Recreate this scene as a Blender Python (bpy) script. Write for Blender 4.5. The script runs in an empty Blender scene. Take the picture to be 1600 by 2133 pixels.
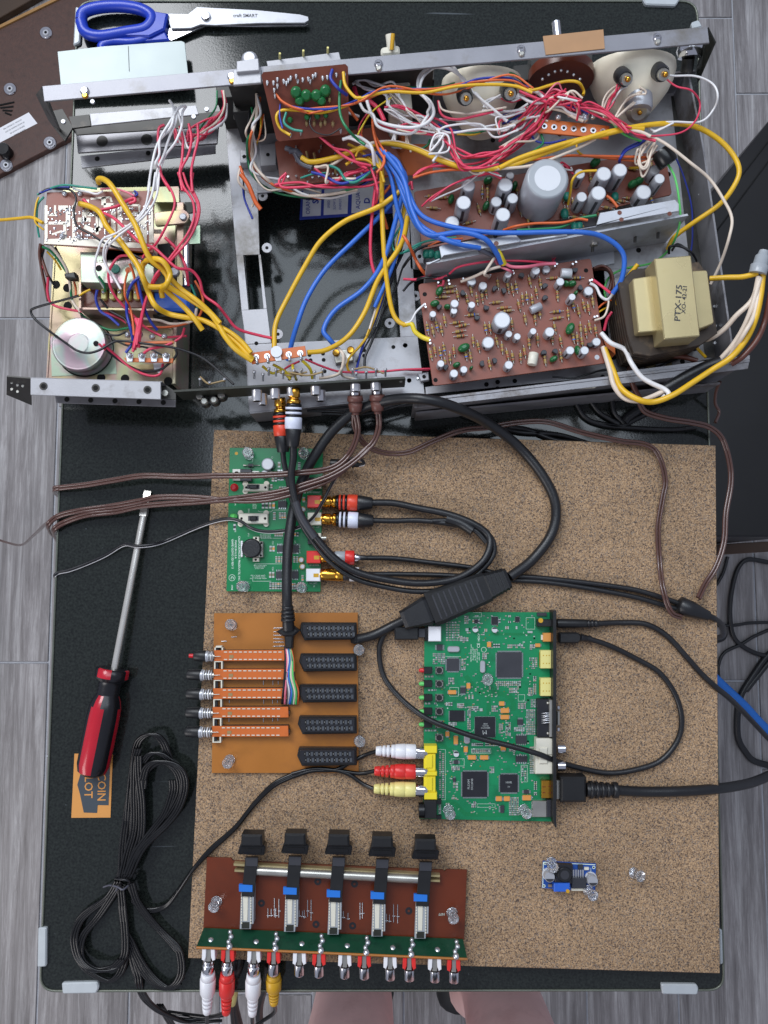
import bpy, bmesh, math, random
from math import sin, cos, pi, radians
from mathutils import Vector, Matrix
random.seed(7)
sc = bpy.context.scene
C = sc.collection
# ------------------------------------------------------------------ camera
F = 1642.0; TILT = radians(4.7); H = 0.69
cd = bpy.data.cameras.new('camera'); cam = bpy.data.objects.new('camera', cd); C.objects.link(cam)
cam.location = (0, 0, H); cam.rotation_euler = (TILT, 0, 0)
cd.sensor_width = 36; cd.lens = 36 * F / 2133.0; cd.clip_start = 0.01; cd.clip_end = 50
sc.camera = cam
# ------------------------------------------------------------------ world, lamps, exposure
wd = bpy.data.worlds.new('World'); sc.world = wd; wd.use_nodes = True
bg = wd.node_tree.nodes['Background']; bg.inputs[0].default_value = (0.74, 0.80, 1.0, 1); bg.inputs[1].default_value = 0.45
def area(name, loc, target, sx, sy, e, col):
    l = bpy.data.lights.new(name, 'AREA'); l.shape = 'RECTANGLE'; l.size = sx; l.size_y = sy; l.energy = e; l.color = col
    o = bpy.data.objects.new(name, l); C.objects.link(o); o.location = loc
    o.rotation_euler = (Vector(target) - Vector(loc)).to_track_quat('-Z', 'Y').to_euler()
    return o
area('window_light', (-0.95, 1.45, 1.75), (0, 0.1, 0), 1.0, 0.95, 40, (0.93, 0.96, 1.0))
area('ceiling_bounce', (0.12, 0.78, 1.75), (0.12, 0.77, 0), 1.3, 1.0, 16, (0.80, 0.90, 1.0))
area('leg_fill', (-1.5, -1.1, 0.95), (0, -0.55, -0.2), 0.9, 0.9, 15, (1.0, 0.96, 0.94))  # fill light added to brighten the legs; no source seen there
sc.view_settings.view_transform = 'Standard'; sc.view_settings.look = 'None'
sc.view_settings.exposure = -0.2; sc.view_settings.gamma = 1.0; sc.view_settings.use_curve_mapping = False
sc.render.engine = 'CYCLES'; sc.cycles.max_bounces = 8; sc.cycles.transparent_max_bounces = 8
# ------------------------------------------------------------------ helpers
def ray(px, py):
    u = (px - 800) / F; v = -(py - 1066.5) / F
    return Vector((u, v * cos(TILT) + sin(TILT), v * sin(TILT) - cos(TILT)))
def P(px, py, z=0.0):                  # photo pixel + height in mm -> point in metres
    d = ray(px, py); s = (z * 0.001 - H) / d.z
    return Vector((s * d.x, s * d.y, z * 0.001))
def S(px, py, z=0.0):                  # metres per photo pixel there
    d = ray(px, py); return ((z * 0.001 - H) / d.z) / F
MATS = {}
def hexc(h):
    r = []
    for i in (0, 2, 4):
        c = int(h[i:i+2], 16) / 255.0
        r.append(c / 12.92 if c <= 0.04045 else ((c + 0.055) / 1.055) ** 2.4)
    return (r[0], r[1], r[2], 1)
def mat(name, h='808080', rough=0.5, metal=0.0, var=0.12, vs=60, bump=0.0, bs=400, trans=0.0, coat=0.0, dirt=None, ds=25):
    if name in MATS: return MATS[name]
    m = bpy.data.materials.new(name); m.use_nodes = True; nt = m.node_tree; N = nt.nodes; L = nt.links
    b = N['Principled BSDF']; col = hexc(h) if isinstance(h, str) else (h[0], h[1], h[2], 1)
    b.inputs['Roughness'].default_value = rough; b.inputs['Metallic'].default_value = metal
    if trans: b.inputs['Transmission Weight'].default_value = trans
    if coat: b.inputs['Coat Weight'].default_value = coat
    tc = N.new('ShaderNodeTexCoord'); n = N.new('ShaderNodeTexNoise'); n.inputs['Scale'].default_value = vs; n.inputs['Detail'].default_value = 6
    L.new(tc.outputs['Object'], n.inputs['Vector'])
    r = N.new('ShaderNodeMapRange'); r.inputs['From Min'].default_value = 0.3; r.inputs['From Max'].default_value = 0.7
    r.inputs['To Min'].default_value = 1 - var; r.inputs['To Max'].default_value = 1 + var
    L.new(n.outputs['Fac'], r.inputs['Value'])
    mx = N.new('ShaderNodeVectorMath'); mx.operation = 'SCALE'; mx.inputs[0].default_value = col[:3]
    L.new(r.outputs[0], mx.inputs['Scale']); out = mx.outputs[0]
    if dirt:
        n2 = N.new('ShaderNodeTexNoise'); n2.inputs['Scale'].default_value = ds; n2.inputs['Detail'].default_value = 8; n2.inputs['Roughness'].default_value = 0.7
        L.new(tc.outputs['Object'], n2.inputs['Vector'])
        cr = N.new('ShaderNodeMapRange'); cr.inputs['From Min'].default_value = 0.52; cr.inputs['From Max'].default_value = 0.68; L.new(n2.outputs['Fac'], cr.inputs['Value'])
        mm = N.new('ShaderNodeMix'); mm.data_type = 'RGBA'; mm.inputs['B'].default_value = hexc(dirt)
        L.new(cr.outputs[0], mm.inputs['Factor']); L.new(out, mm.inputs['A']); out = mm.outputs['Result']
    L.new(out, b.inputs['Base Color'])
    r2 = N.new('ShaderNodeMapRange'); r2.inputs['To Min'].default_value = max(0, rough - 0.1); r2.inputs['To Max'].default_value = min(1, rough + 0.1)
    L.new(n.outputs['Fac'], r2.inputs['Value']); L.new(r2.outputs[0], b.inputs['Roughness'])
    if bump:
        n3 = N.new('ShaderNodeTexNoise'); n3.inputs['Scale'].default_value = bs; n3.inputs['Detail'].default_value = 3
        L.new(tc.outputs['Object'], n3.inputs['Vector'])
        bp = N.new('ShaderNodeBump'); bp.inputs['Strength'].default_value = bump; bp.inputs['Distance'].default_value = 0.001
        L.new(n3.outputs['Fac'], bp.inputs['Height']); L.new(bp.outputs[0], b.inputs['Normal'])
    MATS[name] = m; return m
# common materials
mat('black', '17181a', 0.42, bump=0.1); mat('blackgloss', '0b0b0d', 0.30); mat('rubber', '1b1c1f', 0.38, bump=0.15, bs=900); mat('hole', '060606', 0.9)
mat('railsteel', '8a8a90', 0.42, 0.4, 0.10, 30, 0.08, 900, dirt='74706b', ds=14); mat('steel', 'a8a8ac', 0.42, 0.25, 0.10, 30, 0.08, 900, dirt='74706b', ds=14)
mat('steel2', '8b8a8e', 0.42, 0.45, 0.12, 25, 0.08, 700, dirt='5a5048', ds=18)
mat('alu', 'b6b8be', 0.38, 0.4, 0.08, 40, dirt='9b9a98', ds=20)
mat('chrome', 'd8d8dc', 0.16, 1.0, 0.05); mat('solder', 'd0d2d6', 0.25, 0.8, 0.1); mat('nickel', 'd6d6da', 0.24, 0.65, 0.06); mat('sheetmetal', '9fa9a8', 0.4, 0.2, 0.05, 30, dirt='a5aca8', ds=12); mat('shaftsteel', 'dedad2', 0.25, 0.7, 0.04); mat('gold', 'd8a040', 0.22, 1.0, 0.08)
mat('darksteel', '3b3a38', 0.45, 0.5, 0.2, 40, dirt='5c5650'); mat('greendark', '2b2d26', 0.5, 0.2, 0.15)
mat('pcbred', '824534', 0.42, 0, 0.12, 30, dirt='77402f', ds=9); mat('pcbdark', '723a2a', 0.42, 0, 0.15, 30, dirt='5e2e20', ds=12); mat('pcbbrown', '6d3a20', 0.4, 0, 0.15, 30); mat('pcbrust', '642a12', 0.3, 0, 0.14, 18, dirt='582814', ds=12)
mat('pcborange', 'a86a28', 0.38, 0, 0.08, 20, dirt='99602a', ds=14); mat('phenolic', 'c8672a', 0.42, 0, 0.1, 30, dirt='b05a28'); mat('phen2', 'b5602e', 0.45, 0, 0.1, 40)
mat('capwhite', 'd0d2d6', 0.32, 0.1, 0.04); mat('capgrey', 'a9abb2', 0.35, 0.15, 0.08); mat('captop', 'c9cbcf', 0.3, 0.1, 0.03); mat('capsleeve', '9ea3a8', 0.3, 0, 0.06)
mat('capgreen', '1f6436', 0.22, 0, 0.15); mat('teal', '1f7a68', 0.4); mat('restan', '9a8258', 0.4, 0, 0.15, 200); mat('resred', 'a2322a', 0.4); mat('resyel', 'ac8a30', 0.4); mat('lead', 'b8b6ae', 0.3, 0.8)
mat('white', 'e6e6ea', 0.35, 0, 0.03); mat('offwhite', 'd8d4c4', 0.4, 0, 0.05); mat('silk', 'd7e8dc', 0.6, 0, 0.1, 200); mat('red', 'c81e28', 0.32, 0, 0.05); mat('redrca', 'd8302c', 0.33, 0, 0.05)
mat('orangered', 'd8452c', 0.35, 0, 0.05)
mat('yellow', 'e6d22e', 0.35, 0, 0.05); mat('paleyellow', 'e6dc8c', 0.35, 0, 0.05); mat('ochre', 'c89a24', 0.38); mat('tantal', 'd8944a', 0.4, 0, 0.08)
mat('pcbgreen', '0e7a48', 0.30, 0, 0.14, 25); mat('pcbgreen2', '128152', 0.28, 0, 0.14, 18, dirt='0c6540', ds=30); mat('pcbdkgreen', '12402c', 0.3, 0, 0.2, 60, dirt='0c2c20', ds=60)
mat('pcbblue', '1c4c9c', 0.35, 0, 0.1); mat('bluepot', '2b62c8', 0.35); mat('bluetape', '2473d0', 0.4, 0, 0.04)
mat('clear', 'f4f6fa', 0.08, 0, 0.0, trans=0.88); mat('slotrib', '4a4e54', 0.35); mat('chip', '33343a', 0.45, 0, 0.06); mat('chipdark', '1d1e24', 0.4, 0, 0.06); mat('smdgrey', 'b3b9b8', 0.4, 0.2, 0.15, 300); mat('smdbrown', '8a7a68', 0.45, 0, 0.15, 300)
mat('brownplug', '68423a', 0.4); mat('browncable', '553a33', 0.22, 0, 0.08, coat=0.4)
WC = {'R': 'd63c5a', 'Y': 'dcae22', 'B': '3068c4', 'W': 'e2e0e0', 'G': '1d7a4c', 'O': 'd2622e', 'K': '17171b', 'C': 'd9c9b8', 'N': '26389a', 'T': '2a8a78', 'U': '5c3328', 'P': 'de7488', 'S': '54545e', 'L': '5ac060', 'V': 'e0c82e', 'A': '9a7058'}
for k, v in WC.items(): mat('wire' + k, v, 0.36, 0, 0.06, 80)
def zincmat(name, cols, sc_):
    m = mat(name, cols[0], 0.3, 0.5, 0.06, 20); nt = m.node_tree; N = nt.nodes; L = nt.links; b = N['Principled BSDF']
    tc = N.new('ShaderNodeTexCoord'); n = N.new('ShaderNodeTexNoise'); n.inputs['Scale'].default_value = sc_; n.inputs['Detail'].default_value = 2; n.inputs['Distortion'].default_value = 1.2
    L.new(tc.outputs['Object'], n.inputs['Vector']); cr = N.new('ShaderNodeValToRGB'); e = cr.color_ramp.elements
    e[0].position = 0.3; e[0].color = hexc(cols[0]); e[1].position = 0.75; e[1].color = hexc(cols[-1])
    for i, h in enumerate(cols[1:-1]): k = cr.color_ramp.elements.new(0.3 + 0.45*(i+1)/(len(cols)-1)); k.color = hexc(h)
    L.new(n.outputs['Fac'], cr.inputs[0]); L.new(cr.outputs[0], b.inputs['Base Color'])
class M:
    def __init__(s): s.v = []; s.f = []; s.m = []; s.sm = []; s.mats = []
    def mi(s, n):
        if n not in s.mats: s.mats.append(n)
        return s.mats.index(n)
    def add(s, vs, fs, mt, smooth=False):
        o = len(s.v); k = s.mi(mt); s.v.extend([Vector(a) for a in vs])
        for f in fs: s.f.append([o + i for i in f]); s.m.append(k); s.sm.append(smooth)
        return s
    def poly(s, top, zb, mt, bev=0.0, side=None):       # top: world points ccw-agnostic, extrude straight down to height zb (m)
        n = len(top); a = sum((top[i].x * top[(i+1) % n].y - top[(i+1) % n].x * top[i].y) for i in range(n))
        if a < 0: top = top[::-1]
        bot = [Vector((p.x, p.y, zb if not callable(zb) else zb(p))) for p in top]
        if bev > 0:
            ins = []
            for i in range(n):
                p = top[i]; d1 = (p - top[i-1]); d2 = (top[(i+1) % n] - p)
                d1.z = d2.z = 0
                if d1.length < 1e-9 or d2.length < 1e-9: ins.append(p.copy()); continue
                d1.normalize(); d2.normalize(); n1 = Vector((-d1.y, d1.x, 0)); n2 = Vector((-d2.y, d2.x, 0)); k = 1 + n1.dot(n2)
                q = p + (n1 + n2) / max(k, 0.3) * bev; ins.append(q)
            rim = [Vector((p.x, p.y, p.z - bev)) for p in top]
            s.add(ins + rim + bot, [list(range(n))], mt)
            s.add(ins + rim + bot, [[n+i, n+(i+1) % n, (i+1) % n, i] for i in range(n)], mt, False)
            s.add(ins + rim + bot, [[2*n+i, 2*n+(i+1) % n, n+(i+1) % n, n+i] for i in range(n)] + [[3*n-1-i for i in range(n)]], side or mt)
        else:
            s.add(top, [list(range(n))], mt)
            s.add(top + bot, [[n+i, n+(i+1) % n, (i+1) % n, i] for i in range(n)] + [[2*n-1-i for i in range(n)]], side or mt)
        return s
    def prism(s, pts, zt, zb, mt, bev=0.0, side=None):
        return s.poly([P(p[0], p[1], zt) for p in pts], zb * 0.001, mt, bev * 0.001, side)
    def rect(s, x0, y0, x1, y1, zt, zb, mt, bev=0.0, side=None, rot=0.0):
        cx, cy = (x0+x1)/2, (y0+y1)/2; a = radians(rot); pts = []
        for (x, y) in ((x0, y0), (x1, y0), (x1, y1), (x0, y1)):
            dx, dy = x-cx, y-cy; pts.append((cx + dx*cos(a) - dy*sin(a), cy + dx*sin(a) + dy*cos(a)))
        return s.prism(pts, zt, zb, mt, bev, side)
    def lathe(s, A, B, prof, mt, n=16, smooth=True, caps=True):    # prof: (fraction along AB, radius mm)
        ax = (B - A); Lg = ax.length; ax = ax.normalized(); u = ax.orthogonal().normalized(); w = ax.cross(u)
        vs = []; fs = []
        for (t, r) in prof:
            for i in range(n):
                a = 2*pi*i/n; vs.append(A + ax*Lg*t + (u*cos(a) + w*sin(a)) * r*0.001)
        k = len(prof)
        for j in range(k-1):
            for i in range(n): fs.append([j*n+i, j*n+(i+1) % n, (j+1)*n+(i+1) % n, (j+1)*n+i])
        s.add(vs, fs, mt, smooth)
        if caps:
            s.add(vs[:n], [list(range(n))[::-1]], mt); s.add(vs[-n:], [list(range(n))], mt)
        return s
    def cyl(s, px, py, r, zt, zb, mt, n=16, r2=None, top=None, bev=0.0):   # r, r2 in mm
        a = P(px, py, zt); b = Vector((a.x, a.y, zb*0.001)); r2 = r2 or r; h = max(zt - zb, 0.01)
        if bev: s.lathe(b, a, [(0, r2), (1 - bev/h, r), (1, r - bev)], mt, n)
        else: s.lathe(b, a, [(0, r2), (1, r)], mt, n)
        if top: s.disc(a + Vector((0, 0, 0.00015)), r*0.68, top, n)
        return s
    def disc(s, c, r, mt, n=14, nrm=None):
        nrm = nrm or Vector((0, 0, 1)); u = nrm.orthogonal().normalized(); w = nrm.cross(u)
        return s.add([c + (u*cos(2*pi*i/n) + w*sin(2*pi*i/n)) * r*0.001 for i in range(n)], [list(range(n))], mt)
    def tube(s, pts, r, mt, n=8, seg=6, caps=True, flat=1.0):
        pts = [Vector(p) for p in pts]
        if len(pts) > 2:
            q = [pts[0]*2 - pts[1]] + pts + [pts[-1]*2 - pts[-2]]; out = []
            for i in range(1, len(q)-2):
                p0, p1, p2, p3 = q[i-1:i+3]
                for k in range(seg):
                    t = k/seg; out.append(0.5*((2*p1) + (p2-p0)*t + (2*p0-5*p1+4*p2-p3)*t*t + (3*p1-p0-3*p2+p3)*t**3))
            out.append(pts[-1]); pts = out
        r = r*0.001; vs = []; fs = []; u = None
        for i, p in enumerate(pts):
            d = (pts[min(i+1, len(pts)-1)] - pts[max(i-1, 0)])
            if d.length < 1e-9: d = Vector((1, 0, 0))
            d.normalize()
            if u is None: u = d.cross(Vector((0, 0, 1))); u = u if u.length > 1e-4 else Vector((1, 0, 0)); u.normalize()
            u = (u - d*u.dot(d))
            if u.length < 1e-6: u = d.orthogonal()
            u.normalize(); w = d.cross(u)
            for k in range(n): a = 2*pi*k/n; vs.append(p + u*cos(a)*r*flat + w*sin(a)*r)
        for j in range(len(pts)-1):
            for k in range(n): fs.append([j*n+k, j*n+(k+1) % n, (j+1)*n+(k+1) % n, (j+1)*n+k])
        s.add(vs, fs, mt, True)
        if caps: s.add(vs[:n], [list(range(n))[::-1]], mt); s.add(vs[-n:], [list(range(n))], mt)
        return s
    def plate(s, cs, th, mt, side=None):     # cs: world corners (any tilt), th metres along -normal
        n = (cs[1]-cs[0]).cross(cs[2]-cs[0]).normalized()
        if n.z < 0: n = -n; 
        k = len(cs); b = [c - n*th for c in cs]
        s.add(cs, [list(range(k))], mt)
        s.add(cs + b, [[k+i, k+(i+1) % k, (i+1) % k, i] for i in range(k)] + [[2*k-1-i for i in range(k)]], side or mt)
        return s
    def ball(s, c, r, mt, n=10, sz=1.0):
        prof = [(0.5 - 0.5*cos(pi*i/6), max(sin(pi*i/6), 0.02)*r) for i in range(7)]
        return s.lathe(c - Vector((0, 0, r*0.001*sz)), c + Vector((0, 0, r*0.001*sz)), prof, mt, n)
    def text(s, txt, px, py, dx, dy, hpx, z, mt, sx=1.0, mirror=False, th=0.0, bold=0.0):   # centred at pixel, baseline direction (dx,dy) in pixels
        cu = bpy.data.curves.new('t', 'FONT'); cu.body = txt; cu.align_x = 'CENTER'; cu.align_y = 'CENTER'; cu.size = 1.0; cu.resolution_u = 2; cu.offset = bold
        o = bpy.data.objects.new('t', cu); C.objects.link(o); bpy.context.view_layer.update()
        me = bpy.data.meshes.new_from_object(o.evaluated_get(bpy.context.evaluated_depsgraph_get()))
        c = P(px, py, z); d = (P(px+dx, py+dy, z) - c).normalized(); up = Vector((-d.y, d.x, 0)); k = hpx / 0.72 * S(px, py, z)
        if mirror: d = -d
        vs = [c + d*v.co.x*k*sx + up*v.co.y*k for v in me.vertices]; fs = [list(p.vertices) for p in me.polygons]
        s.add(vs, fs, mt); bpy.data.objects.remove(o); bpy.data.curves.remove(cu); bpy.data.meshes.remove(me)
        return s
    def mesh(s, name, org):
        me = bpy.data.meshes.new(name); me.from_pydata([(v - org)[:] for v in s.v], [], s.f)
        for n in s.mats: me.materials.append(MATS[n])
        me.polygons.foreach_set('material_index', s.m); me.polygons.foreach_set('use_smooth', s.sm); me.update()
        return me
    def bounds(s):
        lo = Vector((min(v.x for v in s.v), min(v.y for v in s.v), min(v.z for v in s.v))); hi = Vector((max(v.x for v in s.v), max(v.y for v in s.v), max(v.z for v in s.v)))
        return lo, hi
WL = {}
def tag(o, label=None, cat=None, group=None, kind=None):
    if label: o['label'] = label
    if cat: o['category'] = cat
    if group: o['group'] = group
    if kind: o['kind'] = kind
    return o
def thing(name, label, cat, loc, group=None):
    o = bpy.data.objects.new(name, None); o.empty_display_size = 0.01; C.objects.link(o); o.location = loc; WL[o] = Vector(loc)
    return tag(o, label, cat, group)
def part(name, m, parent=None, kind=None, label=None):
    lo, hi = m.bounds(); c = (lo + hi)/2; c.z = lo.z
    o = bpy.data.objects.new(name, m.mesh(name, c)); C.objects.link(o)
    if parent: o.parent = parent; o.location = c - WL[parent]
    else: o.location = c
    WL[o] = c
    if kind: o['kind'] = kind
    if label: o['label'] = label
    return o
def solo(name, m, label, cat, group=None): return tag(part(name, m), label, cat, group)
PROTO = {}
def inst(name, mesh, parent, loc, rz=0.0, scale=None, rot=None):
    o = bpy.data.objects.new(name, mesh); C.objects.link(o)
    o.location = loc - (WL[parent] if parent else Vector()); o.rotation_euler = rot or (0, 0, rz)
    if scale: o.scale = scale
    if parent: o.parent = parent
    WL[o] = Vector(loc); return o
def pts(s, z0=5.0, T=None):
    out = []; z = z0
    for tok in s.split():
        a = tok.split(','); x, y = float(a[0]), float(a[1])
        if T: x, y = T(x, y)
        if len(a) > 2: z = float(a[2])
        out.append((x, y, z))
    return out
def path(s, z0=5.0, T=None): return [P(*p) for p in pts(s, z0, T)]
def ZT(x0, y0, k): return lambda x, y: (x0 + x*k, y0 + y*k)
def rrect(x0, y0, x1, y1, r, n=5):
    out = []
    for (cx, cy, a0) in ((x1-r, y0+r, -90), (x1-r, y1-r, 0), (x0+r, y1-r, 90), (x0+r, y0+r, 180)):
        for i in range(n+1):
            a = radians(a0 + 90*i/n); out.append((cx + r*cos(a), cy + r*sin(a)))
    return out
def rquad(q, r, n=4):                # rounded arbitrary quad in pixels
    out = []
    for i in range(len(q)):
        p = Vector(q[i]); a = Vector(q[i-1]) - p; b = Vector(q[(i+1) % len(q)]) - p; a.normalize(); b.normalize()
        p0 = p + a*r; p1 = p + b*r
        for k in range(n+1):
            t = k/n; o = p0*(1-t)**2 + p*2*t*(1-t) + p1*t*t; out.append((o.x, o.y))
    return out
# ------------------------------------------------------------------ floor
def floor_mat():
    m = bpy.data.materials.new('floorplank'); m.use_nodes = True; nt = m.node_tree; N = nt.nodes; L = nt.links; b = N['Principled BSDF']
    tc = N.new('ShaderNodeTexCoord'); mp = N.new('ShaderNodeMapping'); mp.inputs['Scale'].default_value = (70, 3.6, 1); L.new(tc.outputs['Object'], mp.inputs['Vector'])
    gi = N.new('ShaderNodeNewGeometry'); sx = N.new('ShaderNodeVectorMath'); sx.operation = 'SCALE'; sx.inputs[0].default_value = (13, 57, 3); L.new(gi.outputs['Random Per Island'], sx.inputs['Scale'])
    ad = N.new('ShaderNodeVectorMath'); L.new(mp.outputs[0], ad.inputs[0]); L.new(sx.outputs[0], ad.inputs[1])
    n = N.new('ShaderNodeTexNoise'); n.inputs['Scale'].default_value = 1.0; n.inputs['Detail'].default_value = 12; n.inputs['Roughness'].default_value = 0.8; n.inputs['Distortion'].default_value = 0.35; L.new(ad.outputs[0], n.inputs['Vector'])
    mp2 = N.new('ShaderNodeMapping'); mp2.inputs['Scale'].default_value = (9, 2.0, 1); L.new(tc.outputs['Object'], mp2.inputs['Vector'])
    n2 = N.new('ShaderNodeTexNoise'); n2.inputs['Scale'].default_value = 1.3; n2.inputs['Detail'].default_value = 4; L.new(mp2.outputs[0], n2.inputs['Vector'])
    cr = N.new('ShaderNodeValToRGB'); e = cr.color_ramp.elements; e[0].position = 0.30; e[0].color = hexc('55504f'); e[1].position = 0.72; e[1].color = hexc('c4c2c2')
    k = cr.color_ramp.elements.new(0.5); k.color = hexc('8a8686')
    L.new(n.outputs['Fac'], cr.inputs[0])
    mr = N.new('ShaderNodeMapRange'); mr.inputs['From Min'].default_value = 0.3; mr.inputs['From Max'].default_value = 0.7; mr.inputs['To Min'].default_value = 0.72; mr.inputs['To Max'].default_value = 1.2; L.new(n2.outputs['Fac'], mr.inputs['Value'])
    sc2 = N.new('ShaderNodeVectorMath'); sc2.operation = 'SCALE'; L.new(cr.outputs[0], sc2.inputs[0]); L.new(mr.outputs[0], sc2.inputs['Scale'])
    L.new(sc2.outputs[0], b.inputs['Base Color']); b.inputs['Roughness'].default_value = 0.45
    MATS['floorplank'] = m
floor_mat(); mat('grout', 'b4b6bc', 0.8)
FZ = -700.0
m = M(); m.add([(-3, -3, FZ/1000-0.003), (3, -3, FZ/1000-0.003), (3, 3, FZ/1000-0.003), (-3, 3, FZ/1000-0.003)], [[0, 1, 2, 3]], 'grout')
PW = 0.1544; offs = {}
for i in range(-16, 17):
    x0 = -0.584 + PW*i; x1 = x0 + PW
    off = {-1: P(50, 663, FZ).y, 8: P(1570, 195, FZ).y, 7: P(1490, 37, FZ).y, 0: P(95, 1575, FZ).y}.get(i, random.uniform(0, 0.9))
    if i == -1: pl = P(50, 663, FZ).y - P(50, 1380, FZ).y
    else: pl = 0.61
    j0 = int((-2.6 - off)/pl) - 1
    for j in range(j0, j0 + int(5.4/pl) + 2):
        y0 = off + j*pl; g = 0.0019; z = FZ/1000
        m.poly([Vector((x0+g, y0+g, z)), Vector((x1-g, y0+g, z)), Vector((x1-g, y0+pl-g, z)), Vector((x0+g, y0+pl-g, z))], z-0.006, 'floorplank', 0.0006)
o = part('floor', m); o['kind'] = 'structure'
# ------------------------------------------------------------------ table
def table_mat():
    m = bpy.data.materials.new('tabletop'); m.use_nodes = True; nt = m.node_tree; N = nt.nodes; L = nt.links; b = N['Principled BSDF']
    tc = N.new('ShaderNodeTexCoord')
    n = N.new('ShaderNodeTexNoise'); n.inputs['Scale'].default_value = 520; n.inputs['Detail'].default_value = 4; L.new(tc.outputs['Object'], n.inputs['Vector'])
    v = N.new('ShaderNodeTexVoronoi'); v.inputs['Scale'].default_value = 70; L.new(tc.outputs['Object'], v.inputs['Vector'])
    mr = N.new('ShaderNodeMapRange'); mr.inputs['From Min'].default_value = 0.035; mr.inputs['From Max'].default_value = 0.06; mr.inputs['To Min'].default_value = 1; mr.inputs['To Max'].default_value = 0; L.new(v.outputs['Distance'], mr.inputs['Value'])
    n2 = N.new('ShaderNodeTexNoise'); n2.inputs['Scale'].default_value = 9; n2.inputs['Detail'].default_value = 5; L.new(tc.outputs['Object'], n2.inputs['Vector'])
    g = N.new('ShaderNodeMapRange'); g.inputs['From Min'].default_value = 0.55; g.inputs['From Max'].default_value = 0.65; L.new(n2.outputs['Fac'], g.inputs['Value'])
    mu = N.new('ShaderNodeMath'); mu.operation = 'MULTIPLY'; L.new(mr.outputs[0], mu.inputs[0]); L.new(g.outputs[0], mu.inputs[1])
    # scratches: stretched noise ridges
    mp = N.new('ShaderNodeMapping'); mp.inputs['Scale'].default_value = (10, 160, 1); mp.inputs['Rotation'].default_value = (0, 0, 0.3); L.new(tc.outputs['Object'], mp.inputs['Vector'])
    n3 = N.new('ShaderNodeTexNoise'); n3.inputs['Scale'].default_value = 1.0; n3.inputs['Detail'].default_value = 2; L.new(mp.outputs[0], n3.inputs['Vector'])
    s3 = N.new('ShaderNodeMapRange'); s3.inputs['From Min'].default_value = 0.72; s3.inputs['From Max'].default_value = 0.78; L.new(n3.outputs['Fac'], s3.inputs['Value'])
    a2 = N.new('ShaderNodeMath'); a2.operation = 'MAXIMUM'; L.new(mu.outputs[0], a2.inputs[0]); L.new(s3.outputs[0], a2.inputs[1])
    a3 = N.new('ShaderNodeMath'); a3.operation = 'MULTIPLY'; a3.inputs[1].default_value = 0.45; L.new(a2.outputs[0], a3.inputs[0])
    cr = N.new('ShaderNodeValToRGB'); e = cr.color_ramp.elements; e[0].position = 0.3; e[0].color = hexc('131615'); e[1].position = 0.75; e[1].color = hexc('2b302d'); L.new(n.outputs['Fac'], cr.inputs[0])
    mx = N.new('ShaderNodeMix'); mx.data_type = 'RGBA'; mx.inputs['B'].default_value = hexc('6f767c'); L.new(a3.outputs[0], mx.inputs['Factor']); L.new(cr.outputs[0], mx.inputs['A'])
    L.new(mx.outputs['Result'], b.inputs['Base Color'])
    b.inputs['Roughness'].default_value = 0.16
    rr = N.new('ShaderNodeMapRange'); rr.inputs['To Min'].default_value = 0.06; rr.inputs['To Max'].default_value = 0.16; L.new(n2.outputs['Fac'], rr.inputs['Value']); L.new(rr.outputs[0], b.inputs['Roughness'])
    bp = N.new('ShaderNodeBump'); bp.inputs['Strength'].default_value = 0.10; bp.inputs['Distance'].default_value = 0.0003; L.new(n.outputs['Fac'], bp.inputs['Height']); L.new(bp.outputs[0], b.inputs['Normal'])
    MATS['tabletop'] = m
table_mat(); mat('trim', '666a60', 0.35, 0.4, 0.1); mat('guard', 'b9bfc2', 0.4, 0.1, 0.06)
T = thing('folding_table', 'black topped folding table with rounded grey rimmed corners under all the electronics', 'table', P(800, 1100, FZ))
TQ = [(163, 3), (1452, 3), (1508, 2062), (84, 2064)]
m = M(); m.prism(rquad(TQ, 34, 6), 0, -10, 'tabletop', 0.3); part('tabletop', m, T)
def offq(q, d):
    c = Vector((sum(a[0] for a in q)/4, sum(a[1] for a in q)/4)); return [(p[0] + (d if p[0] > c.x else -d), p[1] + (d if p[1] > c.y else -d)) for p in q]
m = M(); a = [P(x, y, 0.4) for x, y in rquad(offq(TQ, 0.3), 34, 6)]; 
m.tube(a + [a[0]], 1.0, 'trim', 8, 1); b_ = [p + Vector((0, 0, -0.012)) for p in a]; m.tube(b_ + [b_[0]], 2.2, 'darksteel', 6, 1); part('edge_trim', m, T)
for q in ([(79, 1933), (97, 1933), (96, 2014), (77, 2016)], [(128, 2048), (203, 2046), (206, 2058), (200, 2070), (130, 2071)], [(1378, 2050), (1452, 2051), (1456, 2060), (1453, 2073), (1380, 2072)], [(1497, 1935), (1505, 1937), (1507, 2009), (1499, 2010)],
          [(157, 12), (170, 18), (166, 88), (152, 94)], [(1338, -4), (1418, -4), (1408, 11), (1346, 9)], [(1440, 46), (1456, 40), (1464, 55), (1444, 60)]):
    m = M(); m.prism(rquad(q, 4, 3), 3.5, -14, 'guard', 1.0); part('corner_guard', m, T)
for (x, y) in ((230, 120), (1390, 120), (180, 1960), (1400, 1960)):
    m = M(); a = P(x, y, -12); m.tube([a, Vector((a.x, a.y, FZ/1000+0.001))], 11, 'darksteel', 12); part('leg', m, T)
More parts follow.
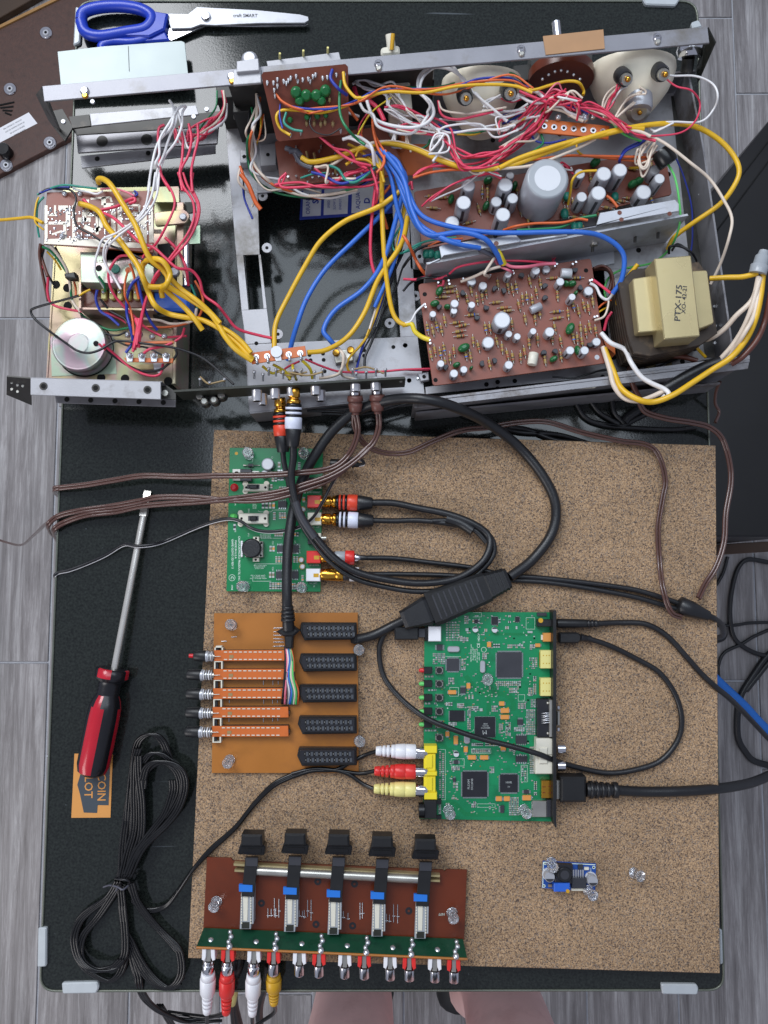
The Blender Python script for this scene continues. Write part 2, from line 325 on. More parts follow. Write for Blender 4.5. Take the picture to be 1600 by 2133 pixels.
# cork board
def cork_mat():
    m = bpy.data.materials.new('cork'); m.use_nodes = True; nt = m.node_tree; N = nt.nodes; L = nt.links; b = N['Principled BSDF']; b.inputs['Roughness'].default_value = 0.85
    tc = N.new('ShaderNodeTexCoord')
    v = N.new('ShaderNodeTexVoronoi'); v.inputs['Scale'].default_value = 1250; v.inputs['Randomness'].default_value = 1; L.new(tc.outputs['Object'], v.inputs['Vector'])
    cr = N.new('ShaderNodeValToRGB'); cr.color_ramp.interpolation = 'CONSTANT'; e = cr.color_ramp.elements; e[0].position = 0; e[0].color = hexc('57483f')
    e[1].position = 0.12; e[1].color = hexc('7f664e')
    for p, h in ((0.26, 'a08262'), (0.45, 'ab8d6c'), (0.62, '92795f'), (0.74, 'b99a78'), (0.88, '857668')):
        k = cr.color_ramp.elements.new(p); k.color = hexc(h)
    sp = N.new('ShaderNodeSeparateColor'); L.new(v.outputs['Color'], sp.inputs[0]); L.new(sp.outputs[0], cr.inputs[0])
    n = N.new('ShaderNodeTexNoise'); n.inputs['Scale'].default_value = 14; n.inputs['Detail'].default_value = 8; n.inputs['Roughness'].default_value = 0.65; L.new(tc.outputs['Object'], n.inputs['Vector'])
    mr = N.new('ShaderNodeMapRange'); mr.inputs['From Min'].default_value = 0.3; mr.inputs['From Max'].default_value = 0.7; mr.inputs['To Min'].default_value = 0.80; mr.inputs['To Max'].default_value = 1.12; L.new(n.outputs['Fac'], mr.inputs['Value'])
    n2 = N.new('ShaderNodeTexNoise'); n2.inputs['Scale'].default_value = 420; n2.inputs['Detail'].default_value = 3; L.new(tc.outputs['Object'], n2.inputs['Vector'])
    mr2 = N.new('ShaderNodeMapRange'); mr2.inputs['From Min'].default_value = 0.34; mr2.inputs['From Max'].default_value = 0.44; mr2.inputs['To Min'].default_value = 0.68; mr2.inputs['To Max'].default_value = 1; L.new(n2.outputs['Fac'], mr2.inputs['Value'])
    mu = N.new('ShaderNodeMath'); mu.operation = 'MULTIPLY'; L.new(mr.outputs[0], mu.inputs[0]); L.new(mr2.outputs[0], mu.inputs[1])
    s = N.new('ShaderNodeVectorMath'); s.operation = 'SCALE'; L.new(cr.outputs[0], s.inputs[0]); L.new(mu.outputs[0], s.inputs['Scale']); L.new(s.outputs[0], b.inputs['Base Color'])
    bp = N.new('ShaderNodeBump'); bp.inputs['Strength'].default_value = 0.5; bp.inputs['Distance'].default_value = 0.0008; L.new(n2.outputs['Fac'], bp.inputs['Height']); L.new(bp.outputs[0], b.inputs['Normal'])
    MATS['cork'] = m
cork_mat()
CZ = 12.0
m = M(); m.prism([(446, 895), (1491, 928), (1500, 2028), (392, 1996)], CZ, 0.1, 'cork', 0.5)
solo('cork_board', m, 'thick tan cork board lying on the black table under the four larger circuit boards', 'cork board')
# ------------------------------------------------------------------ furniture and surroundings
def vinyl():
    mat('vinyl', '4a2f26', 0.5, 0, 0.25, 180, 0.3, 500, dirt='3a241d', ds=90)
vinyl(); mat('woodedge', '9c7440', 0.5, 0, 0.15, 60); mat('darkwood', '3a2818', 0.5, 0, 0.2, 20)
PZ = -688.0
W = thing('cabinet_panel', 'brown wood grain panel with round metal washers and a white label at the top left', 'panel', P(40, 200, FZ))
m = M(); m.prism([(-120, 117), (116, 1), (330, -100), (360, 170), (157, 281), (-100, 415)], PZ, FZ, 'vinyl', 1.0); part('panel', m, W)
m = M(); m.prism([(-120, 117), (116, 1), (330, -100), (330, -106), (116, -5), (-120, 110)], PZ+3, FZ, 'woodedge'); part('edge_strip', m, W)
for (x, y) in ((95, 67), (20, 184), (103, 296), (12, 343)):
    m = M(); m.cyl(x, y, 12, PZ+3, PZ, 'chrome', 24, bev=1.5); m.cyl(x, y, 7, PZ+5, PZ+2, 'alu', 16, bev=2.0); m.disc(P(x, y, PZ+5.2), 2.6, 'hole'); part('screw', m, W)
m = M()
for i in range(4):
    m.tube([P(-4+i*5, 232+i*5-12, PZ+0.1), P(30-i*2, 213+i*9, PZ+0.1)], 1.8, 'hole', 6)
part('vent_slots', m, W)
m = M(); m.prism([(-20, 277), (60, 234), (78, 257), (-6, 300)], PZ+0.4, PZ+0.05, 'white')
for i, s in enumerate(['CAUTION  TO PREVENT FIRE', 'OR SHOCK HAZARD DO NOT', 'EXPOSE TO MOISTURE', 'MADE IN TAIWAN']):
    m.text(s, 26+i*5, 259+i*5.5, -80, 43, 3.0, PZ+0.6, 'chip', 0.8)
part('label', m, W)
m = M(); m.cyl(5, 309, 12, PZ+18, PZ, 'blackgloss', 20, bev=1.5); part('foot', m, W)
m = M(); m.prism([(-200, -60), (60, -120), (100, -20), (-200, 150)], PZ+2, FZ, 'darkwood', 1)
solo('wooden_board', m, 'dark brown wooden board in the top left corner beside the washered panel', 'board')
# dark cabinet on the right
mat('blackwood', '0e0d0e', 0.38, 0, 0.15, 10, 0.05, 400); mat('trimwood', '4b3523', 0.5, 0, 0.2, 40)
DZ = -180.0
D = thing('black_cabinet', 'black low cabinet with grooved slanted edge and brown base, right of the table', 'cabinet', P(1560, 800, FZ))
m = M(); m.prism([(1640, 205), (1470, 415), (1420, 560), (1420, 1118), (1650, 1118), (1900, 700)], DZ, FZ, 'blackwood', 2.0); part('body', m, D)
m = M()
for k in (18, 46): m.tube([P(1650, 205+k*1.4, DZ+0.4), P(1440, 470+k*1.8, DZ+0.4)], 1.0, 'hole', 6)
part('groove', m, D)
m = M(); m.prism([(1420, 1138), (1700, 1122), (1700, 1143), (1420, 1160)], DZ-150, FZ, 'trimwood', 1); part('base_rail', m, D)
# ------------------------------------------------------------------ things on the table top
mat('scissorblue', '1c3aae', 0.33, 0, 0.05)
SZ = ZT(0, 0, 0.3375)
X = thing('scissors', 'scissors with royal blue handles and silver blades above the receiver chassis', 'scissors', P(400, 60, 0))
def zp(s): return [SZ(float(a.split(',')[0]), float(a.split(',')[1])) for a in s.split()]
m = M()
m.tube([P(*SZ(x, y), 9) for x, y in ((500, 130), (520, 75), (620, 45), (760, 40), (880, 62), (940, 110), (900, 175), (780, 200), (620, 225), (530, 200), (500, 130))], 5.2, 'scissorblue', 12, 8)
m.prism(zp('850,50 940,62 1035,78 1015,178 920,225 760,215 880,180 925,120 890,70'), 12, 4, 'scissorblue', 1.5)
part('handle', m, X)
m = M()
m.prism(zp('1015,182 1045,248 860,262 800,258 920,222'), 9, 1.5, 'scissorblue', 1.5)
m.tube([P(*SZ(x, y), 6) for x, y in ((930, 235), (820, 262), (700, 262), (630, 290), (680, 345), (850, 340))], 4.5, 'scissorblue', 12, 6)
part('handle', m, X)
m = M(); m.prism(zp('1030,82 1160,86 1215,42 1590,62 1850,88 1902,102 1905,125 1880,140 1600,142 1330,155 1240,150 1180,172 1055,175'), 8, 6.5, 'alu', 0.3); part('blade', m, X)
m = M(); m.prism(zp('1020,175 1180,160 1330,142 1600,145 1890,138 1905,150 1880,160 1600,163 1270,158 1140,215 1060,250 1045,245'), 5.5, 4, 'chrome', 0.3); part('blade', m, X)
m = M(); m.cyl(428, 31.5, 4.4, 10.5, 7.5, 'chrome', 18, bev=1.0); part('screw', m, X)
m = M(); m.text('craft SMART', 511, 32.5, 100, 1, 7.4, 8.25, 'chip', 0.95, bold=0.005); part('lettering', m, X)
# coin slot card
m = M(); K = ZT(100, 1350, 200/1153.0)
def kp(s): return [K(float(a.split(',')[0]), float(a.split(',')[1])) for a in s.split()]
mat('cardorange', 'd09048', 0.6, 0, 0.04); mat('cardgrey', '38414a', 0.6, 0, 0.05)
m.prism(kp('318,1268 778,1272 750,2035 280,2038'), 0.6, 0.05, 'cardorange')
m.prism(kp('400,1480 352,1640 382,1745 430,1975 590,1980 598,1885 728,1888 745,1400 600,1440'), 0.75, 0.5, 'cardgrey')
m.text('COIN', *K(640, 1670), -2, 100, 17.5, 0.95, 'cardorange', 0.92, bold=0.01); m.text('SLOT', *K(484, 1640), -2, 100, 17.5, 0.95, 'cardorange', 0.95, bold=0.01)
solo('coin_slot_card', m, 'small orange card printed COIN SLOT lying under the screwdriver handle', 'card')
# screwdriver
X = thing('screwdriver', 'long flat screwdriver with red and black fluted handle lying left of the cork board', 'screwdriver', P(240, 1400, 0))
m = M(); a = P(299, 1075, 6); b = P(238, 1395, 13); m.tube([a, b], 3.0, 'shaftsteel', 10)
a2 = P(308, 1022, 3.5); d = (b-a).normalized(); n = Vector((-d.y, d.x, 0)).normalized()
vs = []
for (p, w, h) in ((a, 3.0, 3.0), (P(304.5, 1045, 5), 2.7, 2.0), (a2, 3.0, 0.6)):
    for (q, r) in ((-1, -1), (1, -1), (1, 1), (-1, 1)): vs.append(p + n*q*w*0.001 + Vector((0, 0, r*h*0.001)))
m.add(vs, [[0, 1, 5, 4], [1, 2, 6, 5], [2, 3, 7, 6], [3, 0, 4, 7], [4, 5, 9, 8], [5, 6, 10, 9], [6, 7, 11, 10], [7, 4, 8, 11], [8, 9, 10, 11]], 'shaftsteel'); part('shaft', m, X)
mat('handlered', 'b41428', 0.28, 0, 0.05, coat=0.3); mat('handleblack', '15151a', 0.3, 0, 0.1)
A = P(236, 1392, 13); B = P(190, 1615, 13); ax = (B-A); Lg = ax.length; d = ax.normalized(); u = Vector((-d.y, d.x, 0)); w = Vector((0, 0, 1))
prof = [(0, 11.5), (0.01, 13), (0.085, 13), (0.115, 11), (0.13, 9.0), (0.15, 9.6), (0.165, 8.8), (0.185, 9.6), (0.20, 8.8), (0.22, 9.6), (0.235, 8.9), (0.25, 9.4), (0.30, 11.0), (0.36, 12.3), (0.45, 12.8), (0.7, 12.8), (0.9, 12.6), (0.97, 11), (1.0, 7.5), (1.005, 3)]
m = M(); n = 48
def rad(a, t, r):
    k = cos(3*(a - pi/2 - 0.25)); fl = (1 + 0.06*abs(k)) if t > 0.27 or t < 0.11 else 1.0
    return r*fl
vs = [A + d*Lg*t + (u*cos(2*pi*i/n) + w*sin(2*pi*i/n))*rad(2*pi*i/n, t, r)*0.001 for (t, r) in prof for i in range(n)]
for (red, mt) in ((False, 'handleblack'), (True, 'handlered')):
    fs = []
    for j in range(len(prof)-1):
        t = (prof[j][0] + prof[j+1][0])/2
        for i in range(n):
            a_ = 2*pi*(i+0.5)/n; k = cos(3*(a_ - pi/2 - 0.25))
            isr = (k > 0.1 and (t < 0.1 or (0.33 < t < 0.98))) or (k > 0.6 and 0.27 < t <= 0.33)
            if isr == red: fs.append([j*n+i, j*n+(i+1) % n, (j+1)*n+(i+1) % n, (j+1)*n+i])
    m.add(vs, fs, mt, True)
m.add(vs[:n], [list(range(n))], 'handleblack'); m.add(vs[-n:], [list(range(n))], 'handleblack'); part('handle', m, X)
# blue and white printed sheet beneath the receiver
m = M(); mat('sheetblue', '3a4cb0', 0.5); mat('sheetwhite', 'eef2f8', 0.5)
m.prism([(628, 392), (862, 372), (868, 440), (624, 458)], 0.5, 0.05, 'sheetblue')
m.prism([(632, 395), (670, 394), (668, 449), (630, 451)], 0.7, 0.4, 'sheetwhite'); m.prism([(676, 392), (726, 388), (724, 445), (674, 448)], 0.7, 0.4, 'sheetwhite'); m.prism([(734, 386), (778, 384), (777, 441), (732, 444)], 0.7, 0.4, 'sheetwhite')
m.text('ORANGE', 642, 424, 0, -10, 9, 0.9, 'sheetblue', 0.9); m.text('S', 658, 420, 0, -10, 13, 0.9, 'sheetblue', 1.0, bold=0.03)
for i, s in enumerate(('SPEED BALL', 'SLOW SHAKE', 'ENERGY BALL')): m.text(s, 685+i*12, 418, 0, -10, 5, 0.9, 'sheetblue', 0.9)
m.text('AQUA', 746, 418, 0, -10, 9, 0.9, 'sheetblue'); m.text('D', 765, 418, 0, -10, 12, 0.9, 'sheetblue', bold=0.03)
solo('printed_sheet', m, 'blue and white printed sheet seen through the opening of the receiver chassis', 'sheet')
# grey metal sheet beside scissors
m = M(); m.prism(zp('355,318 640,285 1120,252 1140,262 1160,450 1165,520 385,560 375,520'), 14, 12.8, 'sheetmetal', 0.2)
m.tube([P(*SZ(792, 285), 14.2), P(*SZ(798, 440), 14.2)], 0.25, 'chip', 5)
for (x, y) in ((400, 480), (1130, 470)): m.cyl(*SZ(x, y), 3, 12.7, 0.1, 'steel2', 10)
solo('metal_sheet', m, 'pale blank metal sheet lying just under the blue scissor handles', 'metal sheet')
# ------------------------------------------------------------------ person standing at the near edge
mat('skin', 'ecc0ba', 0.5, 0, 0.06, 40, 0.08, 600, dirt='e0b0aa', ds=30); mat('shoe', '141315', 0.5, 0, 0.1, 60, 0.2, 500); mat('shorts', '22252c', 0.8, 0, 0.1, 200, 0.2, 800)
def skin_mesh(name, verts, edges, radii, mt, root, sub=2):
    me = bpy.data.meshes.new(name); me.from_pydata(verts, edges, []); o = bpy.data.objects.new(name, me); C.objects.link(o)
    md = o.modifiers.new('s', 'SKIN'); md.use_smooth_shade = True
    for i, v in enumerate(me.skin_vertices[0].data): v.radius = (radii[i][0]/1000.0, radii[i][1]/1000.0); v.use_root = (i == root)
    sb = o.modifiers.new('u', 'SUBSURF'); sb.levels = sb.render_levels = sub
    bpy.context.view_layer.update(); m2 = bpy.data.meshes.new_from_object(o.evaluated_get(bpy.context.evaluated_depsgraph_get()))
    bpy.data.objects.remove(o); m2.materials.clear(); m2.materials.append(MATS[mt]); m2.name = name
    for p in m2.polygons: p.use_smooth = True
    return m2
PR = thing('person', 'bare legged person in black shoes standing at the near edge of the table', 'person', (0.055, -0.5, FZ/1000))
ox, oy = 0.055, -0.5
def leg(s, xo):
    return [(xo+s*0.002, 0.0, -0.17), (xo, 0.01, -0.30), (xo+s*0.002, -0.06, -0.42), (xo-s*0.006, -0.15, -0.60), (xo-s*0.01, -0.13, -0.655), (xo-s*0.008, -0.04, -0.672)]
vl = [(0, -0.03, 0.18)]; rl = [(105, 80)]; ed = []
for s, xo in ((-1, -0.090), (1, 0.082)):
    b0 = len(vl); vl += [(xo+s*0.01, -0.035, 0.10), (xo+s*0.016, -0.02, -0.04)] + leg(s, xo); rl += [(78, 82), (62, 64), (50, 54), (44, 48), (42, 46), (30, 33), (20, 20), (16, 12)]
    ed += [(0, b0)] + [(b0+i, b0+i+1) for i in range(7)]
me = skin_mesh('body', vl, ed, rl, 'skin', 0)
o = bpy.data.objects.new('body', me); C.objects.link(o); o.parent = PR; o.location = (0, 0, -FZ/1000)
me = skin_mesh('shorts', [(0, -0.035, 0.20), (-0.098, -0.04, 0.12), (-0.104, -0.03, 0.05), (0.098, -0.04, 0.12), (0.102, -0.03, 0.05)], [(0, 1), (1, 2), (0, 3), (3, 4)], [(118, 96), (96, 98), (90, 90), (96, 98), (90, 90)], 'shorts', 0)
o = bpy.data.objects.new('shorts', me); C.objects.link(o); o.parent = PR; o.location = (0, 0, -FZ/1000)
for s, xo in ((-1, -0.082), (1, 0.074)):
    me = skin_mesh('shoe', [(xo, -0.2, 0.034), (xo, -0.14, 0.044), (xo-s*0.004, -0.06, 0.036), (xo-s*0.006, 0.0, 0.026)], [(0, 1), (1, 2), (2, 3)], [(44, 36), (48, 46), (50, 36), (44, 24)], 'shoe', 1)
    o = bpy.data.objects.new('shoe', me); C.objects.link(o); o.parent = PR; o.location = (0, 0, 0)
# ------------------------------------------------------------------ receiver chassis
FL, RW, RL = 38.0, 66.0, 122.0
Z1 = ZT(0, 0, 0.3375); Z2 = ZT(500, 0, 0.35); Z3 = ZT(1040, 0, 0.35); Z4 = ZT(0, 360, 0.3375); Z5 = ZT(440, 360, 0.2875); Z6 = ZT(840, 320, 0.275); Z7 = ZT(1160, 320, 0.2813); Z14 = ZT(500, 100, 0.1625)
RC = thing('receiver_chassis', 'opened steel receiver chassis with red boards, transformer and tangled coloured wires across the top', 'receiver', P(950, 500, 0))
m = M()
for q in ([(468, 240), (531, 240), (541, 530), (492, 532)], [(492, 532), (507, 531), (518, 645), (503, 646)], [(538, 530), (543, 530), (556, 643), (549, 643)], [(503, 646), (556, 643), (565, 714), (513, 717)],
          [(513, 717.5), (834, 702), (870, 700), (885, 822), (520, 858)], [(815, 384), (850, 384), (869, 700), (834, 702)], [(531.5, 240), (790, 240), (814, 384), (536, 402)],
          [(791, 235), (1425, 165), (1462, 560), (855, 560), (850, 383), (815, 383)], [(1258, 560), (1462, 560.5), (1500, 745), (1275, 782)], [(886, 806), (1274, 755), (1275, 783), (887, 821)]):
    m.prism(q, FL, FL-1.2, 'steel', 0.2)
for (x, y) in ((547, 408), (556, 516), (579, 696), (866, 616), (812, 673), (829, 382), (868, 350)): m.cyl(x, y, 4.3, FL-1.6, FL-2.8, 'steel', 16); m.disc(P(x, y, FL-1.4), 1.4, 'hole')
m.prism([(520, 858), (887, 820), (888, 823), (521, 862)], FL, 1, 'steel2'); m.prism([(470, 240), (473, 240), (515, 717), (522, 858), (519, 858), (511, 717)], FL-1.5, 6, 'steel2')
# holes punched in the floor plate
for s, T_, r in (('327,1235 712,1320 720,1358 810,1310 815,1355 1108,1285 1320,1262 1405,1248 1108,1325 822,1438 1433,1503', Z5, 1.7), ('15,1452 45,1718 630,1748 715,1730 715,1780 845,1722 1460,902 1468,948 1580,1288', Z6, 2.0), ('825,152 605,715 290,880 296,925 408,1258 420,1508 930,1540 1020,1445 1110,1345 340,1655', Z7, 2.2), ('150,740 360,800 1008,1038', Z3, 2.0), ('1505,835 1040,760', Z2, 2)):
    for t in s.split():
        a = t.split(','); m.disc(P(*T_(float(a[0]), float(a[1])), FL+0.12), r, 'hole', 12)
part('floor_plate', m, RC)
# side, rear, front walls
m = M(); pth = [(1432, 150), (1462, 300), (1483, 440), (1503, 580), (1528, 752)]
for (a, b) in zip(pth, pth[1:]): m.prism([a, b, (b[0]+4, b[1]), (a[0]+4, a[1])], 70, 4, 'steel2')
for t in '1140,580 1140,660 1142,770 1145,800 1165,905 1185,960 1195,1020 1190,1075 1145,590'.split():
    a = t.split(','); x, y = Z3(float(a[0]), float(a[1])); m.cyl(x+3, y, 1.0, 52, 50.5, 'solder', 8)
for t in '1075,300 1090,385 1130,300 1180,1130 1215,1140 1170,830 1240,1075 1190,1275 1185,1400'.split():
    a = t.split(','); x, y = Z7(float(a[0]), float(a[1])); m.cyl(x-4, y, 1.2, 52, 50.5, 'solder', 8)
m.prism([(1425, 200), (1465, 560), (1498, 745), (1470, 745), (1438, 560), (1398, 200)], FL+0.4, FL, 'darksteel')
part('side_wall', m, RC)
m = M(); m.prism([(1562, 748), (1562, 754), (862, 838), (862, 832)], RW, 2, 'steel2', 0.3); m.prism([(1562, 740), (1562, 748), (1275, 786), (1273, 777)], RW-3, RW-4.2, 'steel')
m.prism([(1561, 754.5), (1558, 768), (864, 850), (862, 838.5)], RW-0.4, RW-1.6, 'steel2', 0.2); m.prism([(1500, 796), (1500, 800), (868, 862), (866, 858)], 32, 1, 'steel2')
m.prism([(*Z6(1285, 1785),), (*Z6(1340, 1755),), (*Z6(1505, 1745),), (*Z6(1450, 1775),)], RW-2, RW-2.6, 'offwhite')
part('rear_wall', m, RC)
m = M(); m.prism([(468, 153), (905, 114), (906, 118), (469, 157)], RL-1.5, FL, 'darksteel'); m.prism([(906, 192), (1450, 145), (1450, 149), (906, 196)], 66, FL, 'steel2'); part('front_wall', m, RC)
m = M(); m.prism([(88, 179), (1474, 55), (1478, 89), (92, 211)], RL, RL-1.6, 'railsteel', 0.3)
m.plate([P(*Z1(222, 585), 116), P(*Z1(262, 530), RL-0.5), P(*Z1(285, 632), RL-0.5), P(*Z1(395, 868), 22), P(*Z1(300, 745), 40)], 0.0012, 'darksteel')
m.plate([P(1476, 56, RL-1), P(1492, 88, 112), P(1455, 172, 60), P(1452, 140, 66)], 0.0012, 'greendark')
part('front_rail', m, RC)
for (x, y) in ((175, 190), (482, 160), (788, 133), (1086, 103), (1370, 78)):
    m = M(); m.cyl(x, y-3, 3.4, RL+2.2, RL+0.1, 'chrome', 14, bev=1.2); m.cyl(x+1, y+7, 2.4, RL+1.8, RL+0.1, 'gold' if x < 500 else 'lead', 12, bev=0.8); m.prism([(x-4, y-4), (x+4, y-4), (x+4, y-3), (x-4, y-3)], RL+2.4, RL+2, 'hole'); part('screw', m, RC)
m = M(); m.prism([(555, 127), (706, 108), (712, 134), (560, 150)], RL-8, RL-9.5, 'steel', 0.3)
for x in (583, 632, 683): m.tube([P(x, 124-(x-583)*0.12, RL-9), P(x, 111-(x-583)*0.12, RL-2)], 0.9, 'paleyellow', 6)
part('switch_bracket', m, RC)
m = M(); m.prism([(493, 127), (538, 121), (540, 146), (493, 150)], RL+6, RL-2, 'steel', 0.4); m.cyl(519, 119, 6.2, RL+1, RL-9, 'alu', 16, bev=2); m.prism([(486, 145), (543, 139), (544, 172), (486, 177)], RL+3, RL+1, 'steel', 0.4); part('switch_bracket', m, RC)
m = M(); m.prism(rquad([(793, 97), (832, 92), (834, 112), (793, 115)], 8), RL-6, RL-24, 'offwhite', 1.5); m.tube([P(816, 105, RL-8), P(812, 72, RL-4)], 3.4, 'offwhite', 10); m.tube([P(816, 104, RL-4), P(819, 70, RL+1)], 1.6, 'ochre', 6)
m.prism([(808, 150), (852, 146), (860, 235), (835, 250), (812, 240)], RL-30, FL, 'offwhite', 1.5)
m.cyl(838, 255, 4, RL-34, FL, 'chrome', 14); part('lever', m, RC)
m = M(); m.tube([P(1158, 46, RL-6), P(1162, 82, RL-8)], 3.2, 'chrome', 14); part('shaft', m, RC)
mat('cardtan', 'a9825e', 0.7, 0, 0.06)
m = M(); m.prism([(1131, 75), (1257, 61), (1260, 101), (1137, 114)], RL+0.8, RL+0.15, 'cardtan', 0.1); part('card_strip', m, RC)
# lower rails in the left bay
def zq(T_, s): return [T_(float(t.split(',')[0]), float(t.split(',')[1])) for t in s.split()]
m = M(); m.prism(zq(Z1, '555,702 1210,650 1225,705 565,775'), 62, 60.5, 'steel', 0.2); m.prism(zq(Z1, '425,720 550,706 560,775 450,790'), 60, 58, 'darksteel')
m.prism(zq(Z1, '440,790 1400,680 1370,775 470,832'), 44, 42.5, 'darksteel'); m.prism(zq(Z1, '470,832 1350,775 1340,885 480,942'), 33, 31, 'steel2', 0.3); m.prism(zq(Z1, '497,962 1330,872 1330,945 505,1036'), 20, 18.5, 'steel', 0.2)  # first strip: shade on the recessed face put into its dark colour
m.prism(zq(Z1, '300,690 385,672 450,785 400,870 345,800'), 48, 46, 'darksteel')
for a in ((600, 980), (915, 945)): m.disc(P(*Z1(*a), 20.3), 2.2, 'hole')
for a in ((630, 870), (905, 860)): m.cyl(*Z1(*a), 5, 33.4, 33, 'darksteel', 14)
for a in ((570, 625), (1195, 718), (1275, 672), (390, 748)): m.cyl(*Z1(*a), 1.8, 64, 62, 'alu', 10)
part('bay_rail', m, RC)
for T_, q, h in ((Z2, '0,890 45,895 55,970 0,970', 10), (Z2, '115,860 215,850 215,980 120,990', 10), (Z5, '1480,555 1540,555 1540,655 1480,655', 14), (Z5, '1495,1455 1575,1440 1580,1500 1520,1510', 5)):
    m = M(); m.prism(zq(T_, q), FL+h, FL, 'steel', 0.5); pt = zq(T_, q); m.disc(P(sum(p[0] for p in pt)/4, sum(p[1] for p in pt)/4, FL+h+0.3), 1.6, 'hole'); part('mounting_bracket', m, RC)
# cream meter / lamp domes
mat('cream', 'f0e8d2', 0.35, 0, 0.04)
def dome(x, y, rr, sx, sockets, tip):
    m = M(); A_ = P(x, y, 80); B_ = A_ + Vector((0.0, -0.040, -0.010))
    m.lathe(A_, B_, [(0, rr), (0.12, rr*1.02), (0.3, rr*0.97), (0.5, rr*0.86), (0.7, rr*0.68), (0.85, rr*0.52), (1.0, rr*0.36), (1.04, rr*0.30)], 'cream', 32)
    p = part('reflector', m, RC)
    for (px, py) in sockets:
        m = M(); c = P(px, py, 100); c2 = P(px, py, 112)
        c = P(px, py, 114); m.lathe(c - Vector((0, -0.010, 0.010)), c, [(0, 6.4), (0.7, 6.4), (1, 5.4)], 'rubber', 18); m.lathe(c, c + Vector((0, -0.003, 0.004)), [(0, 4.6), (1, 4.2)], 'lead', 12); m.ball(c + Vector((0, -0.004, 0.006)), 2.2, 'gold'); part('lamp_socket', m, p)
    if tip: 
        c = P(1330, 232, 88); m = M(); m.lathe(c + Vector((0, 0.012, 0)), c, [(0, 11), (0.8, 11), (1, 10)], 'alu', 24); m.lathe(c, c + Vector((0, -0.002, 0.0015)), [(0, 9.6), (1, 6)], 'lead', 24); m.ball(c + Vector((0, -0.003, 0.003)), 2.0, 'gold'); part('end_cap', m, p)
dome(1316, 138, 34, 1, ((1303, 165), (1380, 155)), True)
dome(1003, 168, 32, 1, ((970, 205), (1062, 195)), False)
m = M(); m.lathe(P(1168, 150, 82), P(1168, 150, 82) + Vector((0, -0.008, 0)), [(0, 26), (1, 26)], 'pcbrust', 28); 
for i in range(7): m.ball(P(1130+i*13, 165-6*sin(i/6*pi)*3, 106), 1.2, 'solder', 6)
m.prism([(1105, 110), (1235, 100), (1232, 140), (1108, 150)], 84, FL, 'darksteel'); part('rotary_switch', m, RC)
m = M(); m.lathe(P(1438, 88, 88), P(1436, 120, 84), [(0, 9), (0.6, 11), (1, 9)], 'chrome', 18); m.lathe(P(1434, 122, 80), P(1430, 150, 74), [(0, 5), (1, 5)], 'darksteel', 12); part('headphone_jack', m, RC)
for i, (x, y, w) in enumerate(((480, 185, 60), (505, 215, 40), (770, 160, 60), (880, 150, 50), (1090, 150, 40))):
    m = M(); m.prism([(x-w/2, y-14), (x+w/2, y-18), (x+w/2, y+16), (x-w/2, y+20)], 82 - i, FL, 'darksteel', 0.6)
    for k in range(5): m.tube([P(x-w/2+4+k*w/5.5, y+16, 76), P(x-w/2+4+k*w/5.5, y+32, 66)], 1.1, 'lead', 6)
    part('switch_body', m, RC)
# upright board over the rail, with flat board behind it
B1 = M(); q = [(543, 151), (725, 133), (727, 279), (577, 295)]; zz = [RL+7, RL+7, RL-22, RL-22]
def Q1(fx, fy, up=0.0):
    a = P(q[0][0], q[0][1], zz[0]).lerp(P(q[1][0], q[1][1], zz[1]), fx); b = P(q[3][0], q[3][1], zz[3]).lerp(P(q[2][0], q[2][1], zz[2]), fx)
    nn = (P(*q[1], zz[1]) - P(*q[0], zz[0])).cross(P(*q[3], zz[3]) - P(*q[0], zz[0])).normalized(); nn = nn if nn.z > 0 else -nn
    return a.lerp(b, fy) + nn*up*0.001
cs = [Q1(0.03, 0), Q1(0.97, 0), Q1(1, 0.04), Q1(1, 0.96), Q1(0.97, 1), Q1(0.03, 1), Q1(0, 0.96), Q1(0, 0.04)]
B1.plate(cs, 0.0016, 'pcbdark', 'pcbbrown'); b1 = part('circuit_board', B1, RC)
def Zq1(X, Y):
    x, y = Z14(X, Y); fy = (y - 142 - (x-543)*-0.09*0) / 146; fy = min(max((y - (151-(x-543)*0.1)) / 145.0, 0), 1); l = 543+34*fy; r = 725+2*fy
    return ((x-l)/(r-l), fy)
for (X, Y, w) in ((720, 550, 55), (765, 660, 45), (850, 590, 55), (980, 590, 55), (1045, 660, 45), (1095, 530, 55), (860, 860, 30), (990, 850, 30), (1100, 840, 25), (640, 900, 30)):
    m = M(); c = Q1(*Zq1(X, Y), 0); t = Q1(*Zq1(X, Y), 7); m.lathe(c, t, [(0, w*0.065), (0.3, w*0.078), (0.8, w*0.078), (1, w*0.045)], 'capgreen', 10); part('capacitor', m, b1)
m = M()
for (X, Y) in ((350, 430), (430, 430), (440, 520), (480, 390), (560, 410), (595, 435), (650, 370), (720, 350), (740, 410), (805, 390), (875, 380), (935, 350), (970, 330), (1060, 370), (1120, 360), (1235, 330), (1340, 330), (480, 470), (450, 590), (650, 1090), (780, 1060), (1290, 1040), (620, 400), (900, 410)):
    c = Q1(*Zq1(X, Y), 0); t = Q1(*Zq1(X, Y+35), 3.5); m.lathe(c, t, [(0, 1.4), (0.6, 0.8), (1, 0.45)], 'solder', 7)
part('solder_pins', m, b1)
for (X, Y) in ((855, 950), (950, 950), (1035, 960), (1090, 940), (1190, 960), (1145, 650)):
    m = M(); c = Q1(*Zq1(X, Y-50), 2.5); t = Q1(*Zq1(X, Y+40), 2.5); m.lathe(c, t, [(0, 0.35), (0.2, 0.35), (0.22, 1.2), (0.8, 1.2), (0.82, 0.35), (1, 0.35)], 'restan', 8); part('resistor', m, b1)
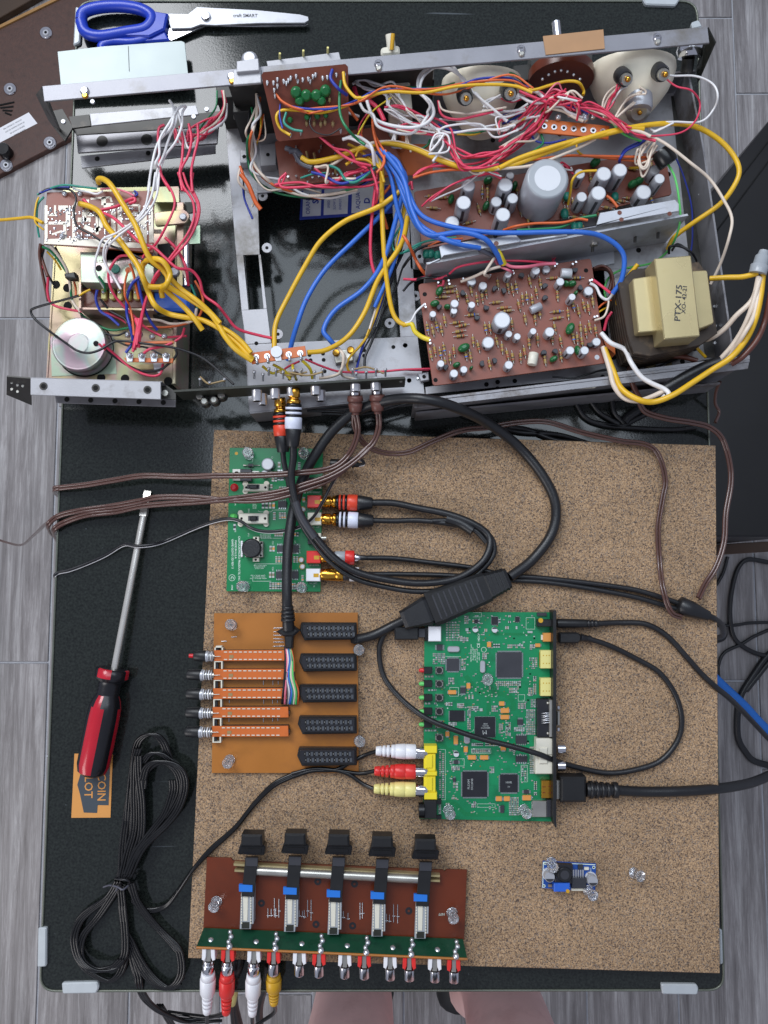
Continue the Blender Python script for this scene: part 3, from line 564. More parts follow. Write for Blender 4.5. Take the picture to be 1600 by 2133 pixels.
m = M(); m.prism(rquad([(572, 293), (800, 262), (850, 360), (585, 388)], 8), 64, 62.4, 'pcbred', 0.2); m.prism([(800, 300), (900, 300), (902, 360), (800, 368)], 50, 48.6, 'phenolic'); b2 = part('circuit_board', m, RC)
m = M()
for i in range(10): x = 600 + i*17; y = 372-i*1.6 + random.uniform(-5, 5); m.cyl(x, y, 0.9, 67, 64, 'solder', 6)
for i in range(22): m.cyl(random.uniform(600, 740), random.uniform(300, 380), 0.9, 67, 64, 'solder', 6)
part('solder_pins', m, b2)
for i in range(8):
    m = M(); x = random.uniform(610, 800); y = random.uniform(305, 365); a = P(x, y, 67); m.tube([a, a + Vector((0.002, -0.010, 0))], 1.1, 'restan', 8); part('resistor', m, b2)
# ---- generic component prototypes for boards (local metres, base at origin)
def proto(name, build):
    m = M(); build(m); return m.mesh(name, Vector((0, 0, 0)))
def res_build(c1, c2, c3):
    def f(m):
        A_ = Vector((0, -0.0055, 0.0016)); B_ = Vector((0, 0.0055, 0.0016))
        for (a, b, r, mt) in ((0, 0.2, 0.32, 'lead'), (0.2, 0.27, 1.15, 'restan'), (0.27, 0.34, 1.35, c1), (0.34, 0.42, 1.2, 'restan'), (0.42, 0.49, 1.15, c2), (0.49, 0.56, 1.15, 'restan'), (0.56, 0.63, 1.15, c3), (0.63, 0.69, 1.2, 'restan'), (0.69, 0.75, 1.35, 'resyel'), (0.75, 0.8, 1.1, 'restan'), (0.8, 1, 0.32, 'lead')):
            m.lathe(A_.lerp(B_, a), A_.lerp(B_, b), [(0, r), (1, r)], mt, 8, caps=(r > 0.5))
        m.tube([A_, A_ - Vector((0, 0, 0.0016))], 0.32, 'lead', 5); m.tube([B_, B_ - Vector((0, 0, 0.0016))], 0.32, 'lead', 5)
    return f
RES = [proto('resistor', res_build(*c)) for c in (('resyel', 'resred', 'restan'), ('resred', 'black', 'resyel'), ('resyel', 'black', 'resred'), ('bluepot', 'resyel', 'black'), ('restan', 'resyel', 'pcbrust'), ('resred', 'resred', 'resyel'))]
def cap_build(m): # unit: radius 1mm, height 1mm
    a = Vector((0, 0, 0)); b = Vector((0, 0, 0.001))
    m.lathe(a, b, [(0, 1.0), (0.08, 1.0), (0.10, 0.95), (0.13, 1.0), (0.96, 1.0), (1.0, 0.9)], 'capgrey', 20)
    m.disc(Vector((0, 0, 0.001003)), 0.80, 'captop', 20)
    for k in range(1): m.add([Vector((cos(t)*0.001006, sin(t)*0.001006, z)) for z in (0.00015, 0.0009) for t in (4.2, 4.4, 4.6)], [[0, 1, 4, 3], [1, 2, 5, 4]], 'chip')
CAP = proto('capacitor', cap_build)
def gc_build(m):
    m.lathe(Vector((0, 0, 0.0006)), Vector((0, 0, 0.0075)), [(0, 1.4), (0.15, 2.5), (0.5, 2.9), (0.85, 2.3), (1, 1.0)], 'capgreen', 12)
GC = proto('green_capacitor', gc_build)
def tr_build(m):
    vs = [(0.0024*cos(a), 0.0024*sin(a)) for a in [radians(x) for x in (-30, 10, 50, 90, 130, 170, 210)]]
    m.poly([Vector((x, y, 0.0052)) for x, y in vs], 0.0016, 'chip', 0.0003)
    for k in (-1, 0, 1): m.tube([Vector((k*0.0012, 0, 0.0018)), Vector((k*0.0012, 0, 0))], 0.25, 'lead', 5)
TR = proto('transistor', tr_build)
# ---- lower red board
AZ = 62.0
m = M(); m.prism(rquad([(871, 592), (1231, 538), (1264, 756), (902, 804)], 7), AZ, AZ-1.6, 'pcbred', 0.2, 'pcbbrown')
for t in ('163,1065', '245,1715', '1385,885'): a = t.split(','); m.disc(P(*Z6(float(a[0]), float(a[1])), AZ+0.1), 1.8, 'hole')
a = P(*Z6(1468, 1542), AZ+0.1); m.disc(a, 2.0, 'capgrey'); bA = part('circuit_board', m, RC)
def below(X, Y, h):  # base point of a thing whose top centre is seen at (X,Y)
    p = P(X, Y, AZ + h); return Vector((p.x, p.y, AZ*0.001))
capsA = '225,1215,26,9 390,1135,32,11 385,1190,26,9 520,1145,27,10 520,965,34,6 605,1000,32,7 795,915,27,11 1005,885,33,9 1085,875,30,4 1190,970,32,10 1405,1040,36,5 750,1260,66,15 645,1430,46,7 985,1345,26,11 1110,1350,38,9 800,1365,27,9 865,1385,27,9 285,1590,28,10 385,1665,32,10 460,1635,28,9 800,1600,33,10 1265,1490,33,12 1375,1490,33,12 1465,1425,33,6 1280,1085,28,12'
for t in capsA.split():
    X, Y, r, h = map(float, t.split(',')); x, y = Z6(X, Y); o = inst('capacitor', CAP, bA, below(x, y, h), random.uniform(-0.4, 0.4), (r*0.275*0.385, r*0.275*0.385, h))
for (x0, y0, x1, y1, r, mt) in ((965, 1190, 1045, 1152, 3.3, 'capgrey'), (975, 1600, 990, 1510, 4.0, 'offwhite'), (1195, 905, 1275, 910, 4.0, 'capwhite')):
    m = M(); a = P(*Z6(x0, y0), AZ+4); b = P(*Z6(x1, y1), AZ+4); m.lathe(a, b, [(0, r*0.85), (0.05, r), (0.12, r*0.93), (0.18, r), (0.95, r), (1, r*0.85)], mt, 14); part('capacitor', m, bA)
for t in '275,1040,1.3 240,1135,1.2 335,1160,0.9 460,1470,1.6 405,1600,1 1265,1325,1.6 1280,985,1.1 1235,985,0.9 1320,1490,1.2 1140,1555,1.1 515,1625,0.6 1305,1060,0.8'.split():
    X, Y, k = map(float, t.split(',')); x, y = Z6(X, Y); inst('green_capacitor', GC, bA, below(x, y, 4), random.uniform(0, 3), (k*1.15, k*0.75, 1))
for t in '455,1055 695,1025 760,1040 895,925 630,1165 560,1240 1075,1095 1075,1005 1345,1015 600,1590 690,1570 325,1620 1065,1510 1150,1500 1415,1445 275,1165 1300,880'.split():
    X, Y = map(float, t.split(',')); x, y = Z6(X, Y); inst('transistor', TR, bA, below(x, y, 4), random.uniform(0, 6))
tl = radians(8)
for t in '412,1065 485,1100 515,1030 560,1100 600,1090 628,1050 718,985 795,1010 828,1030 858,1010 905,1100 938,1090 960,965 1040,975 1010,1050 978,1110 878,1150 1170,1070 1035,1200 1000,1250 185,1320 225,1340 255,1300 290,1330 315,1260 210,1520 240,1490 283,1510 310,1475 355,1545 385,1495 475,1520 510,1530 570,1460 530,1415 625,1320 658,1320 710,1420 790,1520 830,1540 890,1540 920,1500 925,1250 825,1290 1150,1320 1020,1410 1130,1400 1195,1420 1250,1210 1290,1150 1330,1190 1370,1150 1405,1170 1438,1120 1345,1320 1385,1350 1415,1310 1460,1340 1320,1400 1290,1390 1355,1420 1195,1530 1075,1560 655,1590 750,1470 955,1430 320,1590'.split():
    X, Y = map(float, t.split(',')); x, y = Z6(X, Y); inst('resistor', random.choice(RES), bA, below(x, y, 2), radians(7) + random.uniform(-0.08, 0.08), (1, 0.95, 1))
for t in '300,1085 355,1045 350,1010 705,1125 765,1165 790,1190 520,1220 405,1278 450,1300 425,1345 435,1380 1165,1195 1165,1245 1320,940 1140,940'.split():
    X, Y = map(float, t.split(',')); x, y = Z6(X, Y); inst('resistor', random.choice(RES), bA, below(x, y, 2), radians(97) + random.uniform(-0.08, 0.08))
m = M()
for t in '165,1140 170,1160 200,1410 205,1435 345,960 350,985 265,975 660,920 650,935 830,890 835,905 1150,850 1165,835 1285,835 1310,820 1415,960 1430,955 1450,1235 1470,1230 455,945 110,1700'.split():
    X, Y = map(float, t.split(',')); m.cyl(*Z6(X, Y), 0.9, AZ+5, AZ, 'solder', 6)
part('solder_pins', m, bA)
m = M(); m.prism([(1255, 700), (1280, 712), (1282, 738), (1262, 722)], AZ-6, AZ-20, 'phenolic'); part('small_board', m, RC)
# ---- upper red board
BZ = 60.0
m = M(); m.prism(rquad([(862, 399), (1385, 312), (1400, 405), (880, 520)], 6), BZ, BZ-1.6, 'pcbred', 0.2, 'pcbbrown'); bB = part('circuit_board', m, RC)
def belowB(x, y, h): p = P(x, y, BZ + h); return Vector((p.x, p.y, BZ*0.001))
for (x, y, r, h) in ((976, 386, 15, 22), (966, 422, 16.5, 24), (942, 464, 16, 10), (1053, 385, 16.5, 22), (1034, 420, 12.5, 14), (1068, 413, 12.5, 18), (1048, 447, 16.5, 24), (1063, 365, 9, 20), (1208, 362, 12, 16), (1258, 362, 17, 26), (1292, 354, 16, 26), (1212, 410, 12, 20), (1247, 402, 17, 28), (1341, 400, 17.5, 16), (1364, 354, 12, 14), (1374, 372, 12, 22), (1332, 323, 8, 8)):
    inst('capacitor', CAP, bB, belowB(x, y, h), random.uniform(-0.5, 0.5), (r*0.37, r*0.37, h))
m = M(); a = P(1140, 373, BZ+40); b = Vector((a.x, a.y, BZ*0.001)); m.lathe(b, a, [(0, 16), (0.04, 17), (0.96, 17), (1.0, 16.2)], 'capgrey', 40); m.lathe(a, a+Vector((0, 0, 0.0012)), [(0, 16.2), (0.6, 16), (1, 14.6)], 'capsleeve', 40); m.disc(a+Vector((0, 0, 0.00135)), 10.2, 'captop', 36); part('large_capacitor', m, bB)
for t in '365,335 630,385 645,195 845,235 1460,60'.split():
    X, Y = map(float, t.split(',')); inst('green_capacitor', GC, bB, belowB(*Z6(X, Y), 7), random.uniform(0, 3), (1.4, 0.9, 1.2))
for t in '610,195 570,215 290,55'.split():
    X, Y = map(float, t.split(',')); inst('green_capacitor', GC, bB, belowB(*Z7(X, Y), 7), 0.4, (1.6, 1.1, 1.2))
for t in '600,290,0 640,310,0 215,320,90 230,410,80 575,420,10 500,520,100 860,260,10 1220,330,0 1290,380,10 950,520,0 1310,480,80 1390,470,80 1250,440,0 890,430,10 640,250,0 300,330,90'.split():
    X, Y, a = map(float, t.split(',')); inst('resistor', random.choice(RES), bB, belowB(*Z6(X, Y), 2), radians(a) + random.uniform(-0.1, 0.1))
for t in '60,430,0 130,555,0 160,540,0 195,560,10 400,330,80 680,280,60 250,170,0 700,330,10 540,330,80 420,350,70 480,350,80 300,430,20 380,400,80 620,80,20 700,70,0 560,110,80'.split():
    X, Y, a = map(float, t.split(',')); inst('resistor', random.choice(RES), bB, belowB(*Z7(X, Y), 2), radians(a) + random.uniform(-0.1, 0.1))
for (T_, t) in ((Z6, '1220,450 175,760 210,760 260,770'), (Z7, '60,450 130,545 165,540 75,320 430,320')):
    for s_ in t.split():
        X, Y = map(float, s_.split(',')); m = M(); a = P(*T_(X, Y-28), BZ+4); b = P(*T_(X, Y+28), BZ+4); m.lathe(a, b, [(0, 2), (0.2, 3), (0.8, 3), (1, 2)], 'teal', 10); part('power_resistor', m, bB)
# ---- heat sink
m = M(); st = 90.0
m.prism([(888, 547), (1432, 445), (1434, 449), (890, 551)], st-2, FL+0.5, 'alu')
m.prism(zq(Z6, '272,705 300,690 850,612 895,655 880,668 310,770 290,790'), st+4, st+2.6, 'alu', 0.2)
m.prism(zq(Z6, '185,830 275,792 280,800 192,840'), st, st-1.5, 'alu', 0.2); m.prism(zq(Z6, '895,655 1240,608 1245,620 880,672'), st, st-1.5, 'alu', 0.2)
m.prism(zq(Z7, '320,438 875,340 905,372 905,425 300,528 290,540 0,590 0,575 292,532'), st+4, st+2.6, 'alu', 0.3)
m.prism(zq(Z6, '700,640 705,660 720,660 720,640'), st-3, st-4, 'hole')
for a in ((465, 437), (478, 488), (835, 445)): m.disc(P(*Z7(*a), st+4.2), 1.8, 'pcbrust')
m.disc(P(*Z6(697, 625), st+4.2), 1.6, 'hole'); m.disc(P(*Z6(705, 680), st+4.2), 1.9, 'pcbrust')
m.prism(zq(Z6, '900,790 1590,640 1600,830 1420,870 1400,800 1150,830'), FL+1.6, FL+0.4, 'alu')
part('heat_sink', m, RC)
for t in ((265, 680), (430, 640), (580, 610), (750, 580)):
    m = M(); c = P(*Z7(*t), 64); m.lathe(c + Vector((0, 0.006, 0)), c, [(0, 4.4), (0.4, 4.4), (0.42, 3.2), (1, 2.8)], 'lead', 12); m.tube([c, c+Vector((0, -0.005, -0.001))], 1.3, 'darksteel', 8); part('power_transistor', m, RC)
m = M(); c = P(1238, 512, 66); m.lathe(c + Vector((0, 0.006, 0)), c, [(0, 4.4), (0.4, 4.4), (0.42, 3.2), (1, 2.8)], 'lead', 12); part('power_transistor', m, RC)
# ---- transformer
mat('laminate', '382e26', 0.5, 0.3, 0.2, 30, dirt='6a5844', ds=40); mat('brasscan', 'b8a97e', 0.30, 0.5, 0.08, 20, dirt='ab9a6e', ds=10)
m = M()
for i in range(16):
    k = 0.0 if i % 2 == 0 else 4.0; z1 = 84 - i*2.6; cq = zq(Z7, '455,960 560,860 1050,800 1120,900 1190,1330 1060,1420 690,1500 570,1480 520,1330'); cc = Vector((sum(p[0] for p in cq)/9, sum(p[1] for p in cq)/9))
    sh = [(cc.x + (p[0]-cc.x)*(1-k/120), cc.y + (p[1]-cc.y)*(1-k/120)) for p in cq]; base = [P(p[0], p[1], 84) for p in sh]
    m.poly([Vector((b_.x, b_.y, z1/1000)) for b_ in base], (z1-2.5)/1000, 'laminate', 0.0004)
tf = part('transformer', m, RC)
m = M(); m.prism(rquad(zq(Z7, '560,925 720,900 790,1310 605,1325'), 5), 94, 66, 'brasscan', 0.7); part('bobbin_cover', m, tf)
m = M(); m.prism(rquad(zq(Z7, '990,868 1115,862 1165,1255 1050,1300'), 5), 94, 66, 'brasscan', 0.7); part('bobbin_cover', m, tf)
m = M(); m.prism(rquad(zq(Z7, '722,775 995,752 1062,1350 795,1375'), 3), 106, FL+6, 'brasscan', 0.8); part('clamp_frame', m, tf)
m = M(); m.text('PTX-175', *Z7(902, 1105), 3.5, -60, 12.5, 106.3, 'chip', 1.25, bold=0.01); m.text('XO- 42-21', *Z7(945, 1078), 3.5, -60, 8.8, 106.3, 'chip', 1.12, bold=0.01); part('lettering', m, tf)
m = M(); m.prism(rquad(zq(Z7, '655,1540 850,1525 858,1590 670,1605'), 5), FL+3, FL+0.3, 'brasscan', 0.4); m.cyl(*Z7(775, 1555), 4, FL+6, FL+3, 'alu', 14, bev=1); part('mounting_foot', m, tf)
# ---- terminal strips, fuse, misc
def strip(q, z, holes, name='terminal_strip', pm='phenolic', root=RC, tabs=True):
    m = M(); m.prism(q, z, z-1.6, pm, 0.2)
    for (x, y) in holes:
        m.cyl(x, y, 2.4, z+0.6, z, 'solder', 12); m.disc(P(x, y, z+0.75), 1.1, 'hole')
        if tabs: m.tube([P(x, y, z+0.6), P(x+2, y+10, z+1), P(x+3, y+14, z-2)], 1.3, 'solder', 6)
    return part(name, m, root)
strip([(1122, 247), (1270, 262), (1268, 289), (1120, 275)], 92, [(1134+i*20.4, 262.5+i*1.8) for i in range(7)], tabs=False)
m = M()
for i in range(5):
    m.ball(P(1218+random.uniform(-4, 4), 240+random.uniform(-4, 8), 96), 3, 'solder', 8); m.ball(P(1163+i*24, 238+random.uniform(0, 8), 94), 2.6, 'solder', 8)
part('solder_joints', m, RC)
strip(zq(Z5, '278,1305 680,1253 690,1325 295,1385'), 72, [Z5(325, 1335), Z5(405, 1328), Z5(562, 1315), Z5(645, 1305)])
m = M(); m.cyl(*Z5(472, 1295), 4.6, 75, 72.5, 'alu', 16); m.prism(zq(Z5, '445,1300 500,1295 510,1360 470,1365'), 74, 72.2, 'alu'); part('mounting_tab', m, RC)
m = M(); c = P(*Z3(1008, 965), 84); a = P(*Z3(955, 895), 86); m.lathe(a, c + Vector((0, -0.002, 0)), [(0, 6.8), (0.15, 7.8), (0.85, 8.2), (1, 7.4)], 'blackgloss', 24); m.disc(c + Vector((0.001, -0.0035, 0.001)), 3.0, 'chip', 12, (c-a).normalized()); part('rubber_grommet', m, RC)
m = M(); c = P(*Z5(960, 1320), FL); m.prism(zq(Z5, '880,1290 1020,1270 1030,1360 900,1380'), FL+6, FL, 'lead', 0.5)
for k in (905, 1010): m.cyl(*Z5(k, 1300 if k < 950 else 1280), 3.2, FL+8, FL+6, 'gold', 12, bev=0.8)
part('socket_strip', m, RC)
# ---- receiver wires: colour, radius mm, coordinates (x,y,height), zoomed frames
RCW = []
def jit(p, a):
    out = [p[0]]
    for i in range(1, len(p)):
        out.append(p[i-1].lerp(p[i], 0.5)*0 + p[i] + Vector((random.uniform(-a, a), random.uniform(-a, a), random.uniform(-a, a)))*0.001)
    return out
def wires(T_, z0, root, rows):
    for row in rows.strip().split('\n'):
        c, r, s = row.strip().split(' ', 2); r = float(r); r = r*0.67 if r < 2.05 else r*0.82; pp = jit(path(s, z0, T_), 0.5 if r < 1.5 else 0.3); m = M(); m.tube(pp, r, 'wire'+c, 8 if r > 1 else 6, 6); ln = sum((a_-b_).length for a_, b_ in zip(pp, pp[1:]))
        if root is not RC: part('wire', m, root); continue
        RCW.append((ln*r, m))
        if c in 'RWPCO' and r < 1.6 and T_ in (Z1, Z2, Z3):
            for k in range(3 if c == 'R' and T_ is Z3 else 1):
                m2 = M(); m2.tube(jit(pp, 5.0), r*0.85, 'wire'+random.choice([c, c, 'R', 'W', 'C', c]), 6, 6); RCW.append((ln*r*0.5, m2))
wires(None, 80, RC, '''B 2.5 798,316,92 818,345 835,390,84 800,440,74 740,500,64 680,560,60 640,620,60 618,680,58 605,725,52 600,750,46
B 2.5 808,320,92 845,370 832,430,80 800,540,70 760,600,64 700,645,62 674,685,62 685,705,62 703,725,58
B 2.4 790,312,96 830,340,96 850,400,96 880,450,97 950,475,98 1040,485,99 1200,484,100 1262,496,96 1298,530,90 1295,580,84 1277,612,76
B 2.5 800,315,98 840,370,98 860,440,98 892,488,100 960,484,100 1010,498,99 1034,528,90 1044,548,82
B 2.3 795,318,94 835,380,94 868,460,96 925,497,100 960,510,99 1000,516,94
B 2.3 788,316,92 820,352 845,420 875,478,94 920,498,98 960,505,98
B 2.2 782,318,88 812,360 826,430,82 838,480,76 815,560,66 780,640,60
Y 2.5 628,328,88 650,337 700,327 760,306,92 800,298,94 860,308 920,335 985,352 1060,345 1130,320 1200,296,98 1270,275,98 1370,259,96 1440,262,90 1490,285,86 1525,320,84 1540,355,84 1528,390,82 1497,427,74 1441,466,62 1405,494,50 1391,520,44
Y 2.4 770,300,88 785,325 795,355 795,420,78 800,520,72 808,600,66 820,655,62 840,675,62 858,672,62
Y 2.6 838,395,84 790,430,80 720,460,72 670,500,66 640,545,62 600,620,58 575,675,58 572,725,62
Y 2.5 850,450,82 835,510,74 790,580,66 760,650,62 725,700,62 680,728,66 640,735,70
Y 1.8 725,300,88 745,310 770,330 790,350,90 800,380
C 1.8 655,348,86 690,345 730,318 770,300,94 830,296 900,320 980,350 1060,350 1120,340 1200,310 1240,290
C 1.8 1278,258,96 1320,268 1380,295 1440,340 1478,373,90 1509,418 1523,455 1520,494 1503,545,76 1481,592,66
W 1.3 1372,150,108 1400,158,104 1450,157 1485,175 1495,200 1485,230,96 1460,252 1400,255 1340,260
R 1.1 1385,162,108 1410,180 1440,188 1458,215,98 1450,250 1420,275 1370,283 1330,280 1310,272
L 1.3 1268,250,90 1300,280 1342,297,84 
L 1.4 1388,336,84 1405,370 1416,415 1416,460,78 1405,500,66 1390,525,50 1355,548,46 1300,560,46 1268,580,46 1260,610,46 1275,650,44 1300,670,44
N 1.1 1345,290,86 1310,305,82 1296,320,78 1290,342,74
N 1.0 1405,322,80 1425,370,66 1440,430,58 1442,490,50 1440,525,44''')
# top cluster, zoom of (500,0)-(1060,420)
wires(Z2, 100, RC, '''Y 1.7 300,805,112 240,760 218,700,116 250,655 340,655 480,665 620,630 760,575,122 900,548 1100,548,122 1300,515 1500,500,122 1640,510 1740,550
O 1.4 215,560,120 260,610 350,650 480,640 650,625 760,590 900,540 1150,530 1350,490 1600,480,120 1720,530
N 1.4 245,600,120 300,630 420,650 560,645 700,590 800,545 1000,530 1250,520 1420,470 1600,465 1680,500
G 1.3 740,585,98 820,545 960,520 1150,520 1300,490 1430,450 1600,430,104 1680,470
W 2.0 1590,720,100 1480,640,102 1380,520 1280,430,108 1200,400 1110,410 1060,470 1070,550 1130,610 1150,680 1100,740 1000,760 870,740 800,700 770,640 750,570 
W 1.5 670,500,100 720,475 800,490 900,530 960,600 1020,680 1120,740 1190,790 1180,850 1150,870 1150,830 1200,810 1210,870 1150,960
W 1.5 690,480,100 740,530 860,560 880,640 960,700 1060,750 1180,770 1260,790 1420,770 1540,770 1640,740,100
W 1.3 860,650,100 940,700 1040,745 1160,760 
C 1.2 880,545,98 960,620 1000,670 1100,730 1220,790
R 2.2 680,520,98 700,580 770,600 820,650 860,720 
R 1.5 860,640,100 950,630 1060,680 1160,740 1240,820 1300,960 1390,1000 1500,960
R 1.5 800,720,98 880,750 1000,770 1150,800 1240,850 1320,900 1420,930 1560,890,100 1640,830
R 1.4 930,770,98 1060,790 1200,820 1270,930 1330,990 1450,980 1600,860
R 1.4 1030,1050,92 1100,1000 1250,980 1400,970 1600,910
R 1.3 1150,790,98 1250,870 1340,990 1430,1000 1520,940 1610,890
R 1.5 1180,600,102 1200,680 1290,710 1400,690 1560,650
R 1.3 1540,780,100 1550,720 1620,690 1700,640
O 1.5 1030,1060,92 1130,1030 1270,1010 1420,1020
W 1.5 1450,640,102 1470,600 1540,575 1640,580 1720,560
W 1.5 1440,660,101 1520,660 1600,660 1700,650
W 1.3 1185,710,98 1300,720 1420,750 1540,745
N 1.3 1180,740,94 1240,775 1350,780 1480,750 1600,720 1700,660
G 1.3 1190,760,94 1300,790 1420,790 1540,740 1620,700 1680,650
Y 1.3 1290,800,94 1400,800 1500,760 1600,750 1700,700
N 1.8 550,415,128 540,470 580,520 640,570,120
G 1.6 600,480,122 590,600 600,700 640,770 700,830,112 740,860
Y 1.8 615,430,128 630,510 680,575 720,580
O 1.8 600,560,104 640,640 700,720,98
N 1.1 240,620,116 235,690 250,760
T 1.5 275,670,116 265,730 310,770 370,785
K 0.8 425,680,116 415,740 450,790 530,800 600,760
R 1.7 460,800,98 530,860,94 620,930 700,970 780,985,92
W 2.0 610,830,98 690,812 760,850 790,900 800,980,90
O 1.6 790,670,98 790,770,98 820,870 860,940 850,990 810,1030
O 1.1 780,640,96 720,780,92 740,840
N 1.3 730,930,90 790,920 860,900
Y 1.8 630,980,90 680,950 750,950 800,980
T 1.7 530,985,88 590,1010 630,1070 670,1090 730,1060 800,1000 830,970
N 1.7 425,1025,88 500,1045 570,1080 620,1090 700,1060 800,1010
R 1.7 445,1000,86 490,1040 540,1085 590,1075 640,1040 740,1010
R 1.6 275,1030,82 235,1070 250,1110 330,1115 500,1105 700,1080 820,1060
R 1.4 560,1080,84 640,1030 700,1020 760,1020
R 1.5 780,1000,90 810,1080 820,1150 810,1230,70 
W 1.5 920,790,92 925,850 960,880
C 1.5 990,800,92 990,880
G 1.5 1010,860,90 1060,890 1110,870 1130,830
S 2.6 270,880,82 320,900 360,970,84 430,1000,86 
S 2.6 290,900,84 340,900 365,930,88
Y 1.3 740,870,92 700,900 690,930
T 1.3 360,1060,84 440,1035 520,1030
R 1.2 1130,1200,80 1240,1110,86 1350,1060 1440,1035 1500,1040 1560,1060
V 1.0 900,580,100 790,660 720,760 700,800''')
# harness down the left of the receiver
wires(Z2, 84, RC, '''C 1.9 100,560,96 100,680 75,800 70,900,70 90,990 150,1060 240,1120,58 380,1160 520,1160,62 700,1130
O 1.5 120,580,96 90,720 60,820 60,920,66 100,1020 200,1100 330,1150,56 480,1180
G 1.5 70,640,90 85,760 50,830 50,940,64 80,1050 180,1130,54 340,1170 520,1160 700,1110,70
K 1.5 60,650,88 45,800 45,900,60 60,1010 140,1110,52 300,1165 480,1180 640,1140 800,1060
Y 1.1 125,660,92 125,780 95,860,74
O 1.1 140,680,92 120,800 100,840,76
N 1.2 560,1150,60 700,1110 800,1060
R 1.6 1020,1080,80 1025,1130
O 1.8 0,990,74 30,1060 60,1130,66 90,1200,62
K 1.0 15,1000,62 20,1100,54 25,1190''')
# red and white bundle leaving on the left
wires(Z1, 84, RC, '''R 1.5 1370,560,88 1390,650 1330,730 1250,800,78 1180,850 1110,870 1080,800 1060,790
R 1.5 1385,600,88 1375,690 1290,770,80 1200,840 1140,850 1110,810
R 1.4 1395,620,86 1380,720 1300,790 1230,860,78 1150,870
W 1.5 1400,640,88 1390,730 1330,790 1240,840,80 1170,910 1120,890 1100,830
G 1.1 1340,560,88 1330,660 1270,750,80 1200,830
C 1.3 1380,560,90 1385,660 1340,740 1260,810,80 1200,860''')
wires(Z3, 96, RC, '''R 1.6 0,880,92 120,820 220,740,96 280,650 360,590,104 430,580 470,610,106 480,680,100
R 1.6 0,930,90 90,880 200,790 260,690 330,610,104 420,600 460,640,104
R 1.5 0,800,94 10,740 60,700 160,660 260,590 350,575,106 450,590
R 1.5 0,960,88 120,850 230,750 320,640 400,620 450,660
R 1.5 0,840,92 80,780 130,720 250,600,102 340,540 400,570
R 1.4 490,620,104 560,630,100 640,660 720,740 780,780
R 1.3 480,640,104 600,660 700,730 760,790
P 1.2 220,640,100 300,540,104 360,540 420,600
W 2.0 0,575,102 90,575 150,550 220,545 270,600,102 200,610 130,580
W 1.6 0,780,94 50,770 90,730 160,700 260,690
W 1.6 0,700,94 80,720 160,690 220,660
Y 1.8 0,500,104 100,510 200,535,106 300,505 400,485 470,495 500,540,100 495,570
G 1.4 0,435,104 80,440 140,480 190,510
N 1.4 0,450,103 70,465 130,500 180,520
N 1.4 0,690,92 120,660 240,630 340,620,100 450,640 530,680
T 1.1 0,760,90 100,730 200,650 280,640
Y 1.4 30,740,90 120,720 200,690 290,640
C 1.8 280,640,98 380,660 440,700 500,720
C 1.4 610,670,96 640,590 700,530,104 740,490,110
R 1.2 630,680,96 660,590 710,530,106 735,485
C 1.5 690,700,96 740,620 800,570,100 850,540,106
C 1.5 700,700,96 770,640 830,580 860,545
Y 2.4 0,1000,96 120,940 300,880,98 450,840 600,805 760,770 860,765
C 2.0 620,680,98 700,740,98 760,770 850,790 900,810
W 1.5 870,740,94 920,780 960,770 1000,750
N 1.3 190,800,88 220,840 290,850 400,830
G 1.5 250,800,88 260,850 200,900 120,960
G 1.1 0,1010,84 60,1000 140,980 150,1000
O 1.6 0,960,84 200,950 400,930 600,930 800,935 890,935,80 910,950
N 1.6 880,820,86 840,860 760,890 720,940 715,970,72
C 1.5 910,830,88 850,870 830,930 840,990 870,990 900,930 940,870
C 1.5 930,840,88 900,920 880,990 850,1000 830,950 870,870
Y 1.4 460,860,90 470,900 510,930,76
Y 1.5 780,1000,72 840,995
Y 1.5 580,1015,92 490,1020 440,1070 420,1140,84 410,1220,72
R 1.4 360,1000,70 390,985 420,1010''')
wires(Z6, 92, RC, '''O 1.6 760,580,82 860,545,92 1000,530 1200,520,94 1330,500 1400,510
G 1.6 860,580,92 1040,565 1200,550 1330,490 1470,468,96
K 1.2 980,550,90 1200,520 1350,510
R 1.3 140,400,76 220,330,80 350,250 480,190 600,160 700,150,76 740,185
O 1.8 1540,320,76 1580,350 1620,410
R 1.4 350,910,72 420,860,80 560,830 700,810,76 900,815 1120,830,70
P 2.0 775,835,80 830,860,78 940,860 1060,835,72 1150,835
P 1.6 690,780,84 720,840,78 800,880 830,895,68
C 1.8 735,855,80 640,880 540,930,72 440,970,66
C 1.8 690,790,84 640,860 620,910 650,935,66
O 2.0 0,620,84 40,680 90,800,70 130,870 185,930,60
K 1.6 0,860,60 60,780,70 110,730 200,690 320,660
T 1.4 0,750,80 120,680 240,650 400,640
O 1.2 190,700,84 300,660 450,640
K 1.5 0,1040,56 60,970 160,940,66 330,940,68
R 1.6 0,950,60 100,950 180,930 260,950,68 330,930
S 2.4 580,730,92 640,755,88 690,775,84
V 3.0 710,730,88 735,780,86 760,835,80
R 1.6 260,1005,66 300,1000 310,960,68 
W 1.4 -10,1290,60 60,1270,66 100,1200 160,1140,66
V 2.4 0,1300,60 60,1290,64 90,1350 140,1390 200,1410,66
R 1.5 0,1635,44 100,1638 190,1638
R 1.1 1190,740,50 1120,830,50
R 1.1 1110,700,50 1115,760 1150,830
K 1.1 1130,1690,50 1300,1700 1440,1660 1545,1640
U 2.2 1430,880,52 1500,870 1560,890 1580,960 1560,1040''')
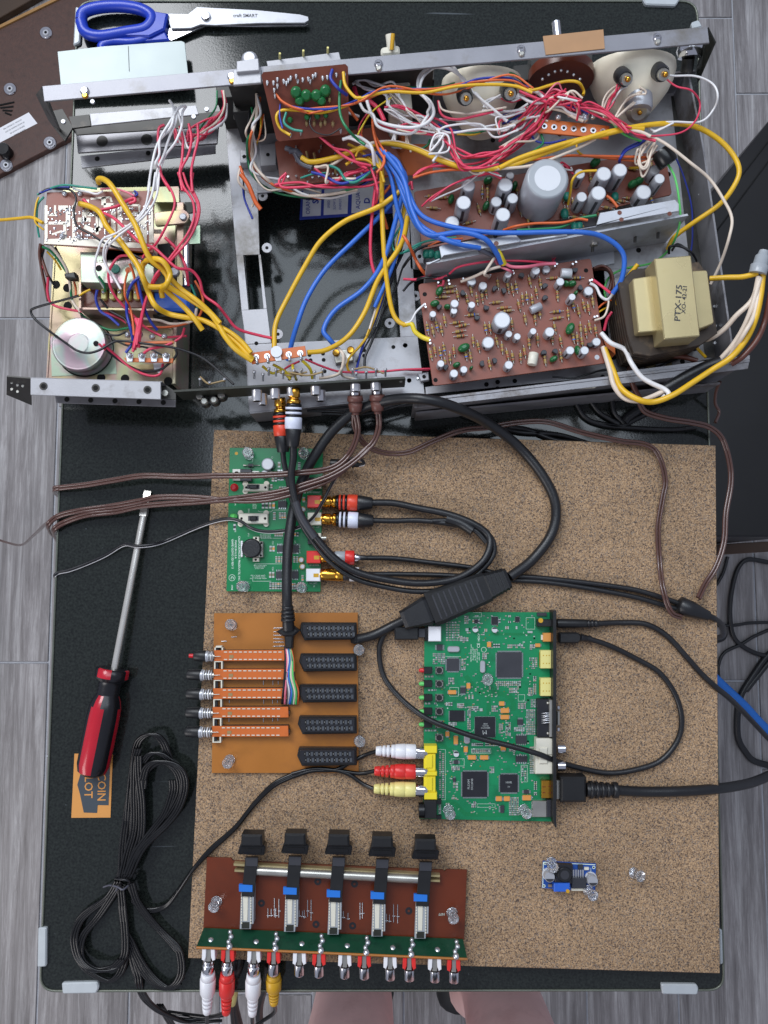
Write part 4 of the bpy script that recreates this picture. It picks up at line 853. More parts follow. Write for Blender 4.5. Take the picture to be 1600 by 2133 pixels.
wires(Z7, 70, RC, '''W 1.8 245,960,68 290,990 330,1060,68 380,1080 420,1030,76
R 1.8 270,935,68 330,980 395,1030,74
C 1.4 280,1235,68 350,1210 380,1140 390,1060
Y 2.2 600,820,74 530,910,70 460,1000 450,1100 480,1200,54
W 2.4 330,1330,66 400,1400,70 500,1450 550,1550,76 620,1650 700,1700 790,1740 830,1780,78 810,1810 780,1790
C 2.5 340,1430,64 390,1600,66 420,1720,70 500,1810 600,1830,74 700,1800 790,1760
Y 2.9 350,1440,64 420,1620,66 480,1740,72 600,1820,78 720,1835 860,1790,82 1000,1700 1150,1600 1290,1510,88 1400,1380 1470,1220,94 1510,1050 1530,880,96
U 2.8 1040,1535,60 920,1505,58 740,1500,52 600,1530,50 540,1600,48 570,1720,44 620,1830,40
U 2.8 1290,1560,80 1380,1500,84 1480,1380,88 1540,1250 1580,1050,94 1600,900
C 2.5 1495,910,96 1450,1080,92 1330,1200,86 1250,1290,78 1170,1350,70 1100,1380,60 1050,1370
C 2.5 1505,920,96 1440,1150,92 1380,1300,86 1300,1420,80 1210,1520,74
C 2.2 1510,920,94 1460,1180 1390,1330 1290,1470,78 1200,1540,72
Y 2.6 1490,885,96 1380,910,92 1260,915,86 1130,925,80
Y 1.9 1010,1380,60 1040,1450,56 1100,1510,60
K 1.4 1000,1400,58 950,1480,50 800,1560,46 650,1610,46 480,1625,46 370,1600,46 150,1660,46
K 1.6 830,740,60 840,690,66 920,690 1000,730 1030,800,56
K 1.4 850,720,60 900,670,64 980,720
O 1.2 300,1150,60 350,1110,64 400,1080
Y 1.2 310,1175,60 350,1150 380,1140
R 1.8 350,1310,60 370,1220,64 405,1170
U 2.0 270,850,56 340,835 400,880 420,1000,54 410,1150''')
wires(Z5, 56, RC, '''R 1.5 -350,1195,48 -180,1180,54 
K 1.2 1480,560,62 1390,680,58 1340,830,54 1250,1000,50 1160,1180,48 1050,1370,48
Y 1.6 1400,230,78 1340,550,66 1250,860,60 1130,1180,54 1000,1350,50 990,1420,48 1020,1450,46
Y 1.2 1415,230,78 1300,720,64 1200,1000,56 1130,1180
C 1.4 1420,300,76 1350,520,68 1200,950,58 1150,1130
N 1.6 1395,450,72 1310,680,62 1200,1030,54 1100,1240,50 1060,1400,46 1045,1460
K 1.6 1400,560,66 1310,760,58 1230,1060,52 1160,1230,50 1120,1330 1115,1410
K 1.3 1400,470,70 1340,680,60 1270,900,54 1200,1120
T 1.4 1380,380,74 1310,500,70 1340,580 1430,570 1520,520
R 2.0 1205,0,80 1185,180,76 1155,440,70 1165,640,66 1215,800,62
O 1.8 1250,310,70 1275,400,62
O 1.8 1300,90,80 1230,180,76
O 2.2 215,10,78 270,90,76 320,210,72 360,265,70
N 1.3 230,100,64 240,200,60 300,330,60
C 2.0 920,1270,60 960,1330,62 940,1440,56 860,1480,52 790,1490,46
C 1.6 930,1280,60 980,1350,58 940,1430 960,1470,50 1040,1490,48
U 1.4 660,1470,52 600,1450,54 560,1500
V 1.7 370,1400,60 440,1450,58 500,1440 560,1480,56 580,1500
V 1.7 450,1390,64 500,1420,60 580,1470,56
V 1.7 590,1390,64 600,1440 620,1500,50
V 1.9 660,1360,66 720,1420,60 735,1490,52
R 1.4 680,1350,60 800,1400,56 950,1440,50 1200,1440,48 1400,1425 1600,1425,46
R 1.4 640,1365,60 560,1400,56 500,1450''')
RCW.sort(key=lambda a: -a[0]); am = M()
for i, (sz, wm) in enumerate(RCW):
    if i < 98: part('wire', wm, RC)
    else: o = len(am.v); am.v += wm.v; am.f += [[o+k for k in f] for f in wm.f]; am.m += [am.mi(wm.mats[k]) for k in wm.m]; am.sm += wm.sm
part('wires', am, RC, kind='stuff')
m = M(); m.tube(path('1210,1540,74 1100,1580,72 960,1650,70 800,1745,66', 70, Z7), 4.6, 'rubber', 10); part('cable_sleeve', m, RC)
m = M(); m.lathe(P(1578, 570, 96), P(1592, 522, 99), [(0, 6.5), (0.35, 6.8), (0.4, 5.4), (0.75, 5.2), (0.8, 4.0), (1, 3.4)], 'capsleeve', 14); part('wire_connector', m, RC)
# ------------------------------------------------------------------ jack panel
JP = thing('jack_panel', 'narrow dark jack panel with silver sockets along the lower edge of the receiver chassis', 'jack panel', P(600, 820, 0))
m = M(); m.prism([(362, 812), (843, 784), (845, 789), (363, 817)], 72, 44, 'greendark', 0.2)
for (x, y) in ((398, 815), (468, 811), (835, 792)): m.cyl(x, y, 1.5, 66, 64, 'lead', 8)
part('panel', m, JP)
for i, (x, y, z, L_) in enumerate(((535, 806, 62, 32), (547, 818, 48, 28), (573, 803, 62, 30), (608, 800, 62, 28), (657, 797, 62, 28), (667, 812, 48, 26), (740, 792, 62, 26), (782, 790, 62, 26))):
    m = M(); a = P(x, y, z); b = a + Vector((0.0003, -L_*0.00037, 0)); m.lathe(a, b, [(0, 5.0), (0.08, 5.0), (0.1, 4.1), (0.95, 4.1), (1, 3.8)], 'nickel', 18); m.disc(b + Vector((0, -0.0001, 0)), 2.8, 'hole', 12, Vector((0, -1, 0))); part('socket', m, JP)
for (x, y) in ((415, 824), (460, 822), (425, 835), (445, 832)):
    m = M(); m.cyl(x, y, 4.5, 54, 46, 'darksteel', 14); m.cyl(x, y, 3, 57, 53, 'lead', 12, bev=0.8); part('screw_terminal', m, JP)
for (x, y) in ((417, 790), (437, 797), (468, 790), (530, 775), (548, 780), (575, 770), (590, 775), (612, 772), (655, 775), (672, 770), (735, 770), (763, 775), (783, 770), (803, 770), (742, 778), (560, 768), (628, 770)):
    m = M(); m.tube([P(x, y+14, 62), P(x, y, 66)], 0.9, 'solder', 6); m.ball(P(x, y, 66), 1.6, 'solder', 7); part('solder_lug', m, JP)
for s in ('417,785,66 430,797 437,800', '437,800,66 470,792', '575,770,64 600,782 640,775', '600,775,66 640,782 672,775', '735,770,64 765,765 800,778'): m = M(); m.tube(path(s, 66), 0.8, 'restan', 6); part('resistor', m, JP)
# ------------------------------------------------------------------ left module
zincmat('zinc', ('968e66', 'a39672', 'a2877e', '959a78', '9e946a'), 16); zincmat('zincgreen', ('8fa68e', '9aa894', 'b8909c', '98aaa4', 'a8a684'), 22)
zincmat('zincpink', ('b4a4a8', 'b8a0a8', 'a4b0a8', 'b6ac94', 'b09aa4'), 24); mat('silvertrace', 'b8b3a6', 0.35, 0.2, 0.1, 90)
LM = thing('tape_deck_module', 'gold tinted metal module with a round can and knotted yellow wires left of the receiver', 'electronic module', P(240, 600, 0))
LZ = 42.0
m = M(); m.prism([(133, 392), (372, 388), (376, 420), (368, 760), (366, 800), (96, 790), (108, 600), (118, 430)], LZ, LZ-1.5, 'zinc', 0.2); m.prism([(96, 787), (99, 787), (121, 430), (118, 430)], LZ+1, 5, 'zinc'); m.prism([(366, 420), (376, 420), (366, 800), (358, 800)], LZ+5, 5, 'zinc', 0.6)
for t in '415,710 418,820 440,690 1078,605 340,905 625,1265 770,1270 1038,1285 330,1255': 
    pass
for t in '415,710 418,820 345,690 625,1265 772,1270 1038,1285'.split():
    X, Y = map(float, t.split(',')); m.disc(P(*Z4(X, Y), LZ+0.2), 3.6, 'hole')
m.prism(zq(Z4, '1150,330 1235,325 1235,435 1150,440'), LZ+4, LZ+2, 'zincgreen'); m.prism(zq(Z4, '900,90 1105,95 1105,180 950,180'), LZ+10, LZ+8, 'zinc')
m.prism(zq(Z4, '310,1010 700,1000 720,1240 320,1255'), LZ+0.5, LZ, 'zincgreen')
part('base_plate', m, LM)
m = M(); m.prism(rquad(zq(Z4, '950,245 1140,225 1175,260 1150,310 960,330'), 6), LZ+18, LZ+16, 'zinc', 0.4); m.cyl(*Z4(1128, 268), 3, LZ+20, LZ+18, 'alu', 12, bev=0.6)
m.prism(zq(Z4, '1090,180 1135,180 1135,700 1090,700'), LZ+12, LZ, 'zinc', 0.5); m.tube(path('1150,440,56 1150,700', 56, Z4), 3.2, 'chrome', 10); m.prism(zq(Z4, '970,440 1050,430 1055,580 975,590'), LZ+14, LZ, 'black', 0.5); m.prism(zq(Z4, '1140,180 1205,180 1210,240 1150,250'), LZ+8, LZ+6, 'greendark')
for i in range(7): m.tube([P(*Z4(945+i*8, 350), 60), P(*Z4(950+i*8, 375), 60)], 0.5, 'lead', 5)
m.cyl(*Z4(1075, 607), 4, LZ+14.5, LZ+11, 'alu', 12, bev=0.8); part('lever', m, LM)
m = M(); m.prism(zq(Z4, '945,730 1160,725 1170,845 950,850'), LZ+20, LZ, 'bluepot', 2.0); m.prism(zq(Z4, '940,850 1170,848 1170,885 945,890'), LZ+14, LZ, 'greendark', 0.4); part('solenoid', m, LM)
# round can
m = M(); c = P(164, 716, LZ+15); b = Vector((c.x, c.y, LZ*0.001)); top = Vector((b.x, b.y, (LZ+15)*0.001))
m.lathe(b, top, [(0, 22.5), (0.12, 22.5), (0.14, 21), (0.6, 21), (0.62, 22.6), (0.9, 22.6), (1, 21.5)], 'zincpink', 48); m.lathe(top - Vector((0, 0, 0.0001)), top + Vector((0, 0, 0.0008)), [(0, 21.5), (0.3, 18.5), (0.5, 9.2), (1, 8.2)], 'zincpink', 48); m.disc(top + Vector((0, 0, 0.0010)), 8.0, 'zincpink', 32)
m.disc(top + Vector((0.0145, 0.0, 0.0011)), 2.2, 'hole'); part('motor_can', m, LM)
m = M(); m.tube([b + Vector((23.5*cos(t)*0.001, 23.5*sin(t)*0.001, 0.001)) for t in [radians(100+i*12) for i in range(30)]], 0.5, 'hole', 6, 2); part('can_gasket', m, LM)
# box with iridescent lid
m = M(); m.prism(zq(Z4, '495,488 950,485 950,690 500,675'), 78, LZ, 'zincgreen', 0.4); m.prism(zq(Z4, '495,678 950,690 945,835 495,830'), 62, LZ, 'pcbrust', 0.4)
m.prism(zq(Z4, '485,830 950,838 950,850 485,842'), 66, LZ, 'zinc'); m.prism(zq(Z4, '487,660 500,660 500,835 487,835'), 68, LZ, 'zinc'); m.prism(zq(Z4, '500,690 600,690 600,708 500,708'), 64, LZ, 'hole')
m.disc(P(*Z4(610, 588), 78.2), 2.6, 'hole'); m.cyl(*Z4(710, 590), 3.6, 80, 78, 'teal', 14); m.disc(P(*Z4(790, 600), 78.2), 2.4, 'phenolic'); m.text('BOLB  1 GHI', *Z4(700, 548), 100, 2, 7, 78.3, 'offwhite', 1.5)
bx = part('switch_box', m, LM)
for i in range(5):
    m = M(); x, y = Z4(638+i*50, 745); m.prism(rrect(x-5, y-11, x+5, y+11, 3), 66, 62, 'paleyellow', 0.5); m.ball(P(x, y-3, 67), 1.7, 'solder', 7); part('contact', m, bx)
# solder side board
m = M(); bz = 86.0; m.prism(zq(Z4, '290,120 930,110 950,180 945,490 700,470 270,440 275,300'), bz, bz-1.6, 'pcbred', 0.2, 'pcbbrown'); sb_ = part('circuit_board', m, LM)
m = M()
def tr(s, r=1.3):
    p = pts(s, bz+0.2, Z4)
    for (a, b) in zip(p, p[1:]):
        A_, B_ = P(*a), P(*b); d = (B_-A_).normalized(); nn = Vector((-d.y, d.x, 0))*r*0.001
        m.poly([A_+nn, A_-nn, B_-nn, B_+nn], (bz+0.05)*0.001, 'silvertrace')
random.seed(11)
m.prism(zq(Z4, '275,410 470,400 940,440 940,465 700,460 272,438'), bz+0.22, bz+0.05, 'silvertrace')
for s in ('285,200 285,420', '360,215 420,215 420,330', '455,200 455,400 490,420', '540,165 540,260 600,260 600,380', '640,150 640,200 700,200 700,420', '740,190 740,400', '790,200 860,200 860,330', '900,230 900,440', '620,220 620,340 580,360 520,330', '300,310 400,310 400,420', '820,250 880,260 880,420', '480,290 560,290', '300,260 340,260 340,200', '560,160 680,150 690,180', '470,180 450,240', '760,330 840,330 840,420', '640,400 780,410', '320,380 380,360', '930,200 935,430', '520,240 520,300'): tr(s, random.choice([0.8, 1.2, 1.8]))
part('solder_traces', m, sb_)
m = M()
for i in range(230):
    X = random.choice([random.uniform(290, 600), random.uniform(640, 935)]); Y = random.choice([random.uniform(215, 260), random.uniform(290, 420), random.uniform(200, 430)])
    X = round(X/12)*12; Y = round(Y/11)*11; c = P(*Z4(X, Y), bz+0.5); m.lathe(c - Vector((0, 0, 0.0004)), c + Vector((0, 0, 0.0006)), [(0, random.uniform(0.7, 1.3)), (1, 0.4)], 'solder', 6)
for (X, Y) in ((400, 130), (495, 130), (830, 135), (490, 395), (385, 390), (780, 410), (800, 180), (690, 400)): m.ball(P(*Z4(X, Y), bz+0.6), 2.4, 'solder', 8)
part('solder_joints', m, sb_)
m = M(); m.prism(zq(Z4, '630,545 660,430 900,480 935,500 930,520 640,470'), bz-6, bz-8, 'phenolic'); part('edge_board', m, LM)
strip(zq(Z4, '770,1045 1070,1035 1075,1050 775,1060'), 64, [], root=LM); strip(zq(Z4, '765,1140 1070,1145 1065,1172 780,1165'), 64, [], root=LM)
m = M()
for k in range(4): x, y = Z4(800+k*75, 1125); m.prism([(x-8, y-3), (x+8, y-3), (x+6, y+14), (x-6, y+14)], 66, 65, 'solder', 0.3); m.ball(P(x, y, 67), 2.4, 'solder', 8)
for k in range(4): m.ball(P(*Z4(790+k*75, 1005+random.uniform(-10, 10)), 62), 2.6, 'solder', 8)
m.prism(zq(Z4, '945,1170 1010,1172 1008,1215 985,1240 950,1215'), 56, 54, 'alu', 0.3); m.prism(zq(Z4, '800,1185 945,1180 950,1210 840,1215'), 50, 48, 'brasscan')
part('terminal_lugs', m, LM)
m = M(); m.prism(zq(Z4, '188,1265 992,1290 992,1398 188,1370'), 62, 60.5, 'steel', 0.3); m.prism(zq(Z4, '188,1262 1000,1288 1000,1292 188,1267'), 62, 20, 'steel2'); m.prism(zq(Z4, '340,1378 1085,1400 1083,1445 345,1420'), 36, 34.5, 'steel2', 0.2)
for X in (268, 590, 910): m.cyl(*Z4(X, 1316 + (X-268)*0.035), 3.3, 62.4, 62, 'darksteel', 14); m.disc(P(*Z4(X, 1316 + (X-268)*0.035), 62.6), 2, 'hole')
for X in (413, 560, 710, 858, 1008): m.disc(P(*Z4(X, 1398 + (X-413)*0.033), 36.2), 2.2, 'hole')
m.plate([P(*Z4(42, 1258), 62), P(*Z4(192, 1270), 62), P(*Z4(195, 1435), 10), P(*Z4(40, 1370), 30)], 0.0012, 'darksteel'); m.prism(zq(Z4, '995,1290 1085,1350 1085,1400 1000,1395'), 50, 48.5, 'darksteel')
for a in ((72, 1295), (108, 1310), (140, 1315), (72, 1335), (108, 1350)): m.disc(P(*Z4(*a), 52), 1.1, 'lead')
m.cyl(*Z4(1018, 1358), 2.6, 54, 50, 'lead', 10); part('bracket', m, LM)
wires(Z4, 95, LM, '''Y 2.7 610,60,92 610,40,98 640,40,102 690,80,106 760,200,108 830,310 870,400,108 900,480,106 940,545,102 1010,600,96 1040,660,92 1010,700,90 920,700,92 880,640 885,570 930,535,100 1000,545,104 1050,620,100 1030,690 1000,720,88 1000,770,84
Y 2.7 490,190,90 560,210,92 620,250,94 660,330 740,420,98 800,500 850,570 885,650 920,740,88 960,820 1040,870,78 1140,890 1250,910,76 1350,960,76 1450,1040,76 1530,1120,76 1560,1150,74
Y 2.7 1020,690,92 1100,740,86 1200,800,82 1290,860 1340,920,80 1390,1010 1460,1090,78 1560,1160,74
Y 2.6 1010,710,90 1060,760,84 1140,830,80 1200,900 1250,970,76
Y 2.4 1000,600,96 1050,650,92 1120,720,86 1220,790 1300,860,82 1360,930
Y 2.4 1360,950,78 1440,1000 1500,1050 1550,1110
Y 2.0 -60,285,40 0,288,50 120,278,70 200,280,84 265,305,88
K 1.3 240,130,88 300,100 360,100 430,105,94 470,160 460,240,94 480,330 560,380 650,440 760,480,96 870,530 960,580 1000,620
T 1.3 230,135,88 300,95 400,80,92 520,90 600,100,90
T 1.3 270,150,88 235,200,84 225,300 240,400,80
N 1.4 245,125,88 330,95 430,90
Y 1.2 240,150,86 225,200 220,300 270,350,84
W 1.4 450,100,90 540,120 600,130 640,110
P 1.2 620,100,92 700,95 770,115 830,140
N 1.2 830,110,90 850,130 820,150
R 1.8 515,165,90 580,220,92 700,280,96 800,370,100 870,430 950,460,100 1020,530 1090,590 1180,600,92 1230,660,86 1260,750,80 1340,820 1400,890,72 1470,960,66 1600,1005,60 1700,1025,58
R 1.8 620,230,92 720,210 790,170,94 830,155 835,180 800,190
R 1.5 990,0,96 1020,60,98 1070,130,100 1080,200 1040,310 970,430,96 890,510,92 870,570
R 1.5 1100,0,96 1130,80,98 1190,180 1200,270 1160,370 1080,480,96 1020,560 960,640 920,740,84 880,880,74 850,1050,70
R 1.5 1130,0,96 1160,80 1210,170 1220,260 1170,400 1090,500 1000,600,90 910,760,80 870,900,72 840,1060
R 1.6 1190,0,96 1185,90 1230,200 1220,290 1160,420 1060,540 960,660,86 900,800,78 860,950,72 830,1080
R 1.8 1020,400,90 1080,460 1130,530,84 1150,600 1160,700,76
C 1.5 1060,450,86 1110,520,80 1140,620,74 1165,690
W 1.4 930,0,98 910,130,100 880,230,102 800,320,100 720,370 640,410,96 610,480,92 590,560,88 590,620,86 650,720,70
W 1.4 960,0,98 930,150,102 870,270 790,330 700,390,98 650,450 640,540,90 680,620,86 740,710,70
W 1.4 985,0,98 960,150,102 890,260,104 800,340 720,400 660,470,92 650,560,88 700,640,84 750,715
R 1.6 800,510,88 740,520,86 690,570 670,640,84 700,740,76 770,830,68 830,890,64 900,960,60 1000,1010,60
O 1.6 800,560,88 820,620,84 840,700,78 860,780,74
O 1.4 790,600,86 775,680,80 770,760 800,830,70 820,920 830,1000
N 1.7 600,725,74 595,780,70 620,850,66 680,890,64 740,940,62
N 1.8 870,640,82 820,680 790,760,76 785,870,70 800,950 820,1040,66 780,1110
N 1.8 850,640,82 870,740,78 900,850,72 940,930,66 970,970,62
K 1.5 620,780,70 680,850,64 760,900 790,930
K 1.5 500,755,72 380,790,66 220,835,60 190,862,58 230,915,58 330,990,62 420,1060,72 480,1100 540,1110,74 620,1090 700,1045,72 770,1040,70 900,1050,70 1050,1075,68 1160,1100,66 1260,1150,64 1350,1220 1440,1305,66
Y 1.4 490,760,72 510,740 560,720,72
G 1.5 260,455,82 320,490,78 390,580,70 430,660,64 440,760,58 470,840,54 560,920,52 680,965,54 800,960,56
C 1.8 310,450,84 360,510,78 410,600,70 430,690,62 450,790,56 500,860
K 1.6 340,460,80 380,530,72
K 1.5 270,470,76 260,550,70 300,640,62 340,700,56
U 1.8 250,440,82 245,500,76 260,600,68 280,700,60 295,790,54
U 2.0 265,450,80 255,520,72 290,640
R 1.6 260,570,70 300,640,66 295,740,60 330,810,56 480,850 610,850,60 720,890,60 820,950,60
O 1.4 440,620,64 465,700,60 470,760
Y 1.2 290,485,78 340,540,72 380,600,66
G 1.5 610,640,84 640,690,78 650,730,70
K 1.4 500,880,54 560,950 640,990 720,1000,56 780,980
C 1.8 880,900,58 980,910 1060,930,58 1150,930 1200,900,62 1215,840
O 1.5 900,950,58 1020,950 1120,940 1220,900,60 1250,820,64 1240,740,66 1200,670,68
T 1.4 1180,690,64 1210,760,62 1215,840,60 1180,910
R 2.2 860,900,70 850,980,70 835,1050 830,1090,68
R 2.2 840,900,70 860,980 850,1080,68
R 1.8 880,880,70 865,960 845,1040 820,1100
R 1.6 1080,1040,62 1120,1010 1140,960,60
R 1.8 880,1120,66 930,1090,66 1010,1070,66 1060,1050
R 1.6 640,1060,74 720,1130,62 820,1210,58 920,1255,56 990,1240 1005,1180
K 1.6 640,1080,70 740,1160,60 860,1220,56 980,1220 1040,1180,60 1085,1120,62 1080,1080
K 1.2 700,1030,66 800,1070,66 900,1080 1000,1120
R 1.4 610,1055,74 650,1090,70
K 1.4 1190,690,62 1185,620,66 1170,560''')
m = M(); m.prism(zq(Z4, '395,620 460,610 470,650 400,645'), 72, 64, 'black', 0.8); part('wire_clip', m, LM)
# white and red wire ends above the module
wires(Z1, 96, LM, '''W 1.5 1065,645,104 1050,620,106 1075,670 1060,780 980,880,100 940,1000 915,1180,98
W 1.5 1085,660,104 1090,740 1040,860,100 1010,960 970,1050,98 950,1180
W 1.5 1145,650,104 1100,670,106 1040,760 990,860 980,950 960,1010 985,1050,98 960,1180
W 1.5 1150,655,102 1130,700 1120,780 1080,880 1020,960,98 985,1060
W 1.4 1090,670,104 1110,740 1130,830,96 1160,910 1200,900
R 1.6 1015,770,98 985,790 975,860,98 985,960 1000,1080 1050,1180,98
R 1.6 1165,765,100 1180,860 1160,960,98 1110,1060 1130,1180
R 1.6 1220,770,100 1225,860 1200,960 1180,1060,98 1190,1180
R 1.6 1110,780,98 1130,860 1120,980 1110,1080 1140,1180''')
# ------------------------------------------------------------------ boards pinned to the cork
KZ = CZ + 3.2                                    # top face of a pinned board
ZG = ZT(460, 920, 0.15474); ZS = ZT(380, 1250, 0.275); ZH = ZT(760, 1240, 0.3); ZL = ZT(380, 1700, 0.3875); ZB = ZT(1000, 1700, 0.375)
def boxz(m, T_, x0, y0, x1, y1, zt, zb, mt, bev=0.0, side=None):
    a = T_(x0, y0); b = T_(x1, y1); m.rect(a[0], a[1], b[0], b[1], zt, zb, mt, bev, side); return m
class Limit:                                      # first n as parts, the rest in one stuff part
    def __init__(s, root, name, n=95): s.root = root; s.name = name; s.n = n; s.items = []
    def add(s, m, size): s.items.append((size, m))
    def done(s):
        s.items.sort(key=lambda a: -a[0])
        for sz, m in s.items[:s.n]: part(s.name, m, s.root)
        if s.items[s.n:]:
            a = M()
            for sz, m in s.items[s.n:]:
                o = len(a.v); a.v += m.v; a.f += [[o+i for i in f] for f in m.f]; a.m += [a.mi(m.mats[k]) for k in m.m]; a.sm += m.sm
            part(s.name + 's', a, s.root, kind='stuff')
def smd(T_, L_, cx, cy, w, h, z, body='smdbrown'):
    m = M(); hor = w >= h; x0, x1, y0, y1 = cx-w/2, cx+w/2, cy-h/2, cy+h/2
    if hor: boxz(m, T_, x0, y0, x0+w*0.28, y1, z+0.62, z, 'smdgrey'); boxz(m, T_, x1-w*0.28, y0, x1, y1, z+0.62, z, 'smdgrey'); boxz(m, T_, x0+w*0.28, y0+0.3, x1-w*0.28, y1-0.3, z+0.58, z, body)
    else: boxz(m, T_, x0, y0, x1, y0+h*0.28, z+0.62, z, 'smdgrey'); boxz(m, T_, x0, y1-h*0.28, x1, y1, z+0.62, z, 'smdgrey'); boxz(m, T_, x0+0.3, y0+h*0.28, x1-0.3, y1-h*0.28, z+0.58, z, body)
    L_.add(m, w*h)
def icq(root, T_, x0, y0, x1, y1, z, lead=10, n=18, sides='lrtb', mt='chip', h=1.6, txt=None):
    m = M(); boxz(m, T_, x0, y0, x1, y1, z+h, z+0.2, mt, 0.15)
    def leads(horiz, c0, c1, a, b):
        k = n
        for i in range(k):
            t = c0 + (c1-c0)*(i+0.5)/k; w = (c1-c0)/k*0.28
            if horiz: boxz(m, T_, t-w, a, t+w, b, z+0.5, z+0.1, 'solder')
            else: boxz(m, T_, a, t-w, b, t+w, z+0.5, z+0.1, 'solder')
    if 't' in sides: leads(True, x0+3, x1-3, y0-lead, y0)
    if 'b' in sides: leads(True, x0+3, x1-3, y1, y1+lead)
    if 'l' in sides: leads(False, y0+3, y1-3, x0-lead, x0)
    if 'r' in sides: leads(False, y0+3, y1-3, x1, x1+lead)
    if txt:
        for (s, x, y, dx, dy, hh) in txt: m.text(s, *T_(x, y), dx, dy, hh, z+h+0.08, 'smdgrey')
    return part('chip', m, root)
PINP = proto('push_pin', lambda m: (m.lathe(Vector((0, 0, -0.006)), Vector((0, 0, 0.0012)), [(0, 0.15), (0.3, 0.5), (1, 0.5)], 'chrome', 8), m.lathe(Vector((0, 0, 0.0005)), Vector((0, 0, 0.0112)), [(0, 4.2), (0.10, 4.6), (0.17, 4.2), (0.24, 2.6), (0.5, 2.3), (0.76, 2.9), (0.86, 4.4), (0.95, 4.6), (1, 4.0)], 'clear', 24), m.disc(Vector((0, 0, 0.0028)), 0.7, 'hole', 8)))
def pin(hx, hy, bx, by, z, label):
    b = P(bx, by, z); hd = P(hx, hy, z+10.5); d = (hd-b).normalized(); o = inst('push_pin', PINP, None, b, rot=d.to_track_quat('Z', 'Y').to_euler())
    tag(o, label, 'push pin', 'clear plastic push pins on the cork board')
# ---- small green audio board
G = thing('game_audio_board', 'small green board with red and white jacks and a round black stick', 'circuit board', P(570, 1080, CZ))
m = M(); m.prism([ZG(120, 80), ZG(1375, 95), ZG(1342, 2020), ZG(75, 2015)], KZ, KZ-1.6, 'pcbgreen', 0.15); m.disc(P(*ZG(210, 158), KZ+0.1), 1.4, 'ochre'); board = part('board', m, G)
m = M(); z = KZ+0.12
for (s, x, y, h) in (('CALIFOUR/MICRO PRODUCTS, INC', 247, 1570, 26), ('MADE IN U.S.A', 200, 1450, 26), ('GAME GIZMO 3D REV 3', 157, 1510, 26), ('1994', 150, 1960, 24)): m.text(s, *ZG(x, y), 0, 30, h*0.155, z, 'silk', 1.05, bold=0.012)
m.text('C', *ZG(152, 1832), 0, 10, 6, z, 'silk', bold=0.02)
c = P(*ZG(152, 1832), KZ+0.12)
m.tube([c + Vector((cos(t)*0.0026, sin(t)*0.0026, 0)) for t in [i*pi/12 for i in range(25)]], 0.22, 'silk', 5, 1)
for (s, x, y) in (('D1', 425, 255), ('C1', 690, 215), ('POWER', 195, 1170), ('SW2', 375, 930), ('PT1', 370, 1255), ('U1', 1000, 1350), ('LINE OUT', 1060, 1440), ('C23', 700, 1360), ('C24', 700, 1710), ('PWR', 195, 830)): m.text(s, *ZG(x, y), 0, 30, 3.2, z, 'silk')
for (s, x, y) in (('STEREO OUT', 1250, 680), ('RIGHT OUT', 1270, 905), ('LEFT OUT', 1270, 1150), ('RIGHT IN', 1255, 1660), ('LEFT IN', 1245, 1905), ('J5', 1255, 1945)): m.text(s, *ZG(x, y), -30, 0, 3.4, z, 'silk')
for (x, y, w) in ((600, 1255, 150), (600, 1272, 150), (600, 1290, 150), (530, 1665, 160), (530, 1685, 140), (520, 1705, 130), (500, 1800, 170), (510, 1820, 160), (505, 1840, 180), (455, 845, 90), (455, 862, 90), (455, 880, 90), (455, 898, 90)): m.text('GAIN SELECT LEVEL'[:int(w/11)], *ZG(x, y), -30, 0, 2.2, z, 'silk', w/130)
LZC = [0]
def line(m, T_, s, w, z, mt):
    p = pts(s, z, T_)
    for (a, b) in zip(p, p[1:]):
        LZC[0] = (LZC[0] + 1) % 23; dz = Vector((0, 0, LZC[0]*0.000004)); A_, B_ = P(*a)+dz, P(*b)+dz; d = (B_-A_)
        if d.length < 1e-6: continue
        d.normalize(); nn = Vector((-d.y, d.x, 0))*w*0.001; m.add([A_+nn, A_-nn, B_-nn, B_+nn], [[0, 1, 2, 3]], mt)
for s in ('540,1240 540,1300 820,1300', '460,1700 460,1645 830,1645', '430,1850 430,1878 680,1878', '500,930 530,945 680,945 700,920 880,920', '1170,600 1170,660 1240,660', '940,700 1000,640'): line(m, ZG, s, 0.12, z, 'silk')
for s in ('240,800 235,990 235,1100', '345,900 345,820 400,795 460,795', '640,1330 480,1500', '700,1300 580,1390', '370,1250 250,1380', '450,1130 450,1240', '1110,1200 1110,1560', '200,1180 300,1180 360,1120', '660,1450 665,1600', '470,310 530,250 700,250', '830,600 830,760', '1060,300 1065,420', '710,1650 745,1700 745,1800', '510,1140 510,1190'): line(m, ZG, s, 0.16, z-0.03, 'pcbgreen2')
part('printed_text', m, G)
L_ = Limit(G, 'surface_component')
random.seed(5)
